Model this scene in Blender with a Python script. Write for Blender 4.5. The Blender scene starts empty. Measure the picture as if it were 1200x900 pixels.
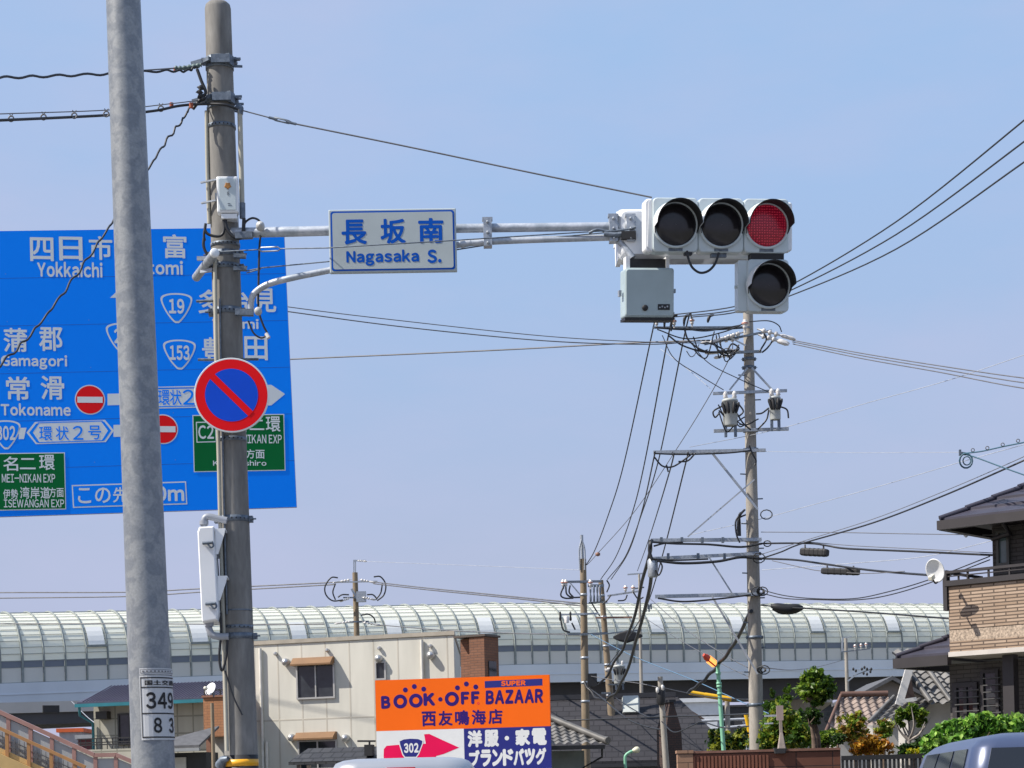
import bpy, math, random
from mathutils import Vector, Matrix
random.seed(7)
V = Vector
R = math.radians
scene = bpy.context.scene
COL = scene.collection

# ------------------------------------------------------------------ camera, sky, sun, exposure
CAM = V((0, 0, 1.4))
F, CX, CY = 2400.0, 600.0, 940.0        # focal length and principal point, in pixels of a 1200x900 frame
ROLL = R(1.4)
cam_d = bpy.data.cameras.new('camera')
cam_d.sensor_width = 36; cam_d.lens = 36*F/1200
cam_d.shift_y = (CY-450)/1200
cam_d.clip_start = 0.1; cam_d.clip_end = 6000
cam = bpy.data.objects.new('camera', cam_d); COL.objects.link(cam)
CR = V((math.cos(ROLL), 0, -math.sin(ROLL))); CU = V((math.sin(ROLL), 0, math.cos(ROLL))); CF = V((0, 1, 0))
m = Matrix((CR, CU, -CF)).transposed().to_4x4(); m.translation = CAM
cam.matrix_world = m
scene.camera = cam

TO_SUN = V((-0.65, -0.16, 0.745)).normalized()
world = bpy.data.worlds.new('World'); scene.world = world; world.use_nodes = True
nt = world.node_tree; nt.nodes.clear()
wo = nt.nodes.new('ShaderNodeOutputWorld'); bg = nt.nodes.new('ShaderNodeBackground'); sky = nt.nodes.new('ShaderNodeTexSky')
sky.sky_type = 'NISHITA'; sky.sun_disc = False
sky.sun_elevation = math.asin(TO_SUN.z); sky.sun_rotation = math.atan2(TO_SUN.x, TO_SUN.y)
sky.air_density = 1.0; sky.dust_density = 0.6; sky.ozone_density = 2.0; sky.altitude = 0
bg.inputs['Strength'].default_value = 0.10
mxa = nt.nodes.new('ShaderNodeVectorMath'); mxa.operation = 'MULTIPLY_ADD'       # thin even spring haze over the whole sky
nt.links.new(sky.outputs[0], mxa.inputs[0]); mxa.inputs[1].default_value = (.25, .03, .0)
spw = nt.nodes.new('ShaderNodeSeparateColor'); rgw = nt.nodes.new('ShaderNodeMapRange'); rgw.inputs[1].default_value = 1.6; rgw.inputs[2].default_value = 3.2
hzw = nt.nodes.new('ShaderNodeMix'); hzw.data_type = 'RGBA'; hzw.inputs[6].default_value = (1.82, 3.12, 4.90, 1); hzw.inputs[7].default_value = (1.80, 2.95, 4.22, 1)   # paler, greyer air where the sky itself is brighter
nt.links.new(sky.outputs[0], spw.inputs[0]); nt.links.new(spw.outputs[0], rgw.inputs[0]); nt.links.new(rgw.outputs[0], hzw.inputs[0]); nt.links.new(hzw.outputs[2], mxa.inputs[2])
tcw = nt.nodes.new('ShaderNodeTexCoord'); mpw = nt.nodes.new('ShaderNodeMapping'); mpw.inputs['Scale'].default_value = (2.2, 2.2, 6.5); mpw.inputs['Location'].default_value = (.35, 0, .1)
nsw = nt.nodes.new('ShaderNodeTexNoise'); nsw.inputs['Scale'].default_value = 1.6; nsw.inputs['Detail'].default_value = 7; nsw.inputs['Roughness'].default_value = .55
rmw = nt.nodes.new('ShaderNodeMapRange'); rmw.inputs[1].default_value = .40; rmw.inputs[2].default_value = .78; rmw.inputs[4].default_value = .75
mcw = nt.nodes.new('ShaderNodeMix'); mcw.data_type = 'RGBA'; mcw.inputs[7].default_value = (3.15, 3.35, 4.65, 1)      # faint veils of high cloud
nt.links.new(tcw.outputs['Generated'], mpw.inputs[0]); nt.links.new(mpw.outputs[0], nsw.inputs['Vector']); nt.links.new(nsw.outputs['Fac'], rmw.inputs[0]); nt.links.new(rmw.outputs[0], mcw.inputs[0])
nt.links.new(mxa.outputs[0], mcw.inputs[6]); nt.links.new(mcw.outputs[2], bg.inputs[0]); nt.links.new(bg.outputs[0], wo.inputs[0])
sun_d = bpy.data.lights.new('sun', 'SUN'); sun_d.energy = 4.2; sun_d.angle = R(0.5); sun_d.color = (1, 0.94, 0.85)
sun = bpy.data.objects.new('sun', sun_d); COL.objects.link(sun)
sun.rotation_euler = TO_SUN.to_track_quat('Z', 'Y').to_euler(); sun.location = (0, 0, 60)
scene.view_settings.view_transform = 'Standard'; scene.view_settings.look = 'None'
scene.view_settings.gamma = 1; scene.view_settings.exposure = 0.75
scene.cycles.max_bounces = 8; scene.cycles.transparent_max_bounces = 12

# ------------------------------------------------------------------ pixel -> point
def Q(px, py, D):
    return CAM + D*(((px-CX)/F)*CR + ((CY-py)/F)*CU + CF)

class Plane:
    """a frame standing at a real place: x right, y up, z out of the face"""
    def __init__(s, px, py, D, yaw=0, pitch=0, roll=0):
        s.O = Q(px, py, D); s.D = D
        y, p = R(yaw), R(pitch)
        t = V((math.cos(y), math.sin(y), 0)); up = V((0, 0, 1)); n = t.cross(up)
        n2 = n*math.cos(p) - up*math.sin(p); up2 = up*math.cos(p) + n*math.sin(p)
        if roll:
            q = R(roll); t, up2 = t*math.cos(q)+up2*math.sin(q), up2*math.cos(q)-t*math.sin(q)
        s.t, s.u, s.n = t, up2, n2
        s.M = Matrix((t, up2, n2)).transposed().to_4x4(); s.M.translation = s.O
    def uv(s, px, py, z=0):
        d = Q(px, py, 1)-CAM
        k = (s.O + s.n*z - CAM).dot(s.n)/d.dot(s.n)
        w = CAM + d*k - s.O
        return (w.dot(s.t), w.dot(s.u))
    def pp(s, pts): return [s.uv(*p) for p in pts]
    def sc(s, px, py):
        d = Q(px, py, 1)-CAM
        return (s.O-CAM).dot(s.n)/d.dot(s.n)/F
    def at(s, x, y, z=0): return s.M @ V((x, y, z))
    def ground(s): return -s.O.z

def frame(loc, yaw=0):
    M = Matrix.Rotation(R(yaw), 4, 'Z'); M.translation = V(loc); return M

# ------------------------------------------------------------------ materials
MATS = {}
def mat(name, col, rough=0.6, metal=0.0, var=0.12, scale=3.0, bump=0.0, bscale=40, spec=0.5, coords='Object', emit=None, detail=4, stretch=None):
    if name in MATS: return MATS[name]
    m_ = bpy.data.materials.new(name); m_.use_nodes = True; n = m_.node_tree; b = n.nodes['Principled BSDF']
    b.inputs['Roughness'].default_value = rough; b.inputs['Metallic'].default_value = metal
    b.inputs['Specular IOR Level'].default_value = spec
    tc = n.nodes.new('ShaderNodeTexCoord'); src = tc.outputs[coords]
    if stretch:
        mp = n.nodes.new('ShaderNodeMapping'); mp.inputs['Scale'].default_value = stretch
        n.links.new(src, mp.inputs[0]); src = mp.outputs[0]
    no = n.nodes.new('ShaderNodeTexNoise'); no.inputs['Scale'].default_value = scale; no.inputs['Detail'].default_value = detail
    n.links.new(src, no.inputs['Vector'])
    rp = n.nodes.new('ShaderNodeValToRGB')
    rp.color_ramp.elements[0].position = 0.3; rp.color_ramp.elements[1].position = 0.7
    rp.color_ramp.elements[0].color = (*[max(0, c*(1-var)) for c in col], 1)
    rp.color_ramp.elements[1].color = (*[min(1, c*(1+var)) for c in col], 1)
    n.links.new(no.outputs['Fac'], rp.inputs[0]); n.links.new(rp.outputs[0], b.inputs['Base Color'])
    if bump:
        n2 = n.nodes.new('ShaderNodeTexNoise'); n2.inputs['Scale'].default_value = bscale; n.links.new(src, n2.inputs['Vector'])
        bp = n.nodes.new('ShaderNodeBump'); bp.inputs['Strength'].default_value = bump; bp.inputs['Distance'].default_value = 0.01
        n.links.new(n2.outputs['Fac'], bp.inputs['Height']); n.links.new(bp.outputs[0], b.inputs['Normal'])
    if emit:
        b.inputs['Emission Color'].default_value = (*emit[0], 1); b.inputs['Emission Strength'].default_value = emit[1]
    MATS[name] = m_; return m_

def mat_brick(name, c1, c2, mortar, w, h, ms=0.02, rough=0.8, bump=0.4, offset=0.5):
    if name in MATS: return MATS[name]
    m_ = bpy.data.materials.new(name); m_.use_nodes = True; n = m_.node_tree; b = n.nodes['Principled BSDF']
    b.inputs['Roughness'].default_value = rough
    tc = n.nodes.new('ShaderNodeTexCoord'); br = n.nodes.new('ShaderNodeTexBrick')
    br.inputs['Scale'].default_value = 1; br.inputs['Brick Width'].default_value = w; br.inputs['Row Height'].default_value = h
    br.inputs['Mortar Size'].default_value = ms*h; br.inputs['Mortar Smooth'].default_value = 0.2; br.offset = offset
    br.inputs['Color1'].default_value = (*c1, 1); br.inputs['Color2'].default_value = (*c2, 1); br.inputs['Mortar'].default_value = (*mortar, 1)
    n.links.new(tc.outputs['UV'], br.inputs['Vector'])
    no = n.nodes.new('ShaderNodeTexNoise'); no.inputs['Scale'].default_value = 1.3; no.inputs['Detail'].default_value = 6
    mp = n.nodes.new('ShaderNodeMapping'); mp.inputs['Scale'].default_value = (1.6, 1.6, .35)
    n.links.new(tc.outputs['Object'], mp.inputs[0]); n.links.new(mp.outputs[0], no.inputs['Vector'])
    mx = n.nodes.new('ShaderNodeMix'); mx.data_type = 'RGBA'; mx.blend_type = 'MULTIPLY'; mx.inputs[0].default_value = 0.35
    n.links.new(br.outputs['Color'], mx.inputs[6]); n.links.new(no.outputs['Color'], mx.inputs[7])
    hs = n.nodes.new('ShaderNodeRGBToBW'); n.links.new(no.outputs['Fac'], hs.inputs[0]); n.links.new(hs.outputs[0], mx.inputs[7])
    n.links.new(mx.outputs[2], b.inputs['Base Color'])
    bp = n.nodes.new('ShaderNodeBump'); bp.inputs['Strength'].default_value = bump; bp.inputs['Distance'].default_value = 0.02; bp.invert = True
    n.links.new(br.outputs['Fac'], bp.inputs['Height']); n.links.new(bp.outputs[0], b.inputs['Normal'])
    MATS[name] = m_; return m_

def mat_patchy(name, lo, hi, scale, rough, metal, sharp=0.12, stretch=None, third=None):
    """blotchy surface: zinc spangle, weathered concrete"""
    m_ = mat(name, lo, rough, metal)
    n = m_.node_tree; b = n.nodes['Principled BSDF']
    tc = n.nodes.new('ShaderNodeTexCoord'); src = tc.outputs['Object']
    if stretch:
        mp = n.nodes.new('ShaderNodeMapping'); mp.inputs['Scale'].default_value = stretch; n.links.new(src, mp.inputs[0]); src = mp.outputs[0]
    a = n.nodes.new('ShaderNodeTexNoise'); a.inputs['Scale'].default_value = scale; a.inputs['Detail'].default_value = 5; a.inputs['Distortion'].default_value = 0.6
    n.links.new(src, a.inputs['Vector'])
    r = n.nodes.new('ShaderNodeValToRGB'); e = r.color_ramp.elements
    e[0].position = 0.5-sharp; e[1].position = 0.5+sharp; e[0].color = (*lo, 1); e[1].color = (*hi, 1)
    n.links.new(a.outputs['Fac'], r.inputs[0])
    c = n.nodes.new('ShaderNodeTexNoise'); c.inputs['Scale'].default_value = scale*6; c.inputs['Detail'].default_value = 3; n.links.new(src, c.inputs['Vector'])
    mx = n.nodes.new('ShaderNodeMix'); mx.data_type = 'RGBA'; mx.blend_type = 'OVERLAY'; mx.inputs[0].default_value = 0.35
    bw = n.nodes.new('ShaderNodeRGBToBW'); n.links.new(c.outputs['Color'], bw.inputs[0])
    n.links.new(r.outputs[0], mx.inputs[6]); n.links.new(bw.outputs[0], mx.inputs[7]); n.links.new(mx.outputs[2], b.inputs['Base Color'])
    return m_

def mat_glass(name, col, transp, transl, rough=0.25):
    if name in MATS: return MATS[name]
    m_ = bpy.data.materials.new(name); m_.use_nodes = True; n = m_.node_tree; b = n.nodes['Principled BSDF']; out = n.nodes['Material Output']
    b.inputs['Roughness'].default_value = rough; b.inputs['Specular IOR Level'].default_value = .2
    tc = n.nodes.new('ShaderNodeTexCoord'); no = n.nodes.new('ShaderNodeTexNoise'); no.inputs['Scale'].default_value = 0.35
    n.links.new(tc.outputs['Object'], no.inputs['Vector'])
    rp = n.nodes.new('ShaderNodeValToRGB'); rp.color_ramp.elements[0].color = (*[c*0.92 for c in col], 1); rp.color_ramp.elements[1].color = (*col, 1)
    n.links.new(no.outputs['Fac'], rp.inputs[0]); n.links.new(rp.outputs[0], b.inputs['Base Color'])
    tl = n.nodes.new('ShaderNodeBsdfTranslucent'); n.links.new(rp.outputs[0], tl.inputs[0])
    tr = n.nodes.new('ShaderNodeBsdfTransparent'); tr.inputs[0].default_value = (0.95, 1, 0.97, 1)
    m1 = n.nodes.new('ShaderNodeMixShader'); m1.inputs[0].default_value = transl; n.links.new(b.outputs[0], m1.inputs[1]); n.links.new(tl.outputs[0], m1.inputs[2])
    m2 = n.nodes.new('ShaderNodeMixShader'); m2.inputs[0].default_value = transp; n.links.new(m1.outputs[0], m2.inputs[1]); n.links.new(tr.outputs[0], m2.inputs[2])
    n.links.new(m2.outputs[0], out.inputs[0]); MATS[name] = m_; return m_

def mat_led(name):
    m_ = bpy.data.materials.new(name); m_.use_nodes = True; n = m_.node_tree; b = n.nodes['Principled BSDF']
    b.inputs['Roughness'].default_value = 0.25
    tc = n.nodes.new('ShaderNodeTexCoord'); vo = n.nodes.new('ShaderNodeTexVoronoi'); vo.voronoi_dimensions = '2D'
    vo.inputs['Scale'].default_value = 50; vo.inputs['Randomness'].default_value = 0.25
    n.links.new(tc.outputs['UV'], vo.inputs['Vector'])
    r = n.nodes.new('ShaderNodeValToRGB'); e = r.color_ramp.elements
    e[0].position = 0.10; e[0].color = (1, 0.06, 0.12, 1); e[1].position = 0.30; e[1].color = (0.14, 0.001, 0.012, 1)
    n.links.new(vo.outputs['Distance'], r.inputs[0])
    b.inputs['Base Color'].default_value = (0.10, 0.003, 0.012, 1)
    n.links.new(r.outputs[0], b.inputs['Emission Color']); b.inputs['Emission Strength'].default_value = 0.24
    return m_

WHITE = mat('white_paint', (.74, .76, .77), .45, var=.06)
SIGNAL = mat('pale_grey_enamel', (.52, .585, .60), .35, var=.07, scale=5)
BOXG = mat('shaded_grey_enamel', (.36, .44, .455), .4, var=.07, scale=5)  # darker copy of the signal enamel, with the control box's shade in its colour
SIGNALW = mat('white_enamel', (.78, .79, .80), .4, var=.05, scale=2)
BLACK = mat('black_enamel', (.012, .012, .014), .6, var=.2)
RUBBER = mat('black_cable', (.015, .016, .02), .5, var=.3, scale=8)
GREYWIRE = mat('grey_wire', (.12, .12, .13), .5, var=.2)
PALEWIRE = mat('pale_wire', (.36, .38, .42), .5, var=.2)
STEEL = mat_patchy('galvanised_spangle', (.195, .212, .234), (.262, .276, .288), 15, .45, .3, .06)
GALV = mat_patchy('galvanised_fittings', (.30, .33, .37), (.42, .45, .49), 25, .45, .45)
GALVD = mat_patchy('dull_zinc', (.10, .125, .16), (.17, .20, .24), 25, .5, .4)
ARM = mat_patchy('arm_zinc', (.34, .38, .43), (.50, .53, .58), 8, .4, .3)
CONC = mat_patchy('weathered_concrete', (.135, .128, .118), (.25, .241, .225), 7, .85, 0, .25, (1, 1, .25))
CONC2 = mat_patchy('grey_concrete', (.24, .22, .19), (.36, .33, .29), 5, .85, 0, .25, (1, 1, .3))
WOODP = mat_patchy('brown_pole', (.17, .13, .085), (.27, .205, .135), 4, .8, 0, .25, (1, 1, .25))
PIPE = mat('beige_conduit', (.40, .38, .31), .5, var=.1)
SIGNB = mat('sign_blue', (.0, .235, 1.0), .35, spec=.12, var=.03, scale=.8)
SIGNW = mat('sign_white', (.66, .70, .72), .4, spec=.12, var=.03, scale=1.5)
SIGNG = mat('sign_green', (.0, .13, .03), .35, spec=.12, var=.05)
SIGNR = mat('sign_red', (.78, .008, .012), .35, spec=.12, var=.04)
NPBLUE = mat('roundel_blue', (.008, .075, .60), .35, spec=.12, var=.04)
BACKM = mat('sign_back', (.42, .44, .46), .5, .3, var=.1)
NAMEW = mat('name_board', (.42, .47, .48), .45, spec=.12, var=.04, scale=4)
NAMEB = mat('name_blue', (.004, .085, .44), .4, var=.05, spec=.1)
CERAM = mat('porcelain', (.62, .60, .58), .25, var=.15, scale=20)
CERAMR = mat('rust_porcelain', (.45, .20, .15), .4, var=.3, scale=20)

# ------------------------------------------------------------------ mesh builder
class MB:
    def __init__(s): s.v = []; s.f = []; s.mi = []; s.uv = []; s.sm = []
    def add(s, vs, fs, mi=0, uvs=None, smooth=False):
        o = len(s.v); s.v += [V(p) for p in vs]
        for k, f in enumerate(fs):
            s.f.append([i+o for i in f]); s.mi.append(mi); s.sm.append(smooth)
            s.uv.append(uvs[k] if uvs else [(0, 0)]*len(f))
    def loft(s, loops, M=None, mi=0, caps=True, smooth=False, mi_front=None, closed=True):
        """loops: lists of equal length of 3D points"""
        M = M or Matrix(); n = len(loops[0]); vs = [M @ V(p) for L in loops for p in L]; fs = []; uvs = []
        per = [0]
        for k in range(n): per.append(per[-1]+(V(loops[0][(k+1) % n])-V(loops[0][k])).length)
        zz = [0]
        for a in range(len(loops)-1): zz.append(zz[-1]+(V(loops[a+1][0])-V(loops[a][0])).length)
        for a in range(len(loops)-1):
            for k in range(n if closed else n-1):
                b = (k+1) % n
                fs.append([a*n+k, a*n+b, (a+1)*n+b, (a+1)*n+k])
                uvs.append([(per[k], zz[a]), (per[k+1], zz[a]), (per[k+1], zz[a+1]), (per[k], zz[a+1])])
        s.add(vs, fs, mi, uvs, smooth)
        if caps:
            L = loops[0]; s.add([M @ V(p) for p in L], [list(range(n))[::-1]], mi, [[(p[0], p[1]) for p in L][::-1]])
            L = loops[-1]; s.add([M @ V(p) for p in L], [list(range(n))], mi if mi_front is None else mi_front, [[(p[0], p[1]) for p in L]])
    def prism(s, poly, z0, z1, M=None, mi=0, mi_front=None, bevel=0):
        if sum(poly[i][0]*poly[(i+1) % len(poly)][1]-poly[(i+1) % len(poly)][0]*poly[i][1] for i in range(len(poly))) < 0: poly = poly[::-1]
        loops = [[(x, y, z0) for x, y in poly]]
        if bevel:
            loops.append([(x, y, z1-bevel) for x, y in poly]); loops.append([(x, y, z1) for x, y in inset(poly, bevel)])
        else: loops.append([(x, y, z1) for x, y in poly])
        s.loft(loops, M, mi, True, False, mi_front)
    def sheet(s, poly, z, M=None, mi=0):
        M = M or Matrix()
        if sum(poly[i][0]*poly[(i+1) % len(poly)][1]-poly[(i+1) % len(poly)][0]*poly[i][1] for i in range(len(poly))) < 0: poly = poly[::-1]
        s.add([M @ V((x, y, z)) for x, y in poly], [list(range(len(poly)))], mi, [[tuple(p) for p in poly]])
    def box(s, x0, x1, y0, y1, z0, z1, M=None, mi=0):
        M = M or Matrix()
        c = [(x, y, z) for z in (z0, z1) for y in (y0, y1) for x in (x0, x1)]
        F_ = [([0, 2, 3, 1], 0, 1), ([4, 5, 7, 6], 0, 1), ([0, 1, 5, 4], 0, 2), ([2, 6, 7, 3], 0, 2), ([0, 4, 6, 2], 2, 1), ([1, 3, 7, 5], 2, 1)]
        for f, a, b in F_:
            s.add([M @ V(c[i]) for i in f], [[0, 1, 2, 3]], mi, [[(c[i][a], c[i][b]) for i in f]])
    def tube(s, pts, r, n=8, mi=0, caps=True, smooth=True, closed=False):
        pts = [V(p) for p in pts]; N = len(pts)
        rs = r if isinstance(r, (list, tuple)) else [r]*N
        loops = []; prev = None; ln = 0; zs = []
        for i, p in enumerate(pts):
            if closed: d = (pts[(i+1) % N]-pts[i-1])
            else: d = (pts[min(i+1, N-1)]-pts[max(i-1, 0)])
            d = d.normalized() if d.length > 1e-9 else V((0, 0, 1))
            if prev is None:
                a = V((0, 0, 1)) if abs(d.z) < 0.9 else V((0, 1, 0))
                u = d.cross(a).normalized()
            else:
                u = prev-d*prev.dot(d); u = u.normalized() if u.length > 1e-6 else d.orthogonal().normalized()
            prev = u; w = d.cross(u)
            loops.append([p+rs[i]*(math.cos(2*math.pi*k/n)*u+math.sin(2*math.pi*k/n)*w) for k in range(n)])
            if i: ln += (p-pts[i-1]).length
            zs.append(ln)
        if closed: loops.append(loops[0]); zs.append(ln)
        vs = [p for L in loops for p in L]; fs = []; uvs = []
        for a in range(len(loops)-1):
            for k in range(n):
                b = (k+1) % n; fs.append([a*n+k, a*n+b, (a+1)*n+b, (a+1)*n+k])
                u0, u1 = k/n*6.28*rs[0], (k+1)/n*6.28*rs[0]
                uvs.append([(u0, zs[a]), (u1, zs[a]), (u1, zs[a+1]), (u0, zs[a+1])])
        s.add(vs, fs, mi, uvs, smooth)
        if caps and not closed:
            s.add(loops[0], [list(range(n))[::-1]], mi); s.add(loops[-1], [list(range(n))], mi)
    def bar(s, a, b, w, h, mi=0):
        """square bar from a to b, w wide (horizontal) and h deep (the other way)"""
        a, b = V(a), V(b); d = (b-a); L = d.length; d.normalize()
        up = V((0, 0, 1)) if abs(d.z) < 0.95 else V((0, 1, 0))
        x = d.cross(up).normalized(); y = x.cross(d)
        M = Matrix((x, y, d)).transposed().to_4x4(); M.translation = a
        s.box(-w/2, w/2, -h/2, h/2, 0, L, M, mi)
    def lathe(s, prof, M=None, n=16, mi=0, smooth=True, caps=True):
        s.loft([[(r*math.cos(2*math.pi*k/n), r*math.sin(2*math.pi*k/n), z) for k in range(n)] for r, z in prof], M, mi, caps, smooth)
    def disc(s, x, y, r, z, M=None, mi=0, n=40): s.sheet([(x+r*math.cos(2*math.pi*k/n), y+r*math.sin(2*math.pi*k/n)) for k in range(n)], z, M, mi)
    def text(s, body, M, cx, cy, w, h, z, mi=0, bold=0.02, warp=None, res=2, shear=0):
        """lettering: glyph outlines set side by side, thickened by a few copies a hair apart"""
        pen = 0; vs = []; fs = []
        for ch in body:
            if ch == ' ': pen += .30; continue
            gv, gf = glyph(ch, res); x0 = min(p[0] for p in gv); x1 = max(p[0] for p in gv)
            o = len(vs); vs += [(p[0]-x0+pen+shear*p[1], p[1]) for p in gv]; fs += [[i+o for i in f] for f in gf]; pen += x1-x0+.09+1.6*bold
        x0, x1 = min(p[0] for p in vs), max(p[0] for p in vs); y0, y1 = min(p[1] for p in vs), max(p[1] for p in vs)
        x0 -= bold; x1 += bold; y0 -= bold; y1 += bold
        offs = [(0, 0)] if bold <= 0 else [(bold*math.cos(k*math.pi/4), bold*math.sin(k*math.pi/4)) for k in range(8)]
        if bold > .05: offs += [(bold*.5*math.cos(k*math.pi/2), bold*.5*math.sin(k*math.pi/2)) for k in range(4)]
        for n_, (ox, oy) in enumerate(offs):
            out = []
            for p in vs:
                x = cx+((p[0]+ox-x0)/(x1-x0)-.5)*w; y = cy+((p[1]+oy-y0)/(y1-y0)-.5)*h
                out.append(warp(x, y, n_*.00012) if warp else M @ V((x, y, z+n_*.00012)))
            s.add(out, fs, mi)
    def kawara(s, M, w, l, tile=.28, row=.24, amp=.035, step=.035, mi=0, clip=None, spx=8):
        """roof of tiles: a height field over local x (across) and y (up the slope)"""
        nx = max(2, int(w/tile*spx)); rows = max(1, int(l/row)); ys = []
        for k in range(rows): ys += [(k*row+.001, 1.0), ((k+.93)*row, 0.0)]
        vs = []; fs = []; uvs = []
        for (y, t) in ys:
            for i in range(nx+1):
                x = w*i/nx
                xx = x
                if clip: lo, hi = clip(y); xx = min(max(x, lo), hi)
                vs.append(M @ V((xx, y, amp*math.cos(2*math.pi*x/tile)+step*t)))
        for a in range(len(ys)-1):
            for i in range(nx):
                fs.append([a*(nx+1)+i, a*(nx+1)+i+1, (a+1)*(nx+1)+i+1, (a+1)*(nx+1)+i])
                uvs.append([(w*i/nx, ys[a][0]), (w*(i+1)/nx, ys[a][0]), (w*(i+1)/nx, ys[a+1][0]), (w*i/nx, ys[a+1][0])])
        s.add(vs, fs, mi, uvs)
    def leaf(s, c, size, mi, rnd, long=1.6):
        n = V((rnd.gauss(0, 1), rnd.gauss(0, 1), rnd.gauss(0.5, 1))).normalized(); a = n.orthogonal().normalized()
        a.rotate(Matrix.Rotation(rnd.uniform(0, 6.28), 3, n)); b = n.cross(a)
        L, W = size*long*.5, size*.5
        s.add([c-a*L, c-a*L*.1+b*W+n*W*.25, c+a*L, c-a*L*.1-b*W+n*W*.25], [[0, 1, 2, 3]], mi)

GLY = {}
def glyph(ch, res=2):
    if (ch, res) in GLY: return GLY[(ch, res)]
    c = bpy.data.curves.new('t', 'FONT'); c.body = chr(ord(ch)+0xFEE0) if 33 <= ord(ch) <= 126 else ch; c.size = 1; c.resolution_u = res+1
    o = bpy.data.objects.new('t', c); COL.objects.link(o)
    dg = bpy.context.evaluated_depsgraph_get(); dg.update()
    me = bpy.data.meshes.new_from_object(o.evaluated_get(dg))
    GLY[(ch, res)] = ([(p.co.x, p.co.y) for p in me.vertices], [list(p.vertices) for p in me.polygons])
    bpy.data.objects.remove(o); bpy.data.curves.remove(c); bpy.data.meshes.remove(me)
    return GLY[(ch, res)]
def inset(poly, d):
    n = len(poly); cx = sum(p[0] for p in poly)/n; cy = sum(p[1] for p in poly)/n; out = []
    mxd = max(max(abs(p[0]-cx) for p in poly), 1e-6); myd = max(max(abs(p[1]-cy) for p in poly), 1e-6)
    for x, y in poly: out.append((cx+(x-cx)*(1-d/mxd), cy+(y-cy)*(1-d/myd)))
    return out
def rrect(w, h, r, cx=0, cy=0, n=5):
    pts = []
    for (sx, sy, a0) in ((1, 1, 0), (-1, 1, 90), (-1, -1, 180), (1, -1, 270)):
        for k in range(n):
            a = R(a0+90*k/(n-1)); pts.append((cx+sx*(w/2-r)+r*math.cos(a), cy+sy*(h/2-r)+r*math.sin(a)))
    return pts
def smooth_path(pts, sub=8, closed=False):
    pts = [V(p) for p in pts]; n = len(pts)
    if n < 3 and not closed: return [pts[0].lerp(pts[-1], k/sub) for k in range(sub+1)]
    out = []
    for i in range(n if closed else n-1):
        if closed: p0, p1, p2, p3 = pts[i-1], pts[i], pts[(i+1) % n], pts[(i+2) % n]
        else:
            p1, p2 = pts[i], pts[i+1]
            p0 = pts[i-1] if i else p1*2-p2; p3 = pts[i+2] if i+2 < n else p2*2-p1
        for k in range(sub):
            t = k/sub
            out.append(0.5*((2*p1)+(p2-p0)*t+(2*p0-5*p1+4*p2-p3)*t*t+(3*p1-p0-3*p2+p3)*t**3))
    if not closed: out.append(pts[-1])
    return out

def flatten(mb, M, k=.3):
    """lay printed layers closer to their board"""
    I = M.inverted()
    for i, p in enumerate(mb.v): q = I @ p; q.z *= k; mb.v[i] = M @ q
# ------------------------------------------------------------------ objects
ORG = {}
def tag(o, label=None, cat=None, group=None, kind=None):
    if label: o['label'] = label
    if cat: o['category'] = cat
    if group: o['group'] = group
    if kind: o['kind'] = kind
    return o
def thing(name, label, cat, loc, group=None):
    o = bpy.data.objects.new(name, None); COL.objects.link(o); o.location = loc; o.empty_display_size = .2
    ORG[o] = V(loc); return tag(o, label, cat, group)
def obj(name, mb, mats, parent=None, org=None):
    if not isinstance(mats, (list, tuple)): mats = [mats]
    O = ORG[parent] if parent else V(org) if org is not None else (mb.v[0].copy() if mb.v else V())
    me = bpy.data.meshes.new(name); me.from_pydata([p-O for p in mb.v], [], mb.f)
    for m_ in mats: me.materials.append(m_)
    me.polygons.foreach_set('material_index', mb.mi); me.polygons.foreach_set('use_smooth', mb.sm)
    ul = me.uv_layers.new(name='UVMap'); flat = [c for f in mb.uv for p in f for c in p]
    ul.data.foreach_set('uv', flat); me.update()
    o = bpy.data.objects.new(name, me); COL.objects.link(o); ORG[o] = O
    if parent: o.parent = parent
    else: o.location = O
    return o
def part(name, mats, parent, *calls):
    mb = MB()
    for c in calls: c(mb)
    return obj(name, mb, mats, parent)
def pbox(name, mats, parent, M, *b):
    mb = MB(); mb.box(*b, M); return obj(name, mb, mats, parent)
def ptube(name, mats, parent, pts, r, n=8, sm=0):
    mb = MB(); mb.tube(smooth_path(pts, sm) if sm else pts, r, n); return obj(name, mb, mats, parent)
def structure(name, mb, mats, org=(0, 0, 0)):
    return tag(obj(name, mb, mats, None, org), kind='structure')
def wire(name, label, pts, px, m_=None, cat='cable', group=None, sub=8, n=5, wob=0, twist=0):
    """a wire through pixel points with their own distances, px pixels thick"""
    pts = list(pts)                       # a line that leaves the picture runs on to its next support
    for k, (e, i) in enumerate(((0, 1), (-1, -2))):
        if pts[e][0] >= 1240 or pts[e][0] <= -40:
            n_ = tuple(pts[e][j]+6*(pts[e][j]-pts[i][j]) for j in range(3))
            if n_[2] > 6: pts.insert(0, n_) if e == 0 else pts.append(n_)
    P = smooth_path([Q(*p) for p in pts], sub)
    Dm = sum(p[2] for p in pts)/len(pts)
    if wob:
        for i, p in enumerate(P): p.z += wob*math.sin(i*twist); p.x += wob*.5*math.cos(i*twist*.8)
    mb = MB(); mb.tube(P, px/2*Dm/F, n)
    o = obj(name, mb, m_ or RUBBER); return tag(o, label, cat, group)

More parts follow.
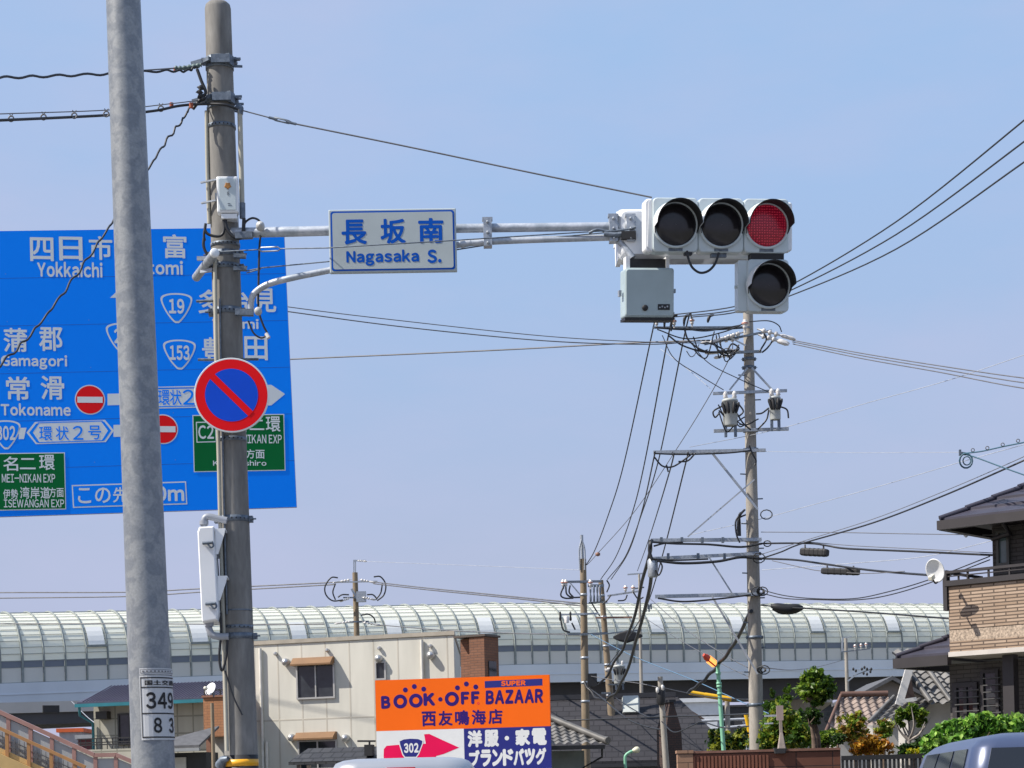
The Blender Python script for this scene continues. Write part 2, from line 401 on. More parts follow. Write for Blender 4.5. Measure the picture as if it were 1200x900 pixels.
# ------------------------------------------------------------------ ground, road, pavements
GRASS = mat('dry_ground', (.15, .145, .115), .95, var=.3, scale=.2)
ASPH = mat('asphalt', (.05, .05, .052), .9, var=.25, scale=.8, bump=.3, bscale=60)
PAVE = mat_brick('pavement_slabs', (.32, .31, .29), (.27, .26, .25), (.18, .17, .16), .6, .6, .03)
LINE = mat('road_paint', (.75, .75, .72), .7, var=.15, scale=5)
mb = MB(); mb.sheet([(-3000, -400), (3000, -400), (3000, 5000), (-3000, 5000)], 0); structure('ground', mb, GRASS)
mb = MB(); mb.sheet([(-1.4, -30), (7.6, -30), (7.6, 20.5), (-1.4, 20.5)], .004)
mb.sheet([(-90, 20.5), (90, 20.5), (90, 30.5), (-90, 30.5)], .004); structure('road', mb, ASPH)
mb = MB()
for y in range(-24, 12, 9): mb.box(2.95, 3.1, y, y+5, .005, .009)
mb.box(-1.2, -1.05, -30, 18, .005, .009); mb.box(7.25, 7.4, -30, 18, .005, .009); mb.box(-1.0, 2.9, 18.2, 18.6, .005, .009)
for x in range(-80, 80, 9): mb.box(x, x+5, 25.4, 25.55, .005, .009)
structure('road_markings', mb, LINE)
mb = MB(); mb.box(-5, -1.4, -30, 20.5, 0, .15); mb.box(7.6, 10.5, -30, 20.5, 0, .15); mb.box(-90, 90, 30.5, 33.2, 0, .15); mb.box(-90, -5, 17.5, 20.5, 0, .15)
structure('pavement', mb, PAVE)

# ------------------------------------------------------------------ elevated expressway with its noise tunnel
POLYC = mat_glass('polycarbonate', (.93, .94, .83), .0, .30, .9)
PANEG = mat_glass('grey_pane', (.74, .73, .69), .16, .15)
PANED = mat_glass('dark_pane', (.20, .23, .28), .1, .1)
VENT = mat('white_vent_panel', (.72, .73, .71), .7, var=.03, spec=.15)
RIBM = mat('tunnel_rib_grey', (.24, .265, .255), .85, var=.15)
PARA = mat('expressway_fascia', (.62, .66, .70), .6, var=.08, scale=.15, stretch=(1, 1, .3))
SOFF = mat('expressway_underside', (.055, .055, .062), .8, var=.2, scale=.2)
def lin3(x, a, b, c):   # a at px 0, b at 600, c at 1050
    return a+(b-a)*x/600 if x < 600 else b+(c-b)*(x-600)/450
def deck(x): return Q(x, lin3(x, 801, 779, 773), lin3(x, 195, 222, 245))
pts = []; x = -330.0; last = None
while x < 1560:
    p = deck(x)
    if last is None or (p-last).length >= 2.15: pts.append(p); last = p
    x += .25
ew = thing('elevated_expressway', 'long elevated expressway roofed by a pale glass noise tunnel on curved ribs', 'expressway', (0, 222, 0))
HP, HA, WA = 2.1, 5.0, 5.2
NN = len(pts)
tan = [(pts[min(i+1, NN-1)]-pts[max(i-1, 0)]).normalized() for i in range(NN)]
inn = [V((-t.y, t.x, 0)).normalized() for t in tan]     # pointing away from the camera
def arc(i, a, off=0):
    return pts[i]+inn[i]*(WA-(WA+off)*math.cos(a))+V((0, 0, HP+(HA+off)*math.sin(a)))
NA = 12
mb = MB()
for i in range(NN-1):
    for k in range(2*NA):
        a0, a1 = math.pi/2*k/NA, math.pi/2*(k+1)/NA
        mb.add([arc(i, a0), arc(i+1, a0), arc(i+1, a1), arc(i, a1)], [[0, 1, 2, 3]])
obj('roof_glazing', mb, POLYC, ew)
mb = MB()
for k in range(1, 2*NA, 1):
    a = math.pi/2*k/NA
    for i in range(NN-1):
        p, q = arc(i, a, .05), arc(i+1, a, .05); mb.bar(p, q, .04, .04)
obj('purlins', mb, RIBM, ew)
for i in range(NN):
    mb = MB()
    P = [pts[i]-inn[i]*.06, pts[i]-inn[i]*.06+V((0, 0, HP))]+[arc(i, math.pi*k/20, .09) for k in range(0, 21)]
    P += [pts[i]+inn[i]*(2*WA+.06)]
    big = i % 5 == 3
    mb.tube(P, .145 if big else .095, 4, smooth=False); obj('rib', mb, RIBM, ew)
mbg, mbd, mbf = MB(), MB(), MB()
for i in range(NN-1):
    t = (pts[i+1]-pts[i]); L = t.length; M = Matrix((t.normalized(), V((0, 0, 1)), -inn[i])).transposed().to_4x4(); M.translation = pts[i]
    for back in (0, -2*WA):
        mbg.box(.12, L-.12, .03, HP*.68, back-.02, back+.02, M); mbd.box(.12, L-.12, HP*.70, HP-.04, back-.02, back+.02, M)
    mbf.box(0, L, HP*.68, HP*.70, -.05, .05, M); mbf.box(0, L, HP-.06, HP+.02, -.06, .06, M); mbf.box(0, L, -.02, .04, -.06, .06, M)
    if i % 3: mbf.box(L*.62, L*.72, 0, HP*.9, -2*WA+.2, -2*WA+.3, M)
obj('side_pane', mbg, PANEG, ew); obj('upper_side_pane', mbd, PANED, ew); obj('pane_frame', mbf, RIBM, ew)
for i in range(1, NN-1, 5):
    mb = MB(); a0, a1 = R(14), R(38)
    for k in range(4):
        b0, b1 = a0+(a1-a0)*k/4, a0+(a1-a0)*(k+1)/4
        e = .12
        mb.add([arc(i, b0, .16).lerp(arc(i+1, b0, .16), e), arc(i, b0, .16).lerp(arc(i+1, b0, .16), 1-e), arc(i, b1, .16).lerp(arc(i+1, b1, .16), 1-e), arc(i, b1, .16).lerp(arc(i+1, b1, .16), e)], [[0, 1, 2, 3]])
        mb.add([arc(i, b0, .1).lerp(arc(i+1, b0, .1), e), arc(i, b0, .1).lerp(arc(i+1, b0, .1), 1-e), arc(i, b1, .1).lerp(arc(i+1, b1, .1), 1-e), arc(i, b1, .1).lerp(arc(i+1, b1, .1), e)], [[3, 2, 1, 0]])
    mb.bar(arc(i, a0, .16), arc(i+1, a0, .16), .22, .22, 1)
    obj('vent_panel', mb, [VENT, RIBM], ew)
def ribbon(mb, prof):
    """sweep a profile of (inward, up) along the deck edge"""
    loops = [[pts[i]+inn[i]*a+V((0, 0, b)) for a, b in prof] for i in range(0, NN, 2)]
    mb.loft(loops)
mb = MB(); ribbon(mb, [(-.25, -.02), (-.25, -1.05), (-.31, -1.06), (-.31, -1.16), (-.25, -1.17), (-.25, -2.0), (.35, -2.0), (.35, -.02)]); obj('parapet', mb, PARA, ew)
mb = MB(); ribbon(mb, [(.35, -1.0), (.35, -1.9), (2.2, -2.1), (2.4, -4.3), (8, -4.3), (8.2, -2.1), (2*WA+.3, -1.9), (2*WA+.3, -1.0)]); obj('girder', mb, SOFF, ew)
for i in range(6, NN, 17):
    mb = MB(); c = pts[i]+inn[i]*5
    M = Matrix((inn[i], tan[i], V((0, 0, 1)))).transposed().to_4x4(); M.translation = V((c.x, c.y, 0))
    mb.box(-1.1, 1.1, -1.1, 1.1, 0, c.z-6.2, M); mb.loft([[(-1.2, -1, c.z-6.2), (1.2, -1, c.z-6.2), (1.2, 1, c.z-6.2), (-1.2, 1, c.z-6.2)], [(-4.6, -1, c.z-4.9), (4.6, -1, c.z-4.9), (4.6, 1, c.z-4.9), (-4.6, 1, c.z-4.9)], [(-4.6, -1, c.z-4.25), (4.6, -1, c.z-4.25), (4.6, 1, c.z-4.25), (-4.6, 1, c.z-4.25)]], M)
    obj('pier', mb, CONC2, ew)
# lower ramp girder beside it, far left
mb = MB(); A = Q(-260, 836, 178); B = Q(262, 822, 188)
d = (B-A).normalized(); inw = V((-d.y, d.x, 0))
M = Matrix((d, V((0, 0, 1)), -inw)).transposed().to_4x4(); M.translation = A; L = (B-A).length
RG = thing('ramp_girder', 'pale concrete ramp girder crossing low under the left end of the expressway', 'bridge', A-V((0, 0, A.z)))
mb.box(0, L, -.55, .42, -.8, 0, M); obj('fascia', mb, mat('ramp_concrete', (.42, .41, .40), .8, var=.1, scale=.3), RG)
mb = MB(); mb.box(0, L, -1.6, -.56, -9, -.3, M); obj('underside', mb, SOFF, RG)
mb = MB(); mb.box(9, 11, 0, 0, 0, 0, M) if 0 else None
for k in (2, 30): mb.box(k, k+1.6, -A.z, -1.61, -6, -4, M)
obj('column', mb, SOFF, RG)
p0 = Plane(58, 831, 179.0, 28); mb = MB(); mb.box(-.72, .72, -.32, .30, .35, .6, p0.M); obj('louvre', mb, BLACK, RG)
CARD = mat('teal_car_paint', (.02, .035, .04), .3)
def tiny_car(loc, yaw, label):
    t = thing('car', label, 'car', loc); M = frame(loc, yaw); mb = MB()
    mb.prism([(-2.2, .3), (2.2, .3), (2.2, .75), (1.9, .9), (1.1, .98), (.5, 1.42), (-1.2, 1.5), (-2.0, 1.05), (-2.2, .9)], -.85, .85, M @ Matrix.Rotation(R(90), 4, 'X'), bevel=.06); obj('body', mb, CARD, t)
    mb = MB(); mb.prism([(-1.75, 1.02), (.85, 1.0), (.42, 1.36), (-1.15, 1.43)], -.87, .87, M @ Matrix.Rotation(R(90), 4, 'X')); obj('window', mb, mat('far_car_glass', (.05, .08, .09), .1), t)
    for x in (-1.4, 1.4):
        for y in (-.75, .75):
            mb = MB(); mb.lathe([(.3, -.1), (.33, -.06), (.33, .06), (.3, .1)], M @ Matrix.Translation((x, y, .33)) @ Matrix.Rotation(R(90), 4, 'X'), 14); obj('wheel', mb, BLACK, t)
c = Q(782, 776, 233); c2 = deck(786)+inn[NN//2]*3.0; c2.z = deck(786).z-.25
tiny_car(c2, 27, 'dark car seen through the side panes of the glass tunnel on the expressway')

# ------------------------------------------------------------------ buildings
DARKG = mat('dark_window_glass', (.03, .035, .04), .08, var=.3)
ALU = mat('window_aluminium', (.45, .44, .42), .4, .4, var=.05)
def window(parent, pl, x0, y0, x1, y1, frame_m=ALU, z=0, fr=.05, mull=1, glass=DARKG, deep=.07):
    (u0, _), (u1, _) = pl.uv(x0, (y0+y1)/2, z), pl.uv(x1, (y0+y1)/2, z); v1 = pl.uv((x0+x1)/2, y0, z)[1]; v0 = pl.uv((x0+x1)/2, y1, z)[1]
    mb = MB(); mb.box(u0, u1, v0, v0+fr, z, z+deep, pl.M); mb.box(u0, u1, v1-fr, v1, z, z+deep, pl.M)
    mb.box(u0, u0+fr, v0+fr, v1-fr, z, z+deep, pl.M); mb.box(u1-fr, u1, v0+fr, v1-fr, z, z+deep, pl.M)
    for k in range(mull): c = u0+(u1-u0)*(k+1)/(mull+1); mb.box(c-fr*.4, c+fr*.4, v0+fr, v1-fr, z, z+deep-.012, pl.M)
    w = obj('window', mb, frame_m, parent)
    mb = MB(); mb.box(u0+fr, u1-fr, v0+fr, v1-fr, z+.002, z+.018, pl.M); obj('pane', mb, glass, w); return w
def pxbox(pl, x0, y0, x1, y1):
    return (pl.uv(x0, (y0+y1)/2)[0], pl.uv(x1, (y0+y1)/2)[0], pl.uv((x0+x1)/2, y1)[1], pl.uv((x0+x1)/2, y0)[1])

# cream apartment block
CREAM = mat_brick('cream_siding', (.70, .675, .59), (.72, .69, .605), (.56, .52, .44), .775, 2.3, .012, .8, .5, 0)
pl = Plane(534, 850, 60, -18)
cb = thing('apartment_block', 'cream two-storey apartment block with brown awnings behind the orange billboard', 'building', (pl.O.x, pl.O.y, 0))
u0, u1 = pl.uv(300, 850)[0], 0; vt = pl.uv(417, 750)[1]
bk = pl.M.inverted() @ Q(541, 850, 68); bx = bk.x; bz = bk.z
mb = MB(); mb.loft([[(u0, y, 0), (u1, y, 0), (bx, y, bz), (u0-.5, y, bz)] for y in (vt, pl.ground())], pl.M, caps=True); obj('wall', mb, CREAM, cb)
mb = MB(); mb.loft([[(u0-.04, y, .04), (u1+.04, y, .04), (bx+.04, y, bz), (u0-.54, y, bz)] for y in (vt+.12, vt+.002)], pl.M); obj('roof_edge', mb, mat('roof_flashing', (.36, .32, .26), .6), cb)
AWN = mat('brown_awning', (.20, .105, .045), .6, var=.1)
window(cb, pl, 348, 778, 393, 819); window(cb, pl, 440, 775, 453, 797, mull=0); window(cb, pl, 350, 867, 396, 902)
for (x0, y0, x1, y1) in ((345, 770.5, 392, 780), (349, 858, 395, 867)):
    a, b, c, d = pxbox(pl, x0, y0, x1, y1); mb = MB(); mb.prism([(.002, c), (.002, d), (.12, d), (.34, c+.05), (.34, c)], a, b, pl.M @ Matrix(((0, 0, 1, 0), (0, 1, 0, 0), (1, 0, 0, 0), (0, 0, 0, 1)))); obj('awning', mb, AWN, cb)
for (px, py) in ((336, 776), (406, 865), (343, 864.5), (506, 768), (445, 772)):
    x, y = pl.uv(px, py); mb = MB(); mb.lathe([(.11, 0), (.12, .05), (.12, .12), (.09, .19), (.02, .22)], pl.M @ Matrix.Translation((x, y, .002)), 14); obj('vent_cap', mb, mat('vent_steel', (.5, .5, .5), .35, .6), cb)
for (px, py) in ((323.5, 766), (384, 762), (445, 759.5), (505, 757)):
    x, y = pl.uv(px, py); mb = MB(); mb.lathe([(.055, 0), (.06, .08), (.03, .11)], pl.M @ Matrix.Translation((x, y, .002)), 10); obj('vent_cap', mb, mat('vent_steel', (.5, .5, .5)), cb)
for px, y0, y1 in ((306, 760, 905), (495, 750, 905), (313.5, 869, 905)):
    a = pl.uv(px, y0); b = pl.uv(px+3.4, y1); ptube('downpipe', mat('cream_pipe', (.62, .60, .54), .5), cb, [pl.at(a[0], a[1], .07), pl.at(a[0], b[1]-2.5, .07)], .05)
# dark tiled car port roof in front of it
pl2 = Plane(395, 888, 56, -10)
t = thing('carport', 'low dark tiled carport in front of the cream block', 'carport', (pl2.O.x, pl2.O.y, 0))
DTILE = mat_brick('charcoal_roof_tiles', (.035, .035, .04), (.05, .05, .054), (.012, .012, .014), .3, .16, .12, .6, .8)
mb = MB(); a, b, c, d = pxbox(pl2, 352, 875, 440, 892); mb.loft([[(a-.2, c, .5), (b+.1, c, .5), (b, d, -.8), (a, d, -.8)], [(a-.2, c-.08, .5), (b+.1, c-.08, .5), (b, d-.08, -.8), (a, d-.08, -.8)]], pl2.M); obj('roof', mb, DTILE, t)
mb = MB(); [mb.box(x, x+.1, pl2.ground(), c-.08, z, z+.1, pl2.M) for x in (a, b-.1) for z in (-.7, .3)]; obj('post', mb, mat('carport_post', (.1, .08, .07), .5), t)
mb = MB(); mb.bar(pl2.at(*pl2.uv(419, 868.5, .3), .3), pl2.at(*pl2.uv(440, 868.5, .3), .3), .05, .05); mb.bar(pl2.at(*pl2.uv(433, 868, .3), .3), pl2.at(*pl2.uv(433, 874, .3), .3), .05, .05); mb.box(*pxbox(pl2, 431, 873, 440, 886), .1, .4, pl2.M); obj('meter_bracket', mb, BLACK, t)
# brown brick tower
pl = Plane(560, 780, 58.6, -30)
bt = thing('brick_tower', 'brown brick stair tower rising beside the cream block', 'building', (pl.O.x, pl.O.y, 0))
BRK = mat_brick('brown_brick', (.20, .085, .045), (.25, .11, .06), (.13, .07, .05), .24, .075, .1, .8, .5)
a, b, c, d = pxbox(pl, 551.5, 746, 569, 900)
mb = MB(); mb.box(a, b, pl.ground(), d, -.8, 0, pl.M); mb.box(a-.45, a-.002, pl.ground(), d-.02, -.8, -.25, pl.M); obj('wall', mb, BRK, bt)
mb = MB(); mb.box(a-.5, b+.05, d+.002, d+.06, -.85, .04, pl.M); obj('coping', mb, mat('dark_coping', (.08, .06, .05), .6), bt)
mb = MB(); mb.box(b+.003, b+.03, d-2.4, d-.7, -.62, -.2, pl.M); obj('window', mb, DARKG, bt)

# left house with blue metal roof
BEIGE = mat_brick('beige_tile_wall', (.42, .40, .33), (.44, .42, .345), (.26, .25, .20), .55, .55, .05, .7, .5, 0)
pl = Plane(190, 860, 66, -16)
lh = thing('gabled_house', 'beige tiled house with purple-blue metal roof behind the galvanised pole', 'house', (pl.O.x, pl.O.y, 0))
a, b, c, d = pxbox(pl, 110, 817, 300, 880)
mb = MB(); mb.box(a, b, pl.ground(), d-.15, -6, 0, pl.M); obj('wall', mb, BEIGE, lh)
mb = MB(); mb.loft([[(a-.3, d-.15, .55), (b, d-.15, .55), (b, d+.42, -.75), (a+.45, d+.42, -.75)], [(a-.3, d-.07, .55), (b, d-.07, .55), (b, d+.5, -.75), (a+.45, d+.5, -.75)]], pl.M)
mb.loft([[(a+.45, d+.42, -.75), (b, d+.42, -.75), (b, d-.1, -6.3), (a-.3, d-.1, -6.3)], [(a+.45, d+.5, -.75), (b, d+.5, -.75), (b, d-.02, -6.3), (a-.3, d-.02, -6.3)]], pl.M)
roof = obj('roof', mb, mat('purple_metal_roof', (.07, .065, .10), .45, .2), lh)
mb = MB()
for k in range(40): x = a+.2+k*.12; mb.bar(pl.at(min(x-.3, b), d-.06, .54), pl.at(min(x+.1, b), d+.51, -.74), .03, .03)
obj('standing_seam', mb, mat('purple_metal_roof', (.07, .065, .10)), roof)
mb = MB(); mb.box(a-.32, b, d-.24, d-.13, .55, .68, pl.M); obj('gutter', mb, mat('teal_gutter', (.02, .16, .20), .4), lh)
mb = MB(); mb.tube([pl.at(a-.2, d-.2, .6), pl.at(a-.2, d-.5, .55), pl.at(a+.02, d-.75, .1), pl.at(a+.02, pl.ground(), .1)], .05, 6); obj('downpipe', mb, mat('teal_gutter', (.02, .16, .20)), lh)
x0, x1, y0, y1 = pxbox(pl, 117, 834, 130, 843); pbox('vent_hood', mat('vent_brown', (.03, .028, .026), .5), lh, pl.M, x0, x1, y0, y1, .002, .3)
window(lh, pl, 139, 836, 154, 873, mat('dark_frame', (.04, .04, .04), .5), mull=0)
x0, x1, y0, y1 = pxbox(pl, 108, 866, 170, 875)
mb = MB(); mb.box(a-.1, a+2.2, y0-2.6, y0-.1, .45, 1.0, pl.M); obj('balcony', mb, BEIGE, lh)
mb = MB()
for k in range(12): mb.bar(pl.at(a+k*.19, y0-.1, .95), pl.at(a+k*.19, y1, .95), .025, .025)
for yy in (y0+.05, (y0+y1)/2, y1): mb.bar(pl.at(a-.1, yy, .95), pl.at(a+2.2, yy, .95), .035, .035)
obj('railing', mb, BLACK, lh)
# orange brick house with dish
pl = Plane(251, 840, 60, -14)
ob = thing('tiled_annex', 'small orange-tiled house front with a satellite dish on top, left of the concrete pole', 'house', (pl.O.x, pl.O.y, 0))
a, b, c, d = pxbox(pl, 238.5, 817, 268, 863)
mb = MB(); mb.box(a, b, c, d, -3, 0, pl.M); obj('upper_wall', mb, mat_brick('orange_tile', (.40, .18, .08), (.45, .20, .09), (.30, .14, .07), .2, .08, .1), ob)
mb = MB(); mb.box(a, b, pl.ground(), c-.002, -3, -.5, pl.M); obj('lower_wall', mb, mat('pale_wall', (.5, .48, .42), .8), ob)
mb = MB(); mb.box(a+.02, a+.16, pl.ground(), c-.002, -.3, -.1, pl.M); mb.box(a-.03, b, d+.001, d+.06, -3, .05, pl.M); obj('trim', mb, mat('trim_brown', (.22, .10, .06), .7), ob)
mb = MB(); mb.box(a, b, d+.2, d+.23, -.1, -.06, pl.M); [mb.box(a+k*.25, a+k*.25+.03, d+.06, d+.2, -.1, -.06, pl.M) for k in range(6)]; obj('roof_rail', mb, BLACK, ob)
def dish(name, label, M, r, parent=None, group=None):
    t = thing(name, label, 'dish', M.translation); prof = [(r*k/8, .22*r*(k/8)**2) for k in range(9)]
    mb = MB(); mb.lathe([(.001, 0)]+prof[1:]+[(r, .22*r-.012)]+[(q, z-.014) for q, z in prof[1:][::-1]], M, 28, caps=False); obj('reflector', mb, mat('dish_white', (.78, .79, .80), .4, var=.03), t)
    mb = MB(); mb.tube(smooth_path([M @ V((0, -r*.95, .1*r)), M @ V((0, -r*.9, .6*r)), M @ V((0, -r*.35, .95*r))], 5), .016, 6); obj('feed_arm', mb, BLACK, t)
    mb = MB(); mb.prism(rrect(.11*r/.23, .09*r/.23, .02, n=3), 0, .12*r/.23, M @ Matrix.Translation((0, -r*.3, .78*r)), bevel=.015); obj('receiver', mb, mat('receiver_cream', (.66, .63, .52), .5), t)
    mb = MB(); mb.tube([M @ V((0, 0, -.02)), M @ V((0, -.05, -.16)), M @ V((0, -.16, -.16))], .025, 6); obj('bracket', mb, GALVD, t); return t
p = Plane(247.5, 808, 59.4, -40, -25); dish('satellite_dish', 'small white satellite dish on the orange-tiled house', p.M, .2)
t = tag(obj('pipe_post', (lambda mb: (mb.tube([Q(248.5, 824, 57), Q(250.5, 905, 57)-V((0, 0, 1.2))], [.05, .06], 8), mb)[1])(MB()), WOODP), 'thin brown post in front of the orange-tiled house', 'post')
pl = Plane(222, 868, 58, -14)
t = thing('low_shed', 'low grey-roofed shed between the two left poles', 'shed', (pl.O.x, pl.O.y, 0))
a, b, c, d = pxbox(pl, 196, 853, 241, 877)
mb = MB(); mb.loft([[(a-.6, c, .6), (b+.05, c, .6), (b+.05, d, -.9), (a+.7, d-.25, -.9)], [(a-.6, c+.07, .6), (b+.05, c+.07, .6), (b+.05, d+.07, -.9), (a+.7, d-.18, -.9)]], pl.M); obj('roof', mb, mat('grey_slate', (.085, .085, .09), .7, var=.2, scale=6), t)
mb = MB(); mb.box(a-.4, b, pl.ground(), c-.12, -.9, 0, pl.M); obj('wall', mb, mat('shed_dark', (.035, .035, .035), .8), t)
mb = MB(); mb.box(a-.6, b+.06, c-.1, c-.01, .55, .65, pl.M); obj('gutter', mb, mat('grey_gutter', (.25, .26, .27), .5), t)
mb = MB(); mb.box(b-1.0, b-.6, pl.ground(), c-.25, .002, .05, pl.M); obj('door', mb, mat('pale_wall', (.5, .48, .42)), t)
# far buildings under the viaduct
def far_box(name, label, px0, py0, px1, py1, D, m_, roofm, depth=10, win=True, yaw=0):
    pl = Plane((px0+px1)/2, py1, D, yaw); t = thing(name, label, 'building', (pl.O.x, pl.O.y, 0))
    a, b, c, d = pxbox(pl, px0, py0, px1, py1); mb = MB(); mb.box(a, b, pl.ground(), d, -depth, 0, pl.M); obj('wall', mb, m_, t)
    mb = MB(); mb.box(a-.2, b+.2, d+.002, d+.3, -depth-.2, .2, pl.M); obj('roof', mb, roofm, t)
    if win:
        for k in range(int((b-a)/3)):
            mb = MB(); mb.box(a+.8+k*3, a+2.3+k*3, d-2.4, d-1.0, .01, .08, pl.M); obj('window', mb, DARKG, t)
    return t
FW = mat('far_white_wall', (.62, .64, .67), .8, var=.06); FG = mat('far_grey_wall', (.34, .34, .35), .8, var=.1); FD = mat('far_shade_wall', (.04, .04, .045), .9, var=.1)  # FD: the shade beneath the expressway, put into a near-black wall colour
far_box('white_building', 'white building seen under the expressway beside the yellow bar', 786, 823, 845, 905, 150, FW, FW, win=False)
far_box('orange_warehouse', 'far building with orange-red roof seen under the ramp at far left', 70, 858, 96, 905, 160, FG, mat('orange_roof', (.55, .10, .02), .6), win=False)
far_box('maroon_shed', 'dark maroon shed beyond the stair rail at far left', 92, 866, 112, 905, 150, mat('maroon', (.10, .02, .025), .7), FG, win=False)
for i, (x0, x1, y, D) in enumerate(((-260, 62, 872, 300), (100, 320, 862, 290), (330, 600, 868, 300), (590, 800, 862, 310), (840, 1010, 827, 300), (1010, 1250, 822, 310), (1250, 1500, 870, 300))):
    far_box('far_block', ['pale distant block at the far left beyond the ramp', 'pale distant block behind the beige house', 'pale distant block behind the cream block', 'pale distant block behind the dark tiled roof', 'added distant block coloured as the shade under the expressway, behind the garden trees', 'added distant block coloured as the shade under the expressway, behind the tiled balcony house', 'pale distant block beyond the right edge of the garden'][i], x0, y, x1, 912, D, [FW, FG, FW, FG, FD, FD, FW][i], FG if i not in (4, 5) else FD)

# big dark tiled roof building
pl = Plane(740, 880, 78, -4)
db = thing('dark_roofed_hall', 'hall with a huge charcoal tiled roof behind the crooked poles', 'building', (pl.O.x, pl.O.y, 0))
CHAR = mat_brick('charcoal_shingle', (.022, .021, .026), (.032, .030, .036), (.011, .010, .014), .5, .22, .1, .9, .7)
a, b, c, d = pxbox(pl, 560, 828, 832, 896); b2 = pl.uv(868, 880)[0]
def ramp(x0, x1, xt0, xt1, y0, y1, z0, z1, th, pl, mb): mb.loft([[(x0, y0, z0), (x1, y0, z0), (xt1, y1, z1), (xt0, y1, z1)], [(x0, y0+th, z0), (x1, y0+th, z0), (xt1, y1+th, z1), (xt0, y1+th, z1)]], pl.M)
mb = MB(); ramp(a, b2, a, b-1.2, c, d+.5, 0, -5.5, .12, pl, mb); ramp(a, b-1.2, a, b2, d+.5, c-.3, -5.5, -11, .12, pl, mb)
mb.add([pl.at(b2, c, 0), pl.at(b2, c-.3, -11), pl.at(b-1.2, d+.5, -5.5)], [[0, 1, 2]]); obj('roof', mb, CHAR, db)
mb = MB(); mb.box(a, b2-.6, pl.ground(), c-.05, -10.6, -.5, pl.M); obj('wall', mb, mat('hall_wall', (.09, .09, .10), .8), db)
pbox('ridge_cap', mat('ridge_dark', (.03, .03, .035), .5), db, pl.M, a, b-1.2, d+.55, d+.75, -5.75, -5.3); pbox('gutter', mat('ridge_dark', (.03, .03, .035), .5), db, pl.M, a, b2, c-.12, c+.02, .0, .14)
def roofpt(py): # local y,z on the front slope at pixel row py near px 740
    best = min(((abs(pl.uv(740, py, -5.5*k/40)[1]-(c+(d+.5-c)*k/40)), k) for k in range(41)))[1]; return c+(d+.5-c)*best/40+.12, -5.5*best/40
y, z = roofpt(838); x0, x1 = pl.uv(729, 830, z)[0], pl.uv(749.5, 830, z)[0]
mb = MB(); mb.loft([[(x0, y-.1, z+.12), (x1, y-.1, z+.12), (x1, y+.55, z-.3), (x0, y+.55, z-.3)], [(x0+.05, y-.02, z+.3), (x1-.05, y-.02, z+.3), (x1-.05, y+.65, z-.1), (x0+.05, y+.65, z-.1)]], pl.M)
sk = obj('skylight', mb, mat('skylight_pane', (.50, .53, .50), .4), db); mb = MB(); mb.box(x0-.12, x1+.12, y-.28, y-.1, z-.2, z+.2, pl.M); obj('upstand', mb, BLACK, sk)
pl3 = Plane(788, 850, 70, 20); ch = thing('brick_chimney', 'dark tapering brick chimney beside the charcoal roof', 'chimney', (pl3.O.x, pl3.O.y, 0))
a, b, c, d = pxbox(pl3, 779, 823, 798, 863); mb = MB(); mb.loft([[(a, pl3.ground(), 0), (b+.12, pl3.ground(), 0), (b+.12, pl3.ground(), -.8), (a, pl3.ground(), -.8)], [(a+.05, d-.9, 0), (b, d-.9, 0), (b, d-.9, -.8), (a+.05, d-.9, -.8)], [(a+.25, d, -.1), (b-.22, d, -.1), (b-.22, d, -.6), (a+.25, d, -.6)]], pl3.M); obj('stack', mb, mat_brick('chimney_brick', (.05, .03, .025), (.08, .04, .03), (.02, .02, .02), .24, .08, .1), ch)
mb = MB(); mb.box(a+.2, b-.16, d+.001, d+.1, -.66, -.04, pl3.M); obj('cap', mb, BLACK, ch)
# small kawara roof
KAW = mat('grey_roof_tile', (.15, .145, .14), .55, var=.35, scale=2.5)
KAWD = mat('dark_roof_tile', (.11, .105, .10), .55, var=.35, scale=2.5)
pl = Plane(675, 882, 62, 6)
sh = thing('small_tiled_house', 'small greenish house with grey ridge-tiled roof right of the billboard', 'house', (pl.O.x, pl.O.y, 0))
a, b, c, d = pxbox(pl, 590, 858, 706, 877)
M = pl.M @ Matrix.Translation((a, c+.1, .6)) @ Matrix.Rotation(R(-62), 4, 'X')
mb = MB(); mb.kawara(M, b-a, 1.9, .27, .22, clip=lambda y: (0, (b-a)-y*.9)); obj('roof', mb, KAW, sh)
mb = MB(); mb.tube([M @ V(((b-a)+.08, -.05, .08)), M @ V(((b-a)-1.75, 1.95, .1))], .11, 8); mb.tube([M @ V(((b-a)+.0, .12, .10)), M @ V(((b-a)+.06, -.1, .16))], [.07, .10], 8); mb.tube([M @ V((0, 1.9, .1)), M @ V((b-a-1.7, 1.9, .1))], .12, 8); obj('ridge', mb, KAWD, sh)
mb = MB(); mb.box(a, b-.55, pl.ground(), c-.08, -2.5, -.1, pl.M); obj('wall', mb, mat('sage_wall', (.16, .18, .16), .8), sh)
mb = MB(); mb.box(a, b-.02, c-.06, c+.06, .5, .62, pl.M); mb.tube([pl.at(b-.1, c-.05, .55), pl.at(b-.1, c-.3, .5), pl.at(b-.6, c-.6, 0), pl.at(b-.6, pl.ground(), 0)], .035, 6); obj('gutter', mb, BLACK, sh)

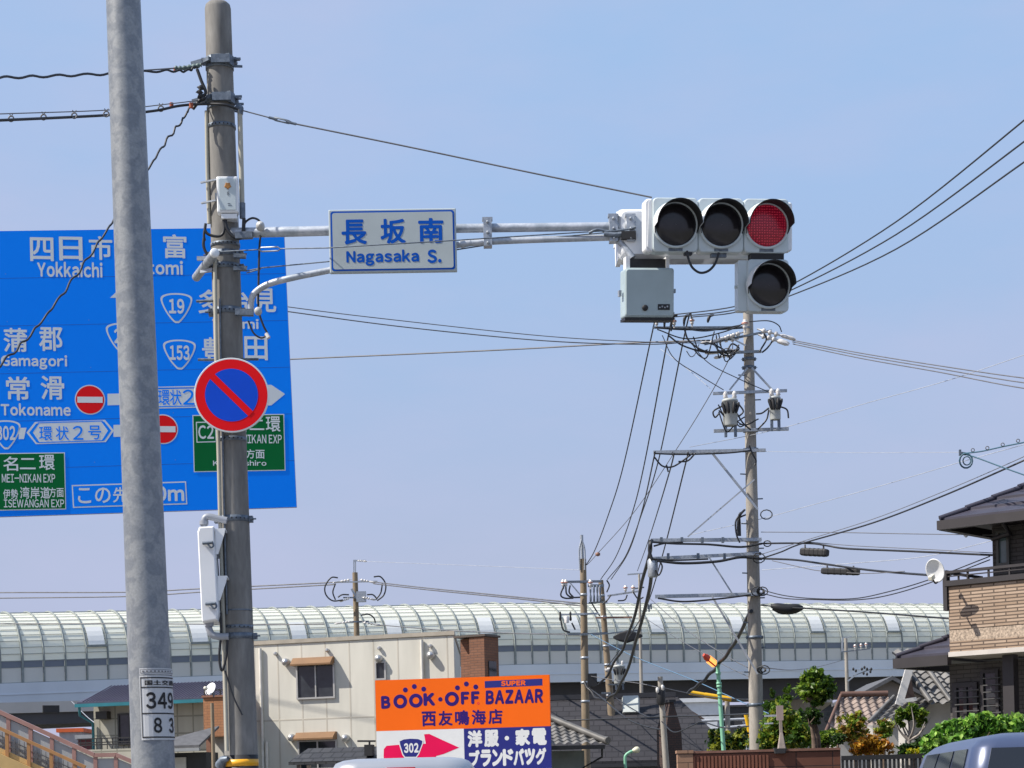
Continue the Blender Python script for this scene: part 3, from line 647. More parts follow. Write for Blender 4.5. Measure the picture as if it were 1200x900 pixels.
# gabled grey tile house (right)
pl = Plane(1075, 800, 56, 0)
gh = thing('grey_gable_house', 'old house with wavy grey tile roof and white gable board behind the dark hip roof', 'house', (pl.O.x, pl.O.y, 0))
a, b, c, d = pxbox(pl, 1054, 766, 1118, 828)
M = pl.M @ Matrix.Translation((a+.5, c, 1.2)) @ Matrix.Rotation(R(-48), 4, 'X')
mb = MB(); sl = 2.5
mb.kawara(M @ Matrix(((1, -.28, 0, 0), (0, 1, 0, 0), (0, 0, 1, 0), (0, 0, 0, 1))), 2.6, sl, .27, .22, .05, .05); obj('roof', mb, KAW, gh)
mb = MB()
for k in (.08, .62): mb.tube([M @ V((k, 0, .10)), M @ V((k-.28*sl*.72, sl*.72, .10))], .07, 8)
obj('ridge', mb, KAWD, gh)
mb = MB()
for (p, q, w) in (((1046, 828), (1061, 776), .2), ((1047, 824), (1066, 821), .12)):
    A, B = pl.uv(*p), pl.uv(*q); mb.bar(pl.at(*A, .9), pl.at(*B, .9), w, .1)
obj('gable_board', mb, mat('gable_white', (.60, .58, .55), .6), gh)
mb = MB(); mb.prism(pl.pp([(1050, 822), (1066, 820), (1059, 786)]), .55, .75, pl.M); obj('gable_panel', mb, mat('gable_dark', (.05, .03, .025), .7), gh)
mb = MB(); A = pl.uv(1062, 825.5); mb.box(A[0], A[0]+2.4, pl.ground(), A[1], -3, .3, pl.M); obj('wall', mb, mat('plaster', (.42, .40, .37), .8), gh)
# lower eave roof in front
M = Plane(1020, 846, 55, 0).M @ Matrix.Rotation(R(-50), 4, 'X')
mb = MB(); mb.kawara(M @ Matrix(((1, .75, 0, 0), (0, 1, 0, 0), (0, 0, 1, 0), (0, 0, 0, 1))), 1.2, 1.0, .25, .2); mb.tube([M @ V((-.05, -.05, .05)), M @ V((.8, 1.05, .05))], .05, 8); obj('porch_roof', mb, KAW, gh)
mb = MB(); mb.box(*pxbox(Plane(1020, 846, 55), 1026, 848, 1056, 905), -1.2, -.35, Plane(1020, 846, 55).M); obj('porch_wall', mb, mat('plaster', (.42, .40, .37)), gh)
# brown-roof house
BRT = mat('brown_roof_tile', (.22, .17, .145), .6, var=.3, scale=2)
pl = Plane(1005, 840, 72, 4)
bh = thing('brown_roofed_house', 'house with a ribbed brown tile roof behind the garden shrubs', 'house', (pl.O.x, pl.O.y, 0))
a, b, c, d = pxbox(pl, 958, 818, 1046, 862)
M = pl.M @ Matrix.Translation((a, c, 1.0)) @ Matrix.Rotation(R(-50), 4, 'X')
mb = MB(); mb.kawara(M, b-a, 2.2, .30, .22, .05, .03, clip=lambda y: (min(.9*y*.5, 1.2), b-a)); obj('roof', mb, BRT, bh)
mb = MB(); mb.tube([M @ V((1.0, 2.2, .1)), M @ V((b-a, 2.2, .1))], .11, 6); mb.tube([M @ V((0, 0, .06)), M @ V((1.0, 2.2, .08))], .06, 6); obj('ridge', mb, mat('brown_ridge', (.13, .07, .05), .6), bh)
mb = MB(); mb.box(a+.5, b, pl.ground(), c-.05, -3, .5, pl.M); obj('wall', mb, mat('plaster', (.42, .40, .37)), bh)
# dark gable further back
pl = Plane(1025, 812, 95, 0); t = thing('slate_gable_house', 'far house with a plain dark gable left of the white gable board', 'house', (pl.O.x, pl.O.y, 0))
P = pl.pp([(1002, 816), (1046, 792), (1090, 816), (1090, 820), (1046, 796.5), (1002, 820)]); mb = MB(); mb.prism(P, -7, 0, pl.M); obj('roof', mb, mat('grey_slate', (.085, .085, .09)), t)
P = pl.pp([(1008, 817), (1046, 797), (1084, 817)]); P = [P[0], P[1], P[2], (P[2][0], pl.ground()), (P[0][0], pl.ground())]; mb = MB(); mb.prism(P, -6.6, -.5, pl.M); obj('wall', mb, mat('grey_render', (.22, .19, .17), .8), t)

# right house with tiled balcony
HY = -40
pl = Plane(1113, 766, 38, HY)
rh = thing('balcony_house', 'dark two-storey house with pink stone balcony and deep dark eaves at the right edge', 'house', (pl.O.x, pl.O.y, 0))
STONE = mat_brick('split_stone_tile', (.36, .25, .17), (.50, .37, .27), (.13, .09, .065), .46, .062, .2, .75, 1.0)
GRAN = mat('granite_band', (.36, .28, .21), .7, var=.5, scale=28)
DWALL = mat_brick('dark_house_tile', (.10, .09, .085), (.12, .11, .10), (.05, .045, .04), .3, .08, .1, .8, .5)
DFR = mat('dark_brown_frame', (.03, .026, .028), .5)
vt = pl.uv(1113, 687)[1]; W = 5
b0, b1 = pl.uv(1113, 752)[1], pl.uv(1113, 738)[1]
mb = MB(); mb.box(0, W, 0.03, b0, -1.4, 0, pl.M); mb.box(0, W, b1, vt, -1.4, 0, pl.M); obj('balcony_front', mb, STONE, rh)
mb = MB(); mb.box(.0, W, b0+.001, b1-.001, -1.38, -.01, pl.M); obj('granite_band', mb, GRAN, rh)
mb = MB(); mb.box(-.02, W, -.06, .028, -1.42, .02, pl.M); obj('balcony_sill', mb, mat('pale_sill', (.5, .46, .42), .6), rh)
mb = MB(); mb.box(-.05, W, vt+.001, vt+.10, -1.45, .05, pl.M); mb.box(-.09, -.01, vt-.45, vt+.3, -.1, .04, pl.M)
yr = pl.uv(1113, 669)[1]
mb.box(-.05, W, yr-.05, yr, -.04, .04, pl.M); mb.box(-.05, W, (vt+.1+yr)/2-.02, (vt+.1+yr)/2, -.02, .02, pl.M)
for k in range(12): mb.box(k*.42-.03, k*.42+.0, vt+.1, yr-.05, -.02, .02, pl.M)
for k in range(4): mb.box(-.05, -.02, vt+.1, yr-.05, -1.3+k*.4, -1.27+k*.4, pl.M)
mb.box(-.05, .0, yr-.05, yr, -1.4, 0, pl.M); obj('railing', mb, DFR, rh)
# upper storey wall, set back
uw = pl.uv(1163, 640, -1.3)[0]; ve = pl.uv(1163, 600, -1.3)[1]
mb = MB(); mb.box(uw, W, .2, ve+.1, -6, -1.3, pl.M); obj('wall', mb, DWALL, rh)
window(rh, pl, 1169, 622, 1184, 663, mat('greyish_frame', (.10, .10, .09), .5), z=-1.298, mull=0, glass=mat('pale_window_glass', (.16, .22, .22), .06, var=.3))
# ground floor
gx = pl.uv(1113, 800, -1.1)[0]
mb = MB(); mb.box(gx, W, pl.ground(), -.12, -6, -1.1, pl.M); obj('lower_wall', mb, DWALL, rh)
window(rh, pl, 1118, 800, 1147, 850, DFR, z=-1.098, mull=1, fr=.09); window(rh, pl, 1151, 785, 1172, 850, DFR, z=-1.098, mull=0, fr=.06)
mb = MB()
for (x0, y0, x1, y1) in ((1118, 800, 1147, 850), (1151, 785, 1172, 850)):
    a, b, c, d = pxbox(pl, x0, y0, x1, y1); o = pl.uv(x0, y0, -.98)[0]-a
    for k in range(9): y = d-.1-k*.13; mb.box(a+o, b+o, y, y+.02, -1.0, -.98, pl.M)
obj('window_grille', mb, mat('grille_grey', (.07, .07, .07), .5), rh)
mb = MB(); q = pl.uv(1178, 800, -.5)[0]; mb.box(q, q+.22, pl.ground(), -.07, -.6, -.4, pl.M); obj('pillar', mb, DFR, rh)
ROOFB = mat('indigo_flat_tile', (.040, .037, .055), .5, var=.15, scale=3)
def stepped_hip(y0, x0, z0, n, dz, dy, L, hip, name):
    mb = MB()
    for k in range(n):
        a = x0+k*hip; za = z0-k*dz; ya = y0+k*dy
        mb.loft([[(a, ya, za), (L, ya, za), (L, ya+dy-.01, za-dz-.05), (a+hip, ya+dy-.01, za-dz-.05)], [(a, ya+.045, za), (L, ya+.045, za), (L, ya+dy+.02, za-dz-.05), (a+hip, ya+dy+.02, za-dz-.05)]], pl.M)
        mb.loft([[(a, ya, za), (a+hip, ya+dy-.01, za-dz), (a+hip, ya+dy-.01, -7), (a, ya, -7)], [(a, ya+.045, za), (a+hip, ya+dy+.02, za-dz), (a+hip, ya+dy+.02, -7), (a, ya+.045, -7)]], pl.M)
        mb.tube([pl.at(a-.02, ya+.045, za+.02), pl.at(a+hip, ya+dy+.03, za-dz)], .055, 6)
    return obj(name, mb, ROOFB, rh)
ex, ey = pl.uv(1103, 614, -.2)
stepped_hip(ey+.06, ex, -.2, 7, .36, .19, W+1, .36, 'roof')
mb = MB(); mb.box(ex-.03, W+1, ey-.12, ey+.05, -.22, -.08, pl.M); mb.box(ex-.05, ex+.10, ey-.12, ey+.05, -7, -.2, pl.M); mb.box(ex+.3, W+1, ey-.02, ey+.0, -7, -.25, pl.M)
mb.tube([pl.at(ex+.9, ey-.02, -.9), pl.at(ex+1.0, ey-.22, -1.0), pl.at(uw+.05, ey-.25, -1.2)], .045, 8); obj('eaves', mb, DFR, rh)
lx, ly = pl.uv(1052, 774, -.6)
stepped_hip(ly+.04, lx, -.6, 5, .3, .16, gx+.5, .34, 'lower_roof')
mb = MB(); mb.box(lx-.03, gx+.3, ly-.16, ly+.03, -.62, -.46, pl.M); mb.box(lx-.04, lx+.08, ly-.16, ly+.03, -6, -.6, pl.M); mb.box(lx+.3, gx+.2, ly-.04, ly-.02, -6, -.63, pl.M); obj('lower_eaves', mb, DFR, rh)
p = Plane(1097, 668, 37.6, -38, 22); dish('satellite_dish', 'larger white satellite dish on the pink stone balcony', p.M @ Matrix.Diagonal((.80, 1, 1, 1)), .23)

# ------------------------------------------------------------------ brick garden wall, fence
BRW = mat_brick('red_block_wall', (.17, .065, .04), (.20, .075, .045), (.06, .03, .025), .75, .30, .04, .8, .6, 0)
pl = Plane(890, 882, 42, 0)
gw = thing('brick_garden_wall', 'low reddish block wall below the garden trees', 'wall', (pl.O.x, pl.O.y, 0))
a, b, c, d = pxbox(pl, 812, 881, 985, 900); mb = MB(); mb.box(a, b, pl.ground(), d, -.2, 0, pl.M); obj('wall_face', mb, BRW, gw)
mb = MB(); x = a
while x < a+1.55: mb.box(x, x+.045, d-.5, d-.06, .002, .03, pl.M); x += .075
obj('ribbed_panel', mb, mat('rib_brick', (.20, .075, .045), .8, var=.2), gw)
mb = MB(); mb.box(a, b, d+.001, d+.05, -.24, .03, pl.M); obj('coping', mb, mat('brick_coping', (.22, .11, .08), .8, var=.2, scale=6), gw)
a2 = pl.uv(794, 890)[0]; mb = MB(); mb.box(a2, a-.002, pl.ground(), d+.01, -.26, .05, pl.M); mb.box(a2-.02, a+.01, d+.012, d+.07, -.28, .07, pl.M); obj('pillar', mb, mat_brick('pillar_block', (.34, .19, .12), (.38, .22, .14), (.12, .07, .05), .42, .17, .05), gw)
pl = Plane(1040, 886, 41, -6); fe = thing('slatted_fence', 'dark slatted metal fence below the orange shrub', 'fence', (pl.O.x, pl.O.y, 0))
a, b, c, d = pxbox(pl, 986, 884, 1125, 898); mb = MB(); mb.box(a, b, d-.09, d, -.03, .03, pl.M); mb.box(a, b, d-.62, d-.56, -.03, .03, pl.M); obj('rail', mb, BLACK, fe)
mb = MB(); x = a
while x < b: mb.box(x, x+.05, pl.ground()+.02, d-.09, -.02, .02, pl.M); x += .085
obj('slats', mb, BLACK, fe)

# ------------------------------------------------------------------ galvanised pole at the left
def axis_pole(p0, p1, D):
    A, B = Q(*p0, D), Q(*p1, D); d = (B-A).normalized()
    base = B+d*((B.z-0)/-d.z)
    return A, B, d, base
def at_axis(A, B, p0, p1, y): return A.lerp(B, (y-p0[1])/(p1[1]-p0[1]))
S0, S1 = (144.5, 0), (179, 880)
A, B, d, base = axis_pole(S0, S1, 10)
lp = thing('lamp_post', 'thick mottled galvanised pole standing nearest the camera at left', 'pole', base)
rr = lambda t: .0812+(.1083-.0812)*t/880
mb = MB(); Ls = (A-base).length; k0 = A-d*1.6
mb.tube([base+(k0-base)*i/30 for i in range(31)], [.1083*1.06*(1-i/30)+.074*i/30 for i in range(31)], 48); sh = obj('shaft', mb, STEEL, lp)
mb = MB(); mb.prism(rrect(.42, .42, .03), 0, .03, frame(base)); mb.lathe([(.13, .03), (.118, .12)], frame(base), 24); obj('base_plate', mb, GALV, lp)
def on_pole(y): c = at_axis(A, B, S0, S1, y); return c, rr(y)
cy, rP = on_pole(830)
up = -d
def cyl(ang, h, off): # angle measured from facing the camera, towards the right
    n = V((math.sin(ang), -math.cos(ang), 0)); return cy+up*h+n*(rP+off)
def cyl_patch(mb, a0, a1, h0, h1, off, mi=0):
    n = 14; vs = []; fs = []
    for k in range(n+1):
        a = a0+(a1-a0)*k/n; vs += [cyl(a, h0, off), cyl(a, h1, off)]
    fs = [[2*k, 2*k+2, 2*k+3, 2*k+1] for k in range(n)]; mb.add(vs, fs, mi)
px2m = 10/F; a0 = math.asin(max(-1, -8.0*px2m/rP)); a1 = a0+2.55; hh = lambda py: (830-py)*px2m
mb = MB(); cyl_patch(mb, a0, a1, hh(868), hh(793), .002, 0)
for (y0, y1) in ((795, 796.4), (806.2, 807.6), (836.5, 838), (864, 865.6)): cyl_patch(mb, a0+.06, a1-.06, hh(y1), hh(y0), .0035, 1)
for (u0, u1) in ((a0+.05, a0+.085), (a1-.085, a1-.05)): cyl_patch(mb, u0, u1, hh(865.6), hh(795), .0035, 1)
wp = lambda x, y, dz=0: cyl(a0+x/rP, y, .004+dz)
def ptxt(s, cx, w, y0, y1, bold): mb.text(s, Matrix(), cx, hh((y0+y1)/2), w, (y1-y0)*px2m, 0, 1, bold, wp)
wid = rP*(a1-a0)
ptxt('国土交通省', wid*.48, wid*.76, 798.5, 804.5, .03); ptxt('349', wid*.40, wid*.58, 812.5, 832, .03); ptxt('8', wid*.30, wid*.15, 842, 860, .03); ptxt('3', wid*.60, wid*.15, 842, 860, .03)
plm = mat('plate_white', (.50, .51, .52), .45, var=.05); obj('number_plate', mb, [plm, BLACK], lp)
mb = MB(); cyl_patch(mb, a0+.02, a1, hh(792), hh(784.5), .002, 0); cyl_patch(mb, a0+.06, a1-.06, hh(790.4), hh(786), .003, 1); cyl_patch(mb, a0+.09, a1-.09, hh(789.8), hh(786.6), .004, 0)
for k in range(9): cyl_patch(mb, a0+.16+k*.17, a0+.26+k*.17, hh(789), hh(787.4), .005, 1)
obj('label_strip', mb, [plm, mat('strip_grey', (.12, .12, .13), .5)], lp)

# ------------------------------------------------------------------ concrete pole
C0, C1 = (255.6, 20), (282.5, 880)
A, B, d, base = axis_pole(C0, C1, 16.5)
cpole = thing('concrete_pole', 'weathered concrete pole with rounded top carrying the signal arm', 'pole', base)
cA, cB, cd = A, B, d
def cr(y): return .1053+(.1275-.1053)*(y-20)/860
def cax(y): return at_axis(cA, cB, C0, C1, y)
top = cax(2); L = (top-base).length
mb = MB(); prof = [(.142, 0)]+[(.142+(.1045-.142)*k/20, (L-.06)*k/20) for k in range(1, 21)]+[(.098, L-.03), (.075, L-.008), (.03, L), (.001, L+.001)]
M = (top-base).to_track_quat('Z', 'Y').to_matrix().to_4x4(); M.translation = base
mb.lathe(prof, M, 40); obj('shaft', mb, CONC, cpole)
def band(y, h=.035, extra=.006, m_=GALVD, lugs=True, holes=False, parent=cpole, axf=cax, rf=cr, dr=None):
    c = axf(y); r = rf(y)+extra; q = (dr or -cd).to_track_quat('Z', 'Y').to_matrix().to_4x4(); q.translation = c
    mb = MB(); mb.lathe([(r-.004, -h/2), (r, -h/2), (r, h/2), (r-.004, h/2)], q, 28, caps=False)
    if lugs:
        for sx in (-1, 1):
            mb.box(sx*r-.015+sx*.012, sx*r+.015+sx*.012, -.03, .03, -h/2, h/2, Matrix.Translation(c)); mb.tube([c+V((sx*(r+.02), -.06, 0)), c+V((sx*(r+.02), .05, 0))], .008, 6)
            mb.tube([c+V((sx*r, -.02, .0)), c+V((sx*(r+.055), -.02, .0))], .007, 6)
    if holes:
        for k in range(-3, 4):
            a = k*.28; p = c+V((math.sin(a)*(r+.001), -math.cos(a)*(r+.001), 0)); mb.lathe([(.007, 0), (.007, .002)], Matrix.Translation(p) @ Matrix.Rotation(a, 4, 'Z') @ Matrix.Rotation(R(90), 4, 'X'), 6, 1)
    return obj('band', mb, [m_, BLACK], parent)
for (y, h, ho) in ((72, .045, 0), (80, .03, 0), (117.5, .05, 0), (120.5, .03, 1), (128, .02, 0), (149.5, .03, 1), (288, .03, 1), (299, .045, 1), (314, .045, 1), (366, .055, 1), (516, .035, 1), (609, .05, 1), (735.5, .03, 1), (746, .05, 0), (716, .012, 0)):
    band(y, h, .007, GALVD, h > .04, ho)
def fr(y, dx=0, dy=0, dz=0): # a point on the front of the pole at pixel row y, moved
    c = cax(y); return c+V((dx, -cr(y)-dy, dz))
# line anchors at the top of the pole
for y, s in ((75, 1), (119, 1)):
    c = cax(y); r = cr(y); mb = MB()
    mb.box(-.05, .10, -r-.035, -r-.005, -.035, .03, Matrix.Translation(c)); mb.bar(c+V((-.06, -r-.02, 0)), c+V((-r-.02, -.06, 0)), .03, .03); mb.bar(c+V((-r-.02, -.06, 0)), c+V((-r-.11, -.05, -.02)), .05, .035); mb.bar(c+V((.08, -r-.02, 0)), c+V((r, -.05, .0)), .03, .08); mb.bar(c+V((r-.02, -.05, .02)), c+V((r+.07, -.05, .02)), .016, .016); mb.bar(c+V((r-.02, -.03, -.03)), c+V((r+.08, -.03, -.035)), .016, .016)
    obj('anchor_bracket', mb, GALVD, cpole)
def pxpath(pts, D, sub=6): return smooth_path([Q(p[0], p[1], p[2] if len(p) > 2 else D) for p in pts], sub)
# conduits strapped to the pole
def conduit(pts, px, D, m_=PIPE, n=10): mb = MB(); mb.tube(pxpath(pts, D), px/2*D/F, n); return obj('conduit', mb, m_, cpole)
conduit([(242, 130), (243, 200), (245, 262)], 4.5, 16.45)
conduit([(281, 129), (282.5, 190), (284, 253)], 6.0, 16.42)
mb = MB(); mb.tube(pxpath([(277, 131), (278, 126.5), (282, 126.5), (281.5, 134)], 16.42), .023, 8); mb.tube(pxpath([(284, 238), (284.2, 256)], 16.41), .024, 10); obj('conduit_cap', mb, GALVD, cpole)
conduit([(252, 303), (253, 400), (256, 520), (258, 612), (262, 735), (266, 880)], 4.6, 16.37)
conduit([(257.5, 350), (259, 440), (261, 520), (263, 612), (266, 720)], 2.2, 16.37, GALVD)
for (y, s) in ((217, -1), (241, -1)):
    mb = MB(); c = cax(y); mb.bar(c+V((-cr(y)-.06, -.08, 0)), c+V((-.02, -cr(y)-.01, .012)), .02, .012); obj('strap', mb, GALV, cpole)
for pts, px in (([(241, 262), (240.5, 270), (245, 275), (255, 277), (261, 274), (263, 266), (262, 258)], 3.4), ([(239, 279), (238.5, 288), (242, 297), (247, 299)], 3.6), ([(241, 262), (239, 275), (240, 282)], 3),
                ([(264, 258), (266, 268), (273, 277), (282, 279), (285, 272), (286, 256)], 4.4), ([(285, 268), (288, 260), (296, 255.5), (304, 259), (306, 268), (304, 290), (303, 330), (303, 362), (308, 380), (313.5, 391)], 2.6), ([(313, 393), (306, 396), (297, 390), (291, 376)], 2.2),
                ([(258, 718), (259, 742), (257, 770), (260, 786), (265, 770), (267, 745)], 3.0), ([(264, 786), (268, 800), (275, 820), (284, 838)], 2.0)):
    mb = MB(); mb.tube(pxpath(pts, 16.34), px/2*16.34/F, 7); obj('cable', mb, RUBBER, cpole)
mb = MB(); mb.tube([Q(312, 391, 16.33), Q(315, 396, 16.32)], .016, 8); obj('cable_clip', mb, CERAM, cpole)
for y, x0, x1 in ((353, 230, 250), (421.5, 232, 303)):
    ptube('step_bolt', GALVD, cpole, [Q(x0, y, 16.45), Q(x1, y-.5, 16.45)], .011, 6)
# yellow and black guard wrap near the road
mb = MB(); c = cax(893); q = M.copy(); q.translation = c
mb.lathe([(.133, -.9), (.136, -.9), (.136, .055), (.133, .055)], q, 32, caps=False); gwr = obj('guard_wrap', mb, BLACK, cpole)
mb = MB()
for k in range(5): z = .02-.18*k; mb.lathe([(.1375, z-.055), (.139, z-.055), (.139, z), (.1375, z)], q, 32, caps=False)
obj('stripe', mb, mat('guard_yellow', (.75, .36, .01), .4), gwr)
mb = MB(); mb.tube([cax(897)+V((-.16, -.05, 0)), cax(890)+V((-.13, -.1, 0)), cax(889)+V((-.09, -.12, .0))], [.05, .035, .02], 8); obj('strap_knot', mb, GALVD, cpole)
# tubular stub beside the arm clamp
mb = MB(); mb.tube([Q(230, 325, 16.7), Q(252, 296, 16.2)], .036, 14); mb.bar(Q(231, 303, 16.4), Q(252, 303, 16.4), .03, .03); mb.bar(Q(236, 318, 16.5), Q(250, 316, 16.4), .03, .03); stub = obj('pipe_stub', mb, GALV, cpole)
mb = MB(); dd = (Q(252, 296, 16.2)-Q(230, 325, 16.7)).normalized(); q2 = dd.to_track_quat('Z', 'Y').to_matrix().to_4x4(); q2.translation = Q(252, 296, 16.2); mb.lathe([(.037, -.02), (.037, .0), (.031, .006), (.001, .007)], q2, 18); obj('end_cap', mb, WHITE, stub)

# white junction box with a gold emblem
pl = Plane(266.5, 228, 16.30, 4)
jb = thing('junction_box', 'small white box with gold five-sided emblem high on the concrete pole', 'box', pl.O)
a, b, c, d_ = pxbox(pl, 254, 206.5, 279, 249)
mb = MB(); mb.prism(rrect(b-a, d_-c, .012, (a+b)/2, (c+d_)/2), -.09, .0, pl.M, bevel=.008); obj('body', mb, SIGNALW, jb)
mb = MB(); mb.prism(rrect(b-a-.035, d_-c-.035, .006, (a+b)/2, (c+d_)/2), .001, .007, pl.M, bevel=.003); dr = obj('door', mb, SIGNAL, jb)
ex_, ey_ = pl.uv(267, 218); s_ = pl.sc(267, 218)
mb = MB(); P = [(ex_+s_*4.3*(1 if k % 2 == 0 else .74)*math.sin(k*math.pi/5+math.pi), ey_+s_*4.3*(1 if k % 2 == 0 else .74)*math.cos(k*math.pi/5+math.pi)) for k in range(10)]
mb.prism(P, .008, .016, pl.M, bevel=.005); obj('emblem', mb, mat('gold_emblem', (.50, .22, .06), .35, .5), dr)
mb = MB(); x, y = pl.uv(267.5, 227); mb.text('8', pl.M, x, y, 2.6*s_, 4.6*s_, .008, 0, .03); x, y = pl.uv(269.5, 240); mb.box(x-2.2*s_, x+2.2*s_, y-1.2*s_, y-.6*s_, .0075, .0085, pl.M); mb.box(x-2.6*s_, x+.5*s_, y+.9*s_, y+1.6*s_, .0075, .0085, pl.M); obj('lettering', mb, mat('grey_print', (.08, .10, .13), .5), dr)
a, b, c, d_ = pxbox(pl, 259, 250, 277.5, 255.5); pbox('bracket', SIGNALW, jb, pl.M, a, b, c, d_, -.12, -.01)
mb = MB(); x, y = pl.uv(253.6, 228); mb.box(x-.012, x, y-.03, y+.02, -.06, -.02, pl.M); obj('hinge', mb, GALVD, jb)

# ------------------------------------------------------------------ arm with stays
arm = thing('signal_arm', 'long horizontal grey signal arm with curved lower brace reaching right from the concrete pole', 'mast arm', Q(280, 272, 16.4))
def strip(pts): return [Q(*p) for p in pts]
mb = MB(); mb.tube([Q(272, 273, 16.42), Q(340, 271.5, 16.3), Q(480, 268.3, 16.2), Q(620, 266.6, 16.1), Q(738, 265, 16.0)], [.041, .040, .036, .034, .032], 20); obj('main_tube', mb, ARM, arm)
mb = MB(); mb.tube(smooth_path([Q(294, 366, 16.38), Q(294.5, 352, 16.36), Q(300, 342, 16.34), Q(316, 332.5, 16.3), Q(345, 325, 16.26), Q(385, 317, 16.24), Q(460, 302, 16.2), Q(528, 288.5, 16.16), Q(560, 284.2, 16.13), Q(620, 281.2, 16.1), Q(738, 277.6, 16.0)], 5), .0255, 14); obj('lower_tube', mb, ARM, arm)
mb = MB(); mb.tube([Q(540, 286.6, 16.14), Q(552, 284.5, 16.13)], [.030, .026], 12); obj('sleeve', mb, ARM, arm)
def clampplate(px, y0, y1, D, w=.065, d=.05):
    p = Plane(px, (y0+y1)/2, D, 2); h = (y1-y0)/2*D/F; mb = MB(); mb.box(-w/2, w/2, -h, h, -.075, .02, p.M)
    for yy in (h*.8, 0.0, -h*.8): mb.lathe([(.012, 0), (.012, .014), (.006, .02)], p.M @ Matrix.Translation((0, yy, .02)), 6)
    mb.box(-w*.62, w*.62, h, h+.02, -.05, .02, p.M)
    return obj('clamp', mb, GALV, arm)
clampplate(571.5, 258, 288.5, 16.07); clampplate(719, 254, 283, 15.97); clampplate(739, 254, 283, 15.95)
mb = MB(); p = Q(305, 264, 16.25); dv = V((.1, -1, .02)).normalized().to_track_quat('Z', 'Y').to_matrix().to_4x4(); dv.translation = p; mb.lathe([(.034, -.05), (.034, .0), (.028, .012), (.014, .014), (.012, .03), (.001, .031)], dv, 18); dv2 = dv.copy(); dv2.translation = Q(302.5, 364, 16.25); mb.lathe([(.03, -.04), (.03, .0), (.022, .012), (.001, .013)], dv2, 18); obj('cable_bushing', mb, mat('bushing_grey', (.45, .45, .44), .5), arm)
for (x0, y0, x1, y1, D_, w, h_) in ((276, 276.5, 296, 275.5, 16.33, .06, .05), (276, 366, 297, 366.5, 16.36, .055, .05), (274, 300, 288, 300.5, 16.37, .05, .03), (274, 315, 289, 315, 16.37, .05, .03)):
    mb = MB(); mb.bar(Q(x0, y0, D_), Q(x1, y1, D_), w, h_); obj('pole_clamp', mb, GALVD, arm)
for pts in ([(258, 295, 16.33), (303, 292.5, 16.25)], [(328, 291.5, 16.2), (384, 290.5, 15.93), (536, 281.5, 15.93), (660, 273.5, 15.96), (716, 270, 15.98)], [(289, 317.5, 16.36), (306, 314, 16.34), (385, 306.5, 16.28)], [(289, 320, 16.36), (306, 315, 16.34)], [(385, 306.5, 16.28), (536, 292.5, 16.2), (600, 282.5, 16.12), (716, 272, 15.98)]):
    mb = MB(); mb.tube(strip(pts), .0052, 6); obj('stay', mb, GALVD, arm)
mb = MB(); e = [Q(303, 292.5, 16.25), Q(306, 290, 16.25), Q(325, 289.3, 16.2), Q(329, 291.5, 16.2), Q(326, 293.8, 16.2), Q(307, 294.8, 16.25)]; mb.tube(e, .0065, 6, closed=True); obj('turnbuckle', mb, GALV, arm)
mb = MB(); mb.tube(pxpath([(690, 273, 15.96), (700, 269, 15.95), (712, 271, 15.95), (735, 269, 15.93), (745, 266, 15.92)], 15.95), .011, 7); mb.tube(pxpath([(708, 274, 15.95), (722, 275, 15.94), (738, 272, 15.93)], 15.95), .02, 7); obj('cable', mb, GALVD, arm)
mb = MB(); mb.bar(Q(728, 277, 15.95), Q(745, 276.5, 15.95), .08, .06); obj('end_block', mb, BLACK, arm)
mb = MB(); dv = (Q(747, 264.6, 15.96)-Q(738, 265, 16.0)).normalized().to_track_quat('Z', 'Y').to_matrix().to_4x4(); dv.translation = Q(736, 265.2, 16.0); mb.lathe([(.034, 0), (.062, .012), (.062, .03), (.045, .036), (.04, .06), (.001, .065)], dv, 18); obj('flange', mb, GALV, arm)
ptube('hanger_strut', GALV, arm, [Q(727, 283, 15.98), Q(741, 303, 15.95)], .03, 8)

# intersection name board
pl = Plane(460, 282, 16.0, 2)
nb = thing('name_board', 'grey-white board reading 長坂南 and Nagasaka S. hung on the signal arm', 'sign', pl.O)
a, b, c, d_ = pxbox(pl, 385.7, 244.8, 535, 319)
mb = MB(); mb.prism(rrect(b-a, d_-c, .006, (a+b)/2, (c+d_)/2, 3), -.035, 0, pl.M, bevel=.006); obj('panel', mb, NAMEW, nb)
mb = MB(); mb.prism(rrect(b-a-.03, d_-c-.03, .02, (a+b)/2, (c+d_)/2), .0005, .003, pl.M); mb.prism(rrect(b-a-.055, d_-c-.055, .018, (a+b)/2, (c+d_)/2), .0031, .005, pl.M, 1); obj('border', mb, [NAMEB, NAMEW], nb)
s_ = pl.sc(460, 282)
def tx(mb, pl, body, cx, cy, w, h, z, mi=0, bold=.02, res=2, shear=0):
    k = pl.sc(cx, cy); x, y = pl.uv(cx, cy); mb.text(body, pl.M, x, y, w*k, h*k, z, mi, bold, None, res, shear)
mb = MB()
for ch_, cx in (('長', 415), ('坂', 460.5), ('南', 505)): tx(mb, pl, ch_, cx, 271.3-(cx-460)*.02, 29.5, 29.5, .006, 0, .028)
tx(mb, pl, 'Nagasaka', 448.5, 302.2, 85, 18.5, .006, 0, .042); tx(mb, pl, 'S.', 509, 300.5, 16.5, 16, .006, 0, .042)
obj('lettering', mb, NAMEB, nb)
mb = MB()
for x in (a+.15, b-.15):
    mb.box(x-.03, x+.03, c+.05, d_-.02, -.06, -.036, pl.M); mb.box(x-.04, x+.04, (c+d_)/2+.04, (c+d_)/2+.16, -.14, -.061, pl.M)
obj('mounting_rail', mb, GALVD, nb)

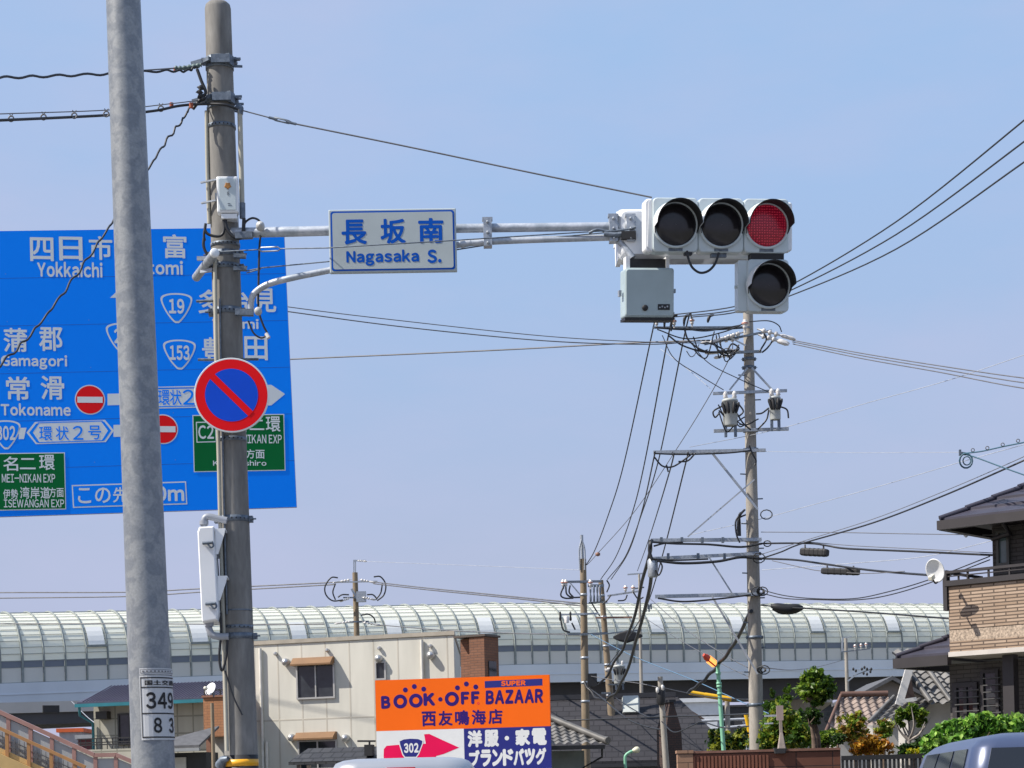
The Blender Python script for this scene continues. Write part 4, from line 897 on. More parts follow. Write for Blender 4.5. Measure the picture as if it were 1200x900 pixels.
# ------------------------------------------------------------------ traffic lights
LENSD = mat('smoked_lens', (.022, .020, .024), .16, var=.3, scale=6)
LED = mat_led('red_led_lens')
VIN = mat('visor_black', (.012, .012, .013), .75, var=.1)
def visor(mb, M, r, L):
    n = 44; a0, a1 = R(-42), R(222); out = []; inn_ = []
    def ln(a):
        s = math.sin(a)
        if s >= .0: return L*(1-.10*(1-s))
        return max(.02, L*.9*(.42+s*.75))
    for k in range(n+1):
        a = a0+(a1-a0)*k/n; l = ln(a); c_, s_ = math.cos(a), math.sin(a)
        out.append([(r*c_, r*s_, 0), (r*c_, r*s_, l)]); inn_.append([((r-.008)*c_, (r-.008)*s_, 0), ((r-.008)*c_, (r-.008)*s_, l)])
    vs = []; fo = []; fi = []; fr_ = []
    for k in range(n+1): vs += [M @ V(out[k][0]), M @ V(out[k][1]), M @ V(inn_[k][0]), M @ V(inn_[k][1])]
    for k in range(n):
        p, q = 4*k, 4*k+4; fo.append([p, q, q+1, p+1]); fi.append([p+2, p+3, q+3, q+2]); fr_.append([p+1, q+1, q+3, p+3])
    fo += [[0, 1, 3, 2], [4*n, 4*n+2, 4*n+3, 4*n+1]]
    mb.add(vs, fo, 0, None, True); mb.add(vs, fi, 1, None, True); mb.add(vs, fr_, 1)
def unit(parent, M, lens, red=False, w=.355, h=.41, back=False):
    mb = MB()
    mb.prism(rrect(w, h, .035), -.13, -.012, M); mb.prism(rrect(w-.004, h-.004, .033), -.012, .0, M, bevel=.006)
    mb.lathe([(.178, .0), (.178, .02), (.166, .026), (.160, .020), (.160, .001)], M, 40, caps=False)
    mb.box(-.055, .055, -h/2+.008, -h/2+.03, .0, .004, M, 1); mb.lathe([(.007, .004), (.007, .012)], M @ Matrix.Translation((0, -h/2+.018, 0)), 8, 1); mb.lathe([(.006, .0), (.006, .006)], M @ Matrix.Translation((0, h/2-.02, 0)), 8, 1)
    hs = obj('housing', mb, [SIGNALW if back else SIGNAL, GALVD], parent)
    mb = MB(); prof = [(.160, .004), (.15, .008), (.12, .014), (.08, .018), (.04, .020), (.001, .0205)]; mb.lathe(prof, M, 40, caps=False)
    mb.uv = []
    for f in mb.f: mb.uv.append([((M.inverted() @ mb.v[i]).x, (M.inverted() @ mb.v[i]).y) for i in f])
    obj('lens', mb, LED if red else LENSD, hs)
    mb = MB(); visor(mb, M @ Matrix.Rotation(R(3), 4, 'X'), .176, .20); obj('visor', mb, [SIGNALW, VIN], hs)
    return hs
pl = Plane(845, 264, 15.75, 7, 6)
tl = thing('traffic_light', 'traffic light with three lamps in a row, the red one showing and a fourth below', 'traffic light', pl.O)
for k, x in enumerate((-.357, 0, .357)): unit(tl, pl.M @ Matrix.Translation((x, 0, 0)), LENSD, k == 2)
unit(tl, pl.M @ Matrix.Translation((.372, -.452, 0)), LENSD, False, .33, .40)
mb = MB(); mb.prism([(-.57, -.16), (-.535, -.2), (-.535, .2), (-.56, .17)], -.16, -.02, pl.M); mb.prism(rrect(.07, .40, .03, -.555, 0), -.15, -.03, pl.M, bevel=.01); obj('end_cover', mb, SIGNALW, tl); mb = MB(); mb.prism(rrect(.05, .37, .02, .545, .0), -.13, -.03, pl.M, bevel=.01); obj('end_cover', mb, SIGNALW, tl)
mb = MB(); mb.prism(rrect(.075, .385, .012, .175, -.452), -.13, -.018, pl.M); mb.lathe([(.012, 0), (.012, .015)], pl.M @ Matrix.Translation((.137, -.455, -.07)) @ Matrix.Rotation(R(-90), 4, 'Y'), 8); obj('side_hinge', mb, SIGNAL, tl)
pbox('spacer', BLACK, tl, pl.M, .24, .50, -.253, -.205, -.12, -.015)
mb = MB(); mb.tube(pxpath([(805, 294), (806.5, 302), (811, 313), (820, 319.5), (830, 317.5), (838, 309), (842.5, 296)], 15.70), .0095, 8); mb.prism(rrect(.06, .03, .008, -.255, -.212), -.05, -.005, pl.M); obj('cable', mb, RUBBER, tl)
pbox('plate', GALVD, tl, pl.M, -.07, .05, -.235, -.207, -.08, -.03)
# the light for the other direction, seen from behind
pl = Plane(801, 280, 16.14, 4, -4)
bl = thing('traffic_light', 'back of the traffic light facing the other way, behind the lit one', 'traffic light', pl.O)
MF = pl.M @ Matrix.Rotation(R(180), 4, 'Y') @ Matrix.Translation((0, 0, .02))
for x in (-.357, 0, .357): unit(bl, MF @ Matrix.Translation((x, 0, 0)), LENSD, False, .357, .40, True)
mb = MB(); mb.loft([[(x, y, z) for x, y in rrect(w_, h_, .05)] for z, w_, h_ in ((.0, 1.075, .40), (.13, 1.075, .40), (.17, 1.02, .34))], pl.M @ Matrix.Translation((0, 0, -.02))); obj('back_cover', mb, SIGNALW, bl)
mb = MB(); mb.prism([(-.535, -.19), (-.535, .19), (-.50, .19), (-.50, -.19)], -.10, .1, pl.M, bevel=.01); obj('end_cover', mb, SIGNALW, bl)
# controller box
pl = Plane(761, 343, 15.86, 7, 8)
kb = thing('control_box', 'pale grey control box hanging under the left end of the traffic light', 'control box', pl.O)
a, b, c, d_ = pxbox(pl, 731.5, 314, 790.5, 372)
mb = MB(); mb.loft([[(x*.97+q, y, z) for x, y in rrect(b-a, d_-c, .02)] for z, q in ((-.20, 0), (0, 0))] + [[(x, y, .012) for x, y in rrect((b-a)*.97-.02, d_-c-.03, .02)]], pl.M); obj('case', mb, BOXG, kb)
mb = MB(); mb.box(a+.005, b-.005, c-.022, c-.002, -.2, .004, pl.M); obj('base_lip', mb, BLACK, kb)
mb = MB(); x, y = pl.uv(755.5, 361); mb.lathe([(.023, .012), (.023, .022), (.018, .026), (.001, .027)], pl.M @ Matrix.Translation((x, y, 0)), 18); obj('knob', mb, BLACK, kb)
mb = MB(); x, y = pl.uv(777.5, 360); mb.box(x-.047, x+.047, y-.022, y+.022, .0125, .015, pl.M, 0); [mb.box(x-.038+q*.02, x-.026+q*.02, y-.008+(q % 2)*.006, y+.002+(q % 2)*.008, .015, .0165, pl.M, 1) for q in range(4)]; obj('rating_plate', mb, [BLACK, GALV], kb)
mb = MB(); x, y = pl.uv(730, 343); mb.box(x-.02, x, y-.02, y+.025, -.12, -.06, pl.M); x, y = pl.uv(792, 339); mb.box(x, x+.012, y-.02, y+.01, -.1, -.06, pl.M); obj('latch', mb, GALV, kb)
mb = MB(); mb.box(a+.04, b-.06, d_+.002, d_+.075, -.17, -.05, pl.M); obj('hanger', mb, BLACK, kb)
mb = MB(); mb.box(a+.02, a+.05, d_, d_+.09, -.15, -.03, pl.M); mb.box(b-.06, b-.035, d_, d_+.09, -.15, -.03, pl.M); obj('hanger_leg', mb, SIGNALW, kb)

# no-parking sign
pl = Plane(271.3, 463, 16.25, 3, 0, 0)
nps = thing('no_parking_sign', 'round no-parking sign, blue with red ring and slash, on the concrete pole', 'sign', pl.O)
u = pl.sc(271, 463); C_ = lambda r: [(r*u*math.cos(2*math.pi*k/64), r*u*math.sin(2*math.pi*k/64)) for k in range(64)]
mb = MB(); mb.prism(C_(43.8), -.02, 0, pl.M, bevel=.003); obj('plate', mb, SIGNW, nps)
mb = MB(); mb.sheet(C_(42.0), .001, pl.M, 0); mb.sheet(C_(31), .0025, pl.M, 1)
q = R(-45.5); h_ = 3.9*u; L_ = 31.6*u; mb.sheet([(math.cos(q)*x-math.sin(q)*y, math.sin(q)*x+math.cos(q)*y) for x, y in ((-L_, -h_), (L_, -h_), (L_, h_), (-L_, h_))], .004, pl.M, 0); obj('face', mb, [SIGNR, NPBLUE], nps)
mb = MB(); mb.box(-.15, .15, -.10, -.06, -.06, -.021, pl.M); mb.box(-.15, .15, .06, .10, -.06, -.021, pl.M); obj('bracket', mb, GALVD, nps)

# pedestrian signal seen edge-on
pl = Plane(245, 670, 16.2, 4)
ps = thing('pedestrian_signal', 'white pedestrian signal seen from its side low on the concrete pole', 'pedestrian signal', pl.O)
mb = MB(); P = pl.pp([(232, 624), (234, 618.5), (251, 617.5), (256.5, 719), (255, 727), (238, 729.5), (237, 726)]); mb.prism(P, -.30, .06, pl.M, bevel=.012); obj('housing', mb, SIGNALW, ps)
for (y0, y1, dx) in ((620, 650, 0), (675.5, 704, 2.2)):
    P = pl.pp([(252.5+dx, y0), (264.5+dx, y0-.5), (263+dx, y0+7), (256+dx, y1), (253+dx, y1)]); mb = MB(); mb.prism(P, -.27, -.258, pl.M); mb.prism(P, .02, .032, pl.M); a, b = pl.uv(252.5+dx, y0), pl.uv(264.5+dx, y0-.5); mb.box(a[0], b[0], a[1]-.012, a[1], -.257, .019, pl.M); obj('visor', mb, SIGNALW, ps)
for (px, py) in ((243.5, 638), (247, 709)):
    x, y = pl.uv(px, py); mb = MB(); mb.tube([pl.at(x-.035, y, .075), pl.at(x+.045, y+.005, .085)], .013, 8); mb.tube(smooth_path([pl.at(x, y, .08), pl.at(x+.03, y-.035, .085), pl.at(x+.05, y-.02, .08), pl.at(x+.04, y+.01, .08)], 4), .008, 6); obj('latch', mb, GALVD, ps)
for pts, jj in (([(239, 620), (239.5, 609), (244, 605.5), (256, 608), (266, 610)], (239, 612)), ([(244, 727), (245, 737), (249, 744), (258, 746), (268, 746)], (245, 731))):
    mb = MB(); mb.tube(pxpath(pts, 16.33), .028, 12); mb.tube([Q(jj[0], jj[1]+3, 16.32), Q(jj[0], jj[1]-1.5, 16.32)], .036, 12); obj('bracket_arm', mb, mat('bracket_grey', (.30, .32, .36), .45, .2), ps)

# ------------------------------------------------------------------ big blue direction sign
pl = Plane(170, 440, 24, 9.0)
gs = thing('direction_sign', 'huge blue direction sign with white place names behind the two left poles', 'road sign', pl.O)
tl_, tr_, br_, bl_ = pl.uv(-92, 271.5), pl.uv(333, 265.8), pl.uv(348, 594.5), pl.uv(-80, 608.5)
mb = MB(); mb.prism([tl_, bl_, br_, tr_], -.035, 0, pl.M, 1, 0, bevel=.004); obj('panel', mb, [SIGNB, BACKM], gs)
letters = MB()     # 0 white, 1 blue, 2 red, 3 green
def T(s, cx, cy, w, h, z=.006, mi=0, bold=.012): tx(letters, pl, s, cx, cy, w, h, z, mi, bold)
def row(chars, xs, y, w=27, h=28):
    for ch_, x in zip(chars, xs): T(ch_, x, y-(x-80)*.022, w, h, .006, 0, .018)
row('四日市', (49, 83, 118), 291.5); T('Yokkaichi', 82, 316, 75, 18, bold=.034)
row('弥富', (163, 205), 291.5); T('Yatomi', 181, 313.5, 66, 16.5, bold=.034)
row('多治見', (246, 278, 310), 357); T('Tajimi', 276, 381, 54, 15, bold=.034)
row('豊田', (250, 300), 413); T('Toyota', 275, 437, 52, 14, bold=.034)
row('蒲郡', (18, 59.5), 397); T('Gamagori', 40, 424.5, 76, 17, bold=.034)
row('常滑', (21, 61.5), 454); T('Tokoname', 42, 480, 80, 14.5, bold=.034)
def shield(cx, cy, w, h, num, fill=1, inner=1, nmi=0, mbx=None, plx=None, nh=.5, thick=.88, tw=.62):
    mbx = mbx or letters; plx = plx or pl; k = plx.sc(cx, cy); x, y = plx.uv(cx, cy)
    base_ = smooth_path([V(p+(0,)) for p in ((-.5, .36), (-.30, .47), (0, .5), (.30, .47), (.5, .36), (.47, .12), (.30, -.22), (.10, -.47), (0, -.5), (-.10, -.47), (-.30, -.22), (-.47, .12))], 4, True)
    for sc_, z, mi in ((1, .004, 0), (thick, .007, inner)): mbx.sheet([(x+p.x*w*k*sc_, y+p.y*h*k*sc_+(1-sc_)*.06*h*k) for p in base_], z, plx.M, mi)
    if num: mbx.text(num, plx.M, x, y+.06*h*k, w*k*tw, h*k*nh, .010, nmi, .035)
shield(207, 361, 36, 35, '19', tw=.5); shield(210.5, 415.5, 37, 35, '153'); shield(143, 396, 36, 35, '23', tw=.5); shield(7, 509.5, 33, 34, '302', tw=.66)
def P_(pts, z, mi): letters.sheet(pl.pp(pts), z, pl.M, mi)
def noentry(cx, cy, r):
    k = pl.sc(cx, cy); x, y = pl.uv(cx, cy); letters.disc(x, y, r*k, .004, pl.M, 0); letters.disc(x, y, r*.93*k, .008, pl.M, 2); letters.sheet([(x-r*.83*k, y-r*.2*k), (x+r*.83*k, y-r*.2*k), (x+r*.83*k, y+r*.2*k), (x-r*.83*k, y+r*.2*k)], .011, pl.M, 0)
noentry(105.5, 468.5, 17.5); noentry(191, 503, 17.5)
P_([(126, 461.5), (145, 461), (145, 474.5), (126, 475)], .004, 0)
P_([(152, 454), (240, 452), (318, 451), (334, 461.8), (318, 475), (240, 477.5), (152, 479.5)], .004, 0); P_([(154, 456), (316.5, 453), (154, 454.5)], .006, 1)
letters.sheet(pl.pp([(154, 455.6), (236, 453.8), (236, 455), (154, 456.8)]), .006, pl.M, 1); letters.sheet(pl.pp([(154, 476.6), (236, 475.0), (236, 476.2), (154, 477.8)]), .006, pl.M, 1)
for s, x in (('環', 192), ('状', 206), ('２', 221), ('号', 240)): T(s, x, 466-(x-80)*.018+2, 13.5, 18, .008, 1, .012)
P_([(31, 507), (41, 494.5), (123, 492), (133.5, 504.5), (124, 518), (42, 520.5)], .004, 0); P_([(34, 507), (42.5, 496.3), (46, 496.2), (38.5, 506.8), (46.5, 518.8), (43, 518.9)], .006, 1); P_([(130.5, 504.6), (122, 494), (118.5, 494.1), (126.5, 504.7), (119, 516.4), (122.5, 516.2)], .006, 1)
letters.sheet(pl.pp([(44, 495), (120.5, 492.8), (120.5, 493.9), (44, 496.1)]), .006, pl.M, 1); letters.sheet(pl.pp([(45, 518.1), (121.5, 515.7), (121.5, 516.8), (45, 519.2)]), .006, pl.M, 1)
for s, x, w in (('環', 53.5, 15), ('状', 73, 15), ('２', 91.5, 12), ('号', 111, 15)): T(s, x, 507.5-(x-80)*.022, w, 16.5, .008, 1, .012)
P_([(22, 501.5), (31, 501.2), (28, 514.5), (22, 514.7)], .004, 0); P_([(133, 498), (176, 497), (176, 511), (133, 512)], .004, 0)
P_([(157, 520), (165, 520), (165, 348), (180, 348), (157, 322), (129, 349), (149, 349), (149, 520)], .003, 0)
def panel(x0, y0, x1, y1, rows_):
    P_([(x0-2.5, y0-2+1), (x1+2, y0-3.5), (x1+4.5, y1+1.5), (x0, y1+3.5)], .002, 1); P_([(x0, y0+.5), (x1, y0-.8), (x1+1.6, y1-1), (x0+1.6, y1+.9)], .014, 0); P_([(x0+1.1, y0+1.6), (x1-1.1, y0+.3), (x1+.5, y1-2.1), (x0+2.6, y1-.2)], .017, 3)
    for (s, cx, cy, w, h, b_) in rows_: T(s, cx, cy, w, h, .020, 0, b_)
panel(-26, 531, 76, 598, [('名', 12.5, 543.5, 17, 17, .012), ('二', 32.5, 543.5, 18, 13, .012), ('環', 55, 542, 18, 18, .012), ('MEI-NIKAN EXP', 33.5, 560.5, 61, 10, .015), ('伊勢', 12.5, 579, 17, 11.5, .012), ('湾岸道', 41, 577.5, 34, 14, .012), ('方面', 66, 577, 17, 11.5, .012), ('ISEWANGAN EXP', 40, 590, 69, 9.5, .015)])
panel(225.5, 486, 333, 552.5, [('名', 281, 498, 15, 17, .012), ('二', 301, 498, 17, 12, .012), ('環', 320, 497, 17, 18, .012), ('MEI-NIKAN EXP', 296, 514.5, 68, 10, .015), ('上社', 268, 532, 28, 12, .012), ('方面', 299, 532, 22, 11, .012), ('Kamiyashiro', 281, 543.5, 62, 8, .02)])
P_([(229.5, 494.5), (253, 494), (253.8, 518.2), (230.3, 518.8)], .018, 0); P_([(230.7, 495.7), (251.8, 495.2), (252.6, 517), (231.4, 517.6)], .0195, 3); T('C2', 241.5, 506.5, 18, 16, .021, 0, .02)
P_([(84, 568.5), (218, 564), (219.5, 591), (85.5, 595.2)], .004, 0); P_([(85.4, 569.9), (216.7, 565.5), (218, 589.6), (86.9, 593.8)], .006, 1)
for s, x, w in (('こ', 99, 15), ('の', 120.5, 18), ('先', 141, 17)): T(s, x, 581-(x-90)*.02, w, 18, .008, 0, .015)
T('300m', 185, 578.5, 61, 18, .008, 0, .035)
flatten(letters, pl.M); obj('legend', letters, [SIGNW, SIGNB, SIGNR, SIGNG], gs)
mb = MB()
for q in range(1, 6):
    f = q/6; A_ = (tl_[0]+(bl_[0]-tl_[0])*f, tl_[1]+(bl_[1]-tl_[1])*f); B_ = (tr_[0]+(br_[0]-tr_[0])*f, tr_[1]+(br_[1]-tr_[1])*f)
    mb.sheet([(A_[0]+.01, A_[1]-.0022), (B_[0]-.01, B_[1]-.0022), (B_[0]-.01, B_[1]+.0022), (A_[0]+.01, A_[1]+.0022)], .0006, pl.M, 0)
    for g in range(1, 9): x = A_[0]+(B_[0]-A_[0])*g/9; y = A_[1]+(B_[1]-A_[1])*g/9; mb.disc(x, y+.05, .007, .0006, pl.M, 1, 8)
obj('panel_seams', mb, [mat('seam_blue', (.0, .06, .38), .6), mat('rivet_blue', (.05, .24, .8), .4)], gs)
mb = MB(); ym = [(tl_[1]-.4), (tl_[1]+bl_[1])/2, bl_[1]+.4]
for y in ym: mb.box(tl_[0]-.25, tr_[0]-.1, y-.05, y+.05, -.14, -.036, pl.M)
obj('rail', mb, GALVD, gs)
mb = MB(); mb.tube([pl.at(tl_[0]-.35, pl.ground(), -.22), pl.at(tl_[0]-.35, tl_[1]+.3, -.22)], [.16, .12], 20); obj('post', mb, STEEL, gs)

# ------------------------------------------------------------------ orange shop billboard
ORANGE = mat('billboard_orange', (.95, .15, .01), .5, spec=.12, var=.03, scale=.8); NAVY = mat('billboard_navy', (.035, .015, .16), .5, spec=.12, var=.05); BWHITE = mat('billboard_white', (.78, .78, .76), .5, spec=.12, var=.04)
CRIM = mat('billboard_crimson', (.80, .008, .09), .5, spec=.12, var=.04); BNAVY = mat('billboard_blue', (.03, .035, .21), .5, spec=.12, var=.05)
pl = Plane(543, 850, 35, -8)
bb = thing('billboard', 'orange roadside billboard with dark blue lettering and a pink arrow, above the silver van', 'billboard', (pl.O.x, pl.O.y, 0))
tl_, tr_ = pl.uv(439.5, 798), pl.uv(643.5, 790); a, b = tl_[0], tr_[0]; vt = (tl_[1]+tr_[1])/2; vm = pl.uv(541, 854)[1]; vb = pl.uv(543, 903)[1]; mid = pl.uv(544, 875)[0]
mb = MB(); mb.box(a, b, vm+.001, vt, -.10, 0, pl.M, 0); mb.box(a, mid, vb, vm, -.10, 0, pl.M, 1); mb.box(mid, b, vb, vm, -.1, .001, pl.M, 2); mb.box(a, b, vb-.6, vb-.001, -.1, 0, pl.M, 1); obj('panel', mb, [ORANGE, BWHITE, BNAVY], bb)
mb = MB(); mb.box(a+.3, a+.42, pl.ground(), vt-.1, -.25, -.101, pl.M); obj('post', mb, GALV, bb); mb = MB(); mb.box(b-.42, b-.3, pl.ground(), vt-.1, -.25, -.101, pl.M); obj('post', mb, GALV, bb)
letters = MB()   # 0 navy 1 orange 2 white 3 crimson 4 blue
def T(s, cx, cy, w, h, z=.006, mi=0, bold=.03, shear=0): tx(letters, pl, s, cx, cy, w, h, z, mi, bold, 2, shear)
def D_(cx, cy, r, mi=0, z=.006): k = pl.sc(cx, cy); x, y = pl.uv(cx, cy); letters.disc(x, y, r*k, z, pl.M, mi, 24)
def ring(cx, cy, r, w, mi=0, z=.006):
    k = pl.sc(cx, cy); x, y = pl.uv(cx, cy); n = 36; vs = []; fs = []
    for q in range(n): c_, s_ = math.cos(q*2*math.pi/n), math.sin(q*2*math.pi/n); vs += [pl.at(x+r*k*c_, y+r*k*s_, z), pl.at(x+(r-w)*k*c_, y+(r-w)*k*s_, z)]
    for q in range(n): p, p2 = 2*q, 2*((q+1) % n); fs.append([p, p2, p2+1, p+1])
    letters.add(vs, fs, mi)
T('B', 452, 823, 11, 15, bold=.07); ring(469, 822, 8.2, 4.2); ring(487.3, 821, 8.2, 4.2); T('K', 503, 819.5, 14, 15, bold=.07); D_(516, 819.5, 2.6); ring(529.5, 819, 8.4, 4.2); T('F', 545, 818, 10, 15, bold=.07); T('F', 557, 817.5, 10, 15, bold=.07)
for (x, y) in ((475, 808.5), (485.5, 804.5), (496.5, 807.5), (536, 806), (546.5, 801.5), (557.5, 805)): D_(x, y, 2.9)
for (x, y) in ((560.5, 824.2),): ring(x, y, 1.4, .5, 3)
letters.sheet(pl.pp([(568, 798.2), (635.5, 795.2), (635.7, 803.2), (568.2, 806.2)]), .005, pl.M, 4); T('SUPER', 601.5, 800.6, 29, 6, .008, 1, .06)
T('BAZAAR', 602.5, 816.3, 68, 16.5, bold=.06, shear=.05)
for s_, x in zip('西友鳴海店', (502.5, 522, 541.5, 561, 580.5)): T(s_, x, 841-(x-541)*.035, 17, 17.5, bold=.03)
arrow = [(449.5, 886), (449.8, 878), (453, 874), (467, 872.8), (499, 871.5), (497, 860.5), (503, 860), (518, 867), (538, 876), (520, 883.5), (511, 886), (511, 888), (450, 890)]
k_ = pl.sc(495, 875); letters.sheet(pl.pp([(x+(-1.2 if x < 495 else 1.2), y-1.2) if y < 880 else (x-1 if x < 495 else x+1, y) for x, y in arrow]), .003, pl.M, 2); letters.sheet(pl.pp(arrow), .006, pl.M, 3)
for sc_, z, mi in ((1, .009, 2), (.90, .012, 4)):
    cx, cy = 481.5, 876; letters.sheet(pl.pp([(cx+(x-cx)*sc_, cy+(y-cy)*sc_) for x, y in ((467, 868), (472, 865.5), (481, 864.5), (491, 865), (496.5, 867.5), (496, 871), (491, 884), (488, 888), (474, 888), (471.5, 884.5), (467.5, 872))]), z, pl.M, mi)
T('302', 482, 876.5, 17.5, 11.5, .015, 2, .05)
for s_, x in zip('洋服・家電', (556.5, 576, 594, 612.5, 632)):
    if s_ == '・': D_(594, 865, 2.6, 2)
    else: T(s_, x, 864.5-(x-594)*.035, 17.5, 20, .006, 2, .06)
for s_, x in zip('ブランドバッグ', (556, 569.5, 583, 595.5, 608, 621, 634)): T(s_, x, 887.5-(x-594)*.035, 12.8, 20, .006, 2, .06)
flatten(letters, pl.M); obj('legend', letters, [NAVY, ORANGE, BWHITE, CRIM, BNAVY], bb)

# ------------------------------------------------------------------ utility poles
def pole_thing(name, label, p0, p1, D, w0, w1, m_, topz=0):
    A, B, d, base = axis_pole(p0, p1, D); t = thing(name, label, 'utility pole', base)
    ext = (base-A).length; r0 = w0/2*D/F; r1 = w1/2*D/F; rb = r0+(r1-r0)*ext/(B-A).length
    mb = MB(); mb.tube([base+(A-base)*k/12 for k in range(13)], [rb+(r0-rb)*k/12 for k in range(13)], 20); obj('shaft', mb, m_, t)
    return t
def crossarm(t, p0, p1, D, px=4, m_=GALV, dz=.12, rails=1):
    w = px*D/F; mb = MB(); A, B = Q(*p0, D), Q(*p1, D)
    for s in ((-1, 1) if rails == 2 else (1,)): mb.bar(A+V((0, s*dz, 0)), B+V((0, s*dz, 0)), w, w)
    return obj('crossarm', mb, m_, t)
def brace(t, p0, p1, D, px=2, m_=GALV, name='brace'): mb = MB(); mb.bar(Q(*p0, D), Q(*p1, D), px*D/F, px*D/F); return obj(name, mb, m_, t)
def pin_insulator(t, px, py, D, s=1.0):
    k = D/F*s; M = Matrix.Translation(Q(px, py, D)); mb = MB()
    mb.lathe([(1.2*k, -8*k), (1.2*k, -4*k), (2.2*k, -3.5*k), (2.6*k, -1*k), (2*k, 0), (3.4*k, .5*k), (3.6*k, 3*k), (1.8*k, 4*k), (2.2*k, 5.5*k), (.1*k, 6.2*k)], M, 12); mb.lathe([(3.7*k, 1*k), (3.7*k, 2.6*k)], M, 12, 1, caps=False); return obj('insulator', mb, [CERAM, CERAMR], t)
def tension(t, p0, p1, D, px=5, n=3, dy=0):
    """a strain insulator string with its sheds and clamp cover"""
    A, B = Q(*p0, D), Q(*p1, D); A.y += dy; B.y += dy; d = (B-A); L = d.length; q = d.to_track_quat('Z', 'Y').to_matrix().to_4x4(); q.translation = A
    k = px/2*D/F; prof = [(k*.3, 0)]
    for i in range(n): z = L*(.12+.16*i); prof += [(k*.35, z), (k*1.0, z+L*.02), (k*1.0, z+L*.08), (k*.4, z+L*.10)]
    prof += [(k*.4, L*.62), (k*.75, L*.66), (k*.8, L*.9), (k*.3, L)]
    mb = MB(); mb.lathe(prof, q, 10); return obj('strain_insulator', mb, CERAM, t)
U0, U1 = (876.5, 362), (887, 880)
up_ = pole_thing('utility_pole', 'tall grey utility pole with many crossarms right of centre', U0, U1, 47, 11.5, 17.5, CONC2); UD = 46.7
crossarm(up_, (765, 382.5), (880, 382), UD, 2.2, GALVD)
for x, y in ((769.5, 378), (790, 378), (811, 377)): pin_insulator(up_, x, y, UD, .8)
pin_insulator(up_, 873, 381, 46.4, 1.1)
crossarm(up_, (826, 402), (905, 386), UD, 2.4, GALVD)
for i, (p0, p1) in enumerate((((870, 391), (829, 404)), ((872, 388), (836, 399)), ((868, 393), (822, 398)))): tension(up_, p0, p1, UD, 5, dy=-.15+.25*i)
for i, (p0, p1) in enumerate((((886, 388), (931, 400)), ((889, 391), (925, 403)), ((893, 387), (928, 398)))): tension(up_, p0, p1, UD, 6, dy=-.2+.3*i)
crossarm(up_, (850, 412), (893, 410.5), UD, 3, GALVD); tension(up_, (868, 411), (826, 414), UD, 5); tension(up_, (862, 412), (838, 416), UD, 5, dy=.3)
brace(up_, (853, 394), (874, 405), UD, 1.6)
crossarm(up_, (836, 460), (923, 456.5), UD, 3.2, GALV); brace(up_, (855, 457), (876, 431), UD, 2); brace(up_, (905, 457), (881, 431), UD, 2)
crossarm(up_, (837, 504), (925, 501.5), UD, 3.6, GALV)
crossarm(up_, (766, 529), (898, 526.5), UD, 3.6, GALV); brace(up_, (833, 529), (888, 597), UD, 2.4); brace(up_, (806, 629), (884, 562), UD, 1.6, PALEWIRE)
crossarm(up_, (763, 632.5), (893, 631.5), UD, 4, GALV); crossarm(up_, (762, 654), (890, 648), UD, 3.6, GALV); brace(up_, (829, 650), (859, 697), UD, 1.6)
crossarm(up_, (768, 698.5), (897, 695.5), UD, 4, GALV); brace(up_, (834, 698), (888, 790), UD, 2, PALEWIRE)
for y in (421, 431, 505, 527, 633, 649, 697, 747, 826): 
    axu = lambda yy: Q(U0[0]+(U1[0]-U0[0])*(yy-U0[1])/(U1[1]-U0[1]), yy, 47)
    band(y, .07, .012, GALVD, True, False, up_, axu, lambda yy: (11.5+6*(yy-362)/518)/2*47/F, V((0, 0, 1)))
for i, y in enumerate(range(440, 800, 29)): x = U0[0]+(U1[0]-U0[0])*(y-U0[1])/(U1[1]-U0[1]); s = 1 if i % 2 else -1; ptube('step_bolt', GALVD, up_, [Q(x, y, 46.95), Q(x+s*13, y-.6, 46.95)], .016, 5)
for x in range(775, 870, 24): mb = MB(); mb.bar(Q(x, 629.8, UD), Q(x, 636, UD), .06, .1); obj('arm_clip', mb, GALVD, up_)
for x in (783, 818, 849): mb = MB(); mb.bar(Q(x, 648.5, UD), Q(x, 655, UD), .06, .1); obj('arm_clip', mb, GALVD, up_)
mb = MB(); mb.lathe([(.10, -.28), (.12, -.25), (.12, .1), (.09, .14)], Matrix.Translation(Q(765, 662, UD)), 12); obj('arm_pulley', mb, GALV, up_)
for pts in ([(767, 536), (776, 546), (788, 547), (800, 540), (812, 531)], [(795, 541), (806, 540), (815, 531)], [(832, 402), (848, 410), (856, 421)], [(836, 399), (844, 414), (858, 416), (866, 404)], [(852, 411), (858, 403), (866, 408), (862, 412)],
            [(895, 391), (898, 398), (890, 412)], [(905, 400), (899, 408), (893, 413)], [(860, 478), (870, 495), (880, 504)], [(866, 474), (871, 482), (866, 488)], [(901, 478), (893, 484), (886, 485)], [(901, 480), (898, 492), (888, 503)], [(912, 476), (922, 480), (924, 490)], [(846, 476), (836, 482), (838, 489), (843, 484)],
            [(866, 604), (862, 612), (863, 626), (867, 636)], [(874, 603), (866, 608), (864, 622)], [(771, 655), (776, 664), (772, 674), (768, 668)], [(878, 522), (882, 532), (886, 540), (884, 546)], [(783, 393), (800, 405), (828, 413), (850, 411)], [(781, 545), (783, 553)]):
    mb = MB(); mb.tube(smooth_path([Q(x, y, UD-.15) for x, y in pts], 6), .02, 5); obj('jumper', mb, RUBBER, up_)
mb = MB()
for k in range(5): mb.tube(smooth_path([Q(873-k, 597+k, UD), Q(868-k*.4, 603, UD-.1*k), Q(864.5+k*.6, 612, UD), Q(865+k*.6, 628, UD)], 4), .025, 5)
obj('cable_bunch', mb, RUBBER, up_)
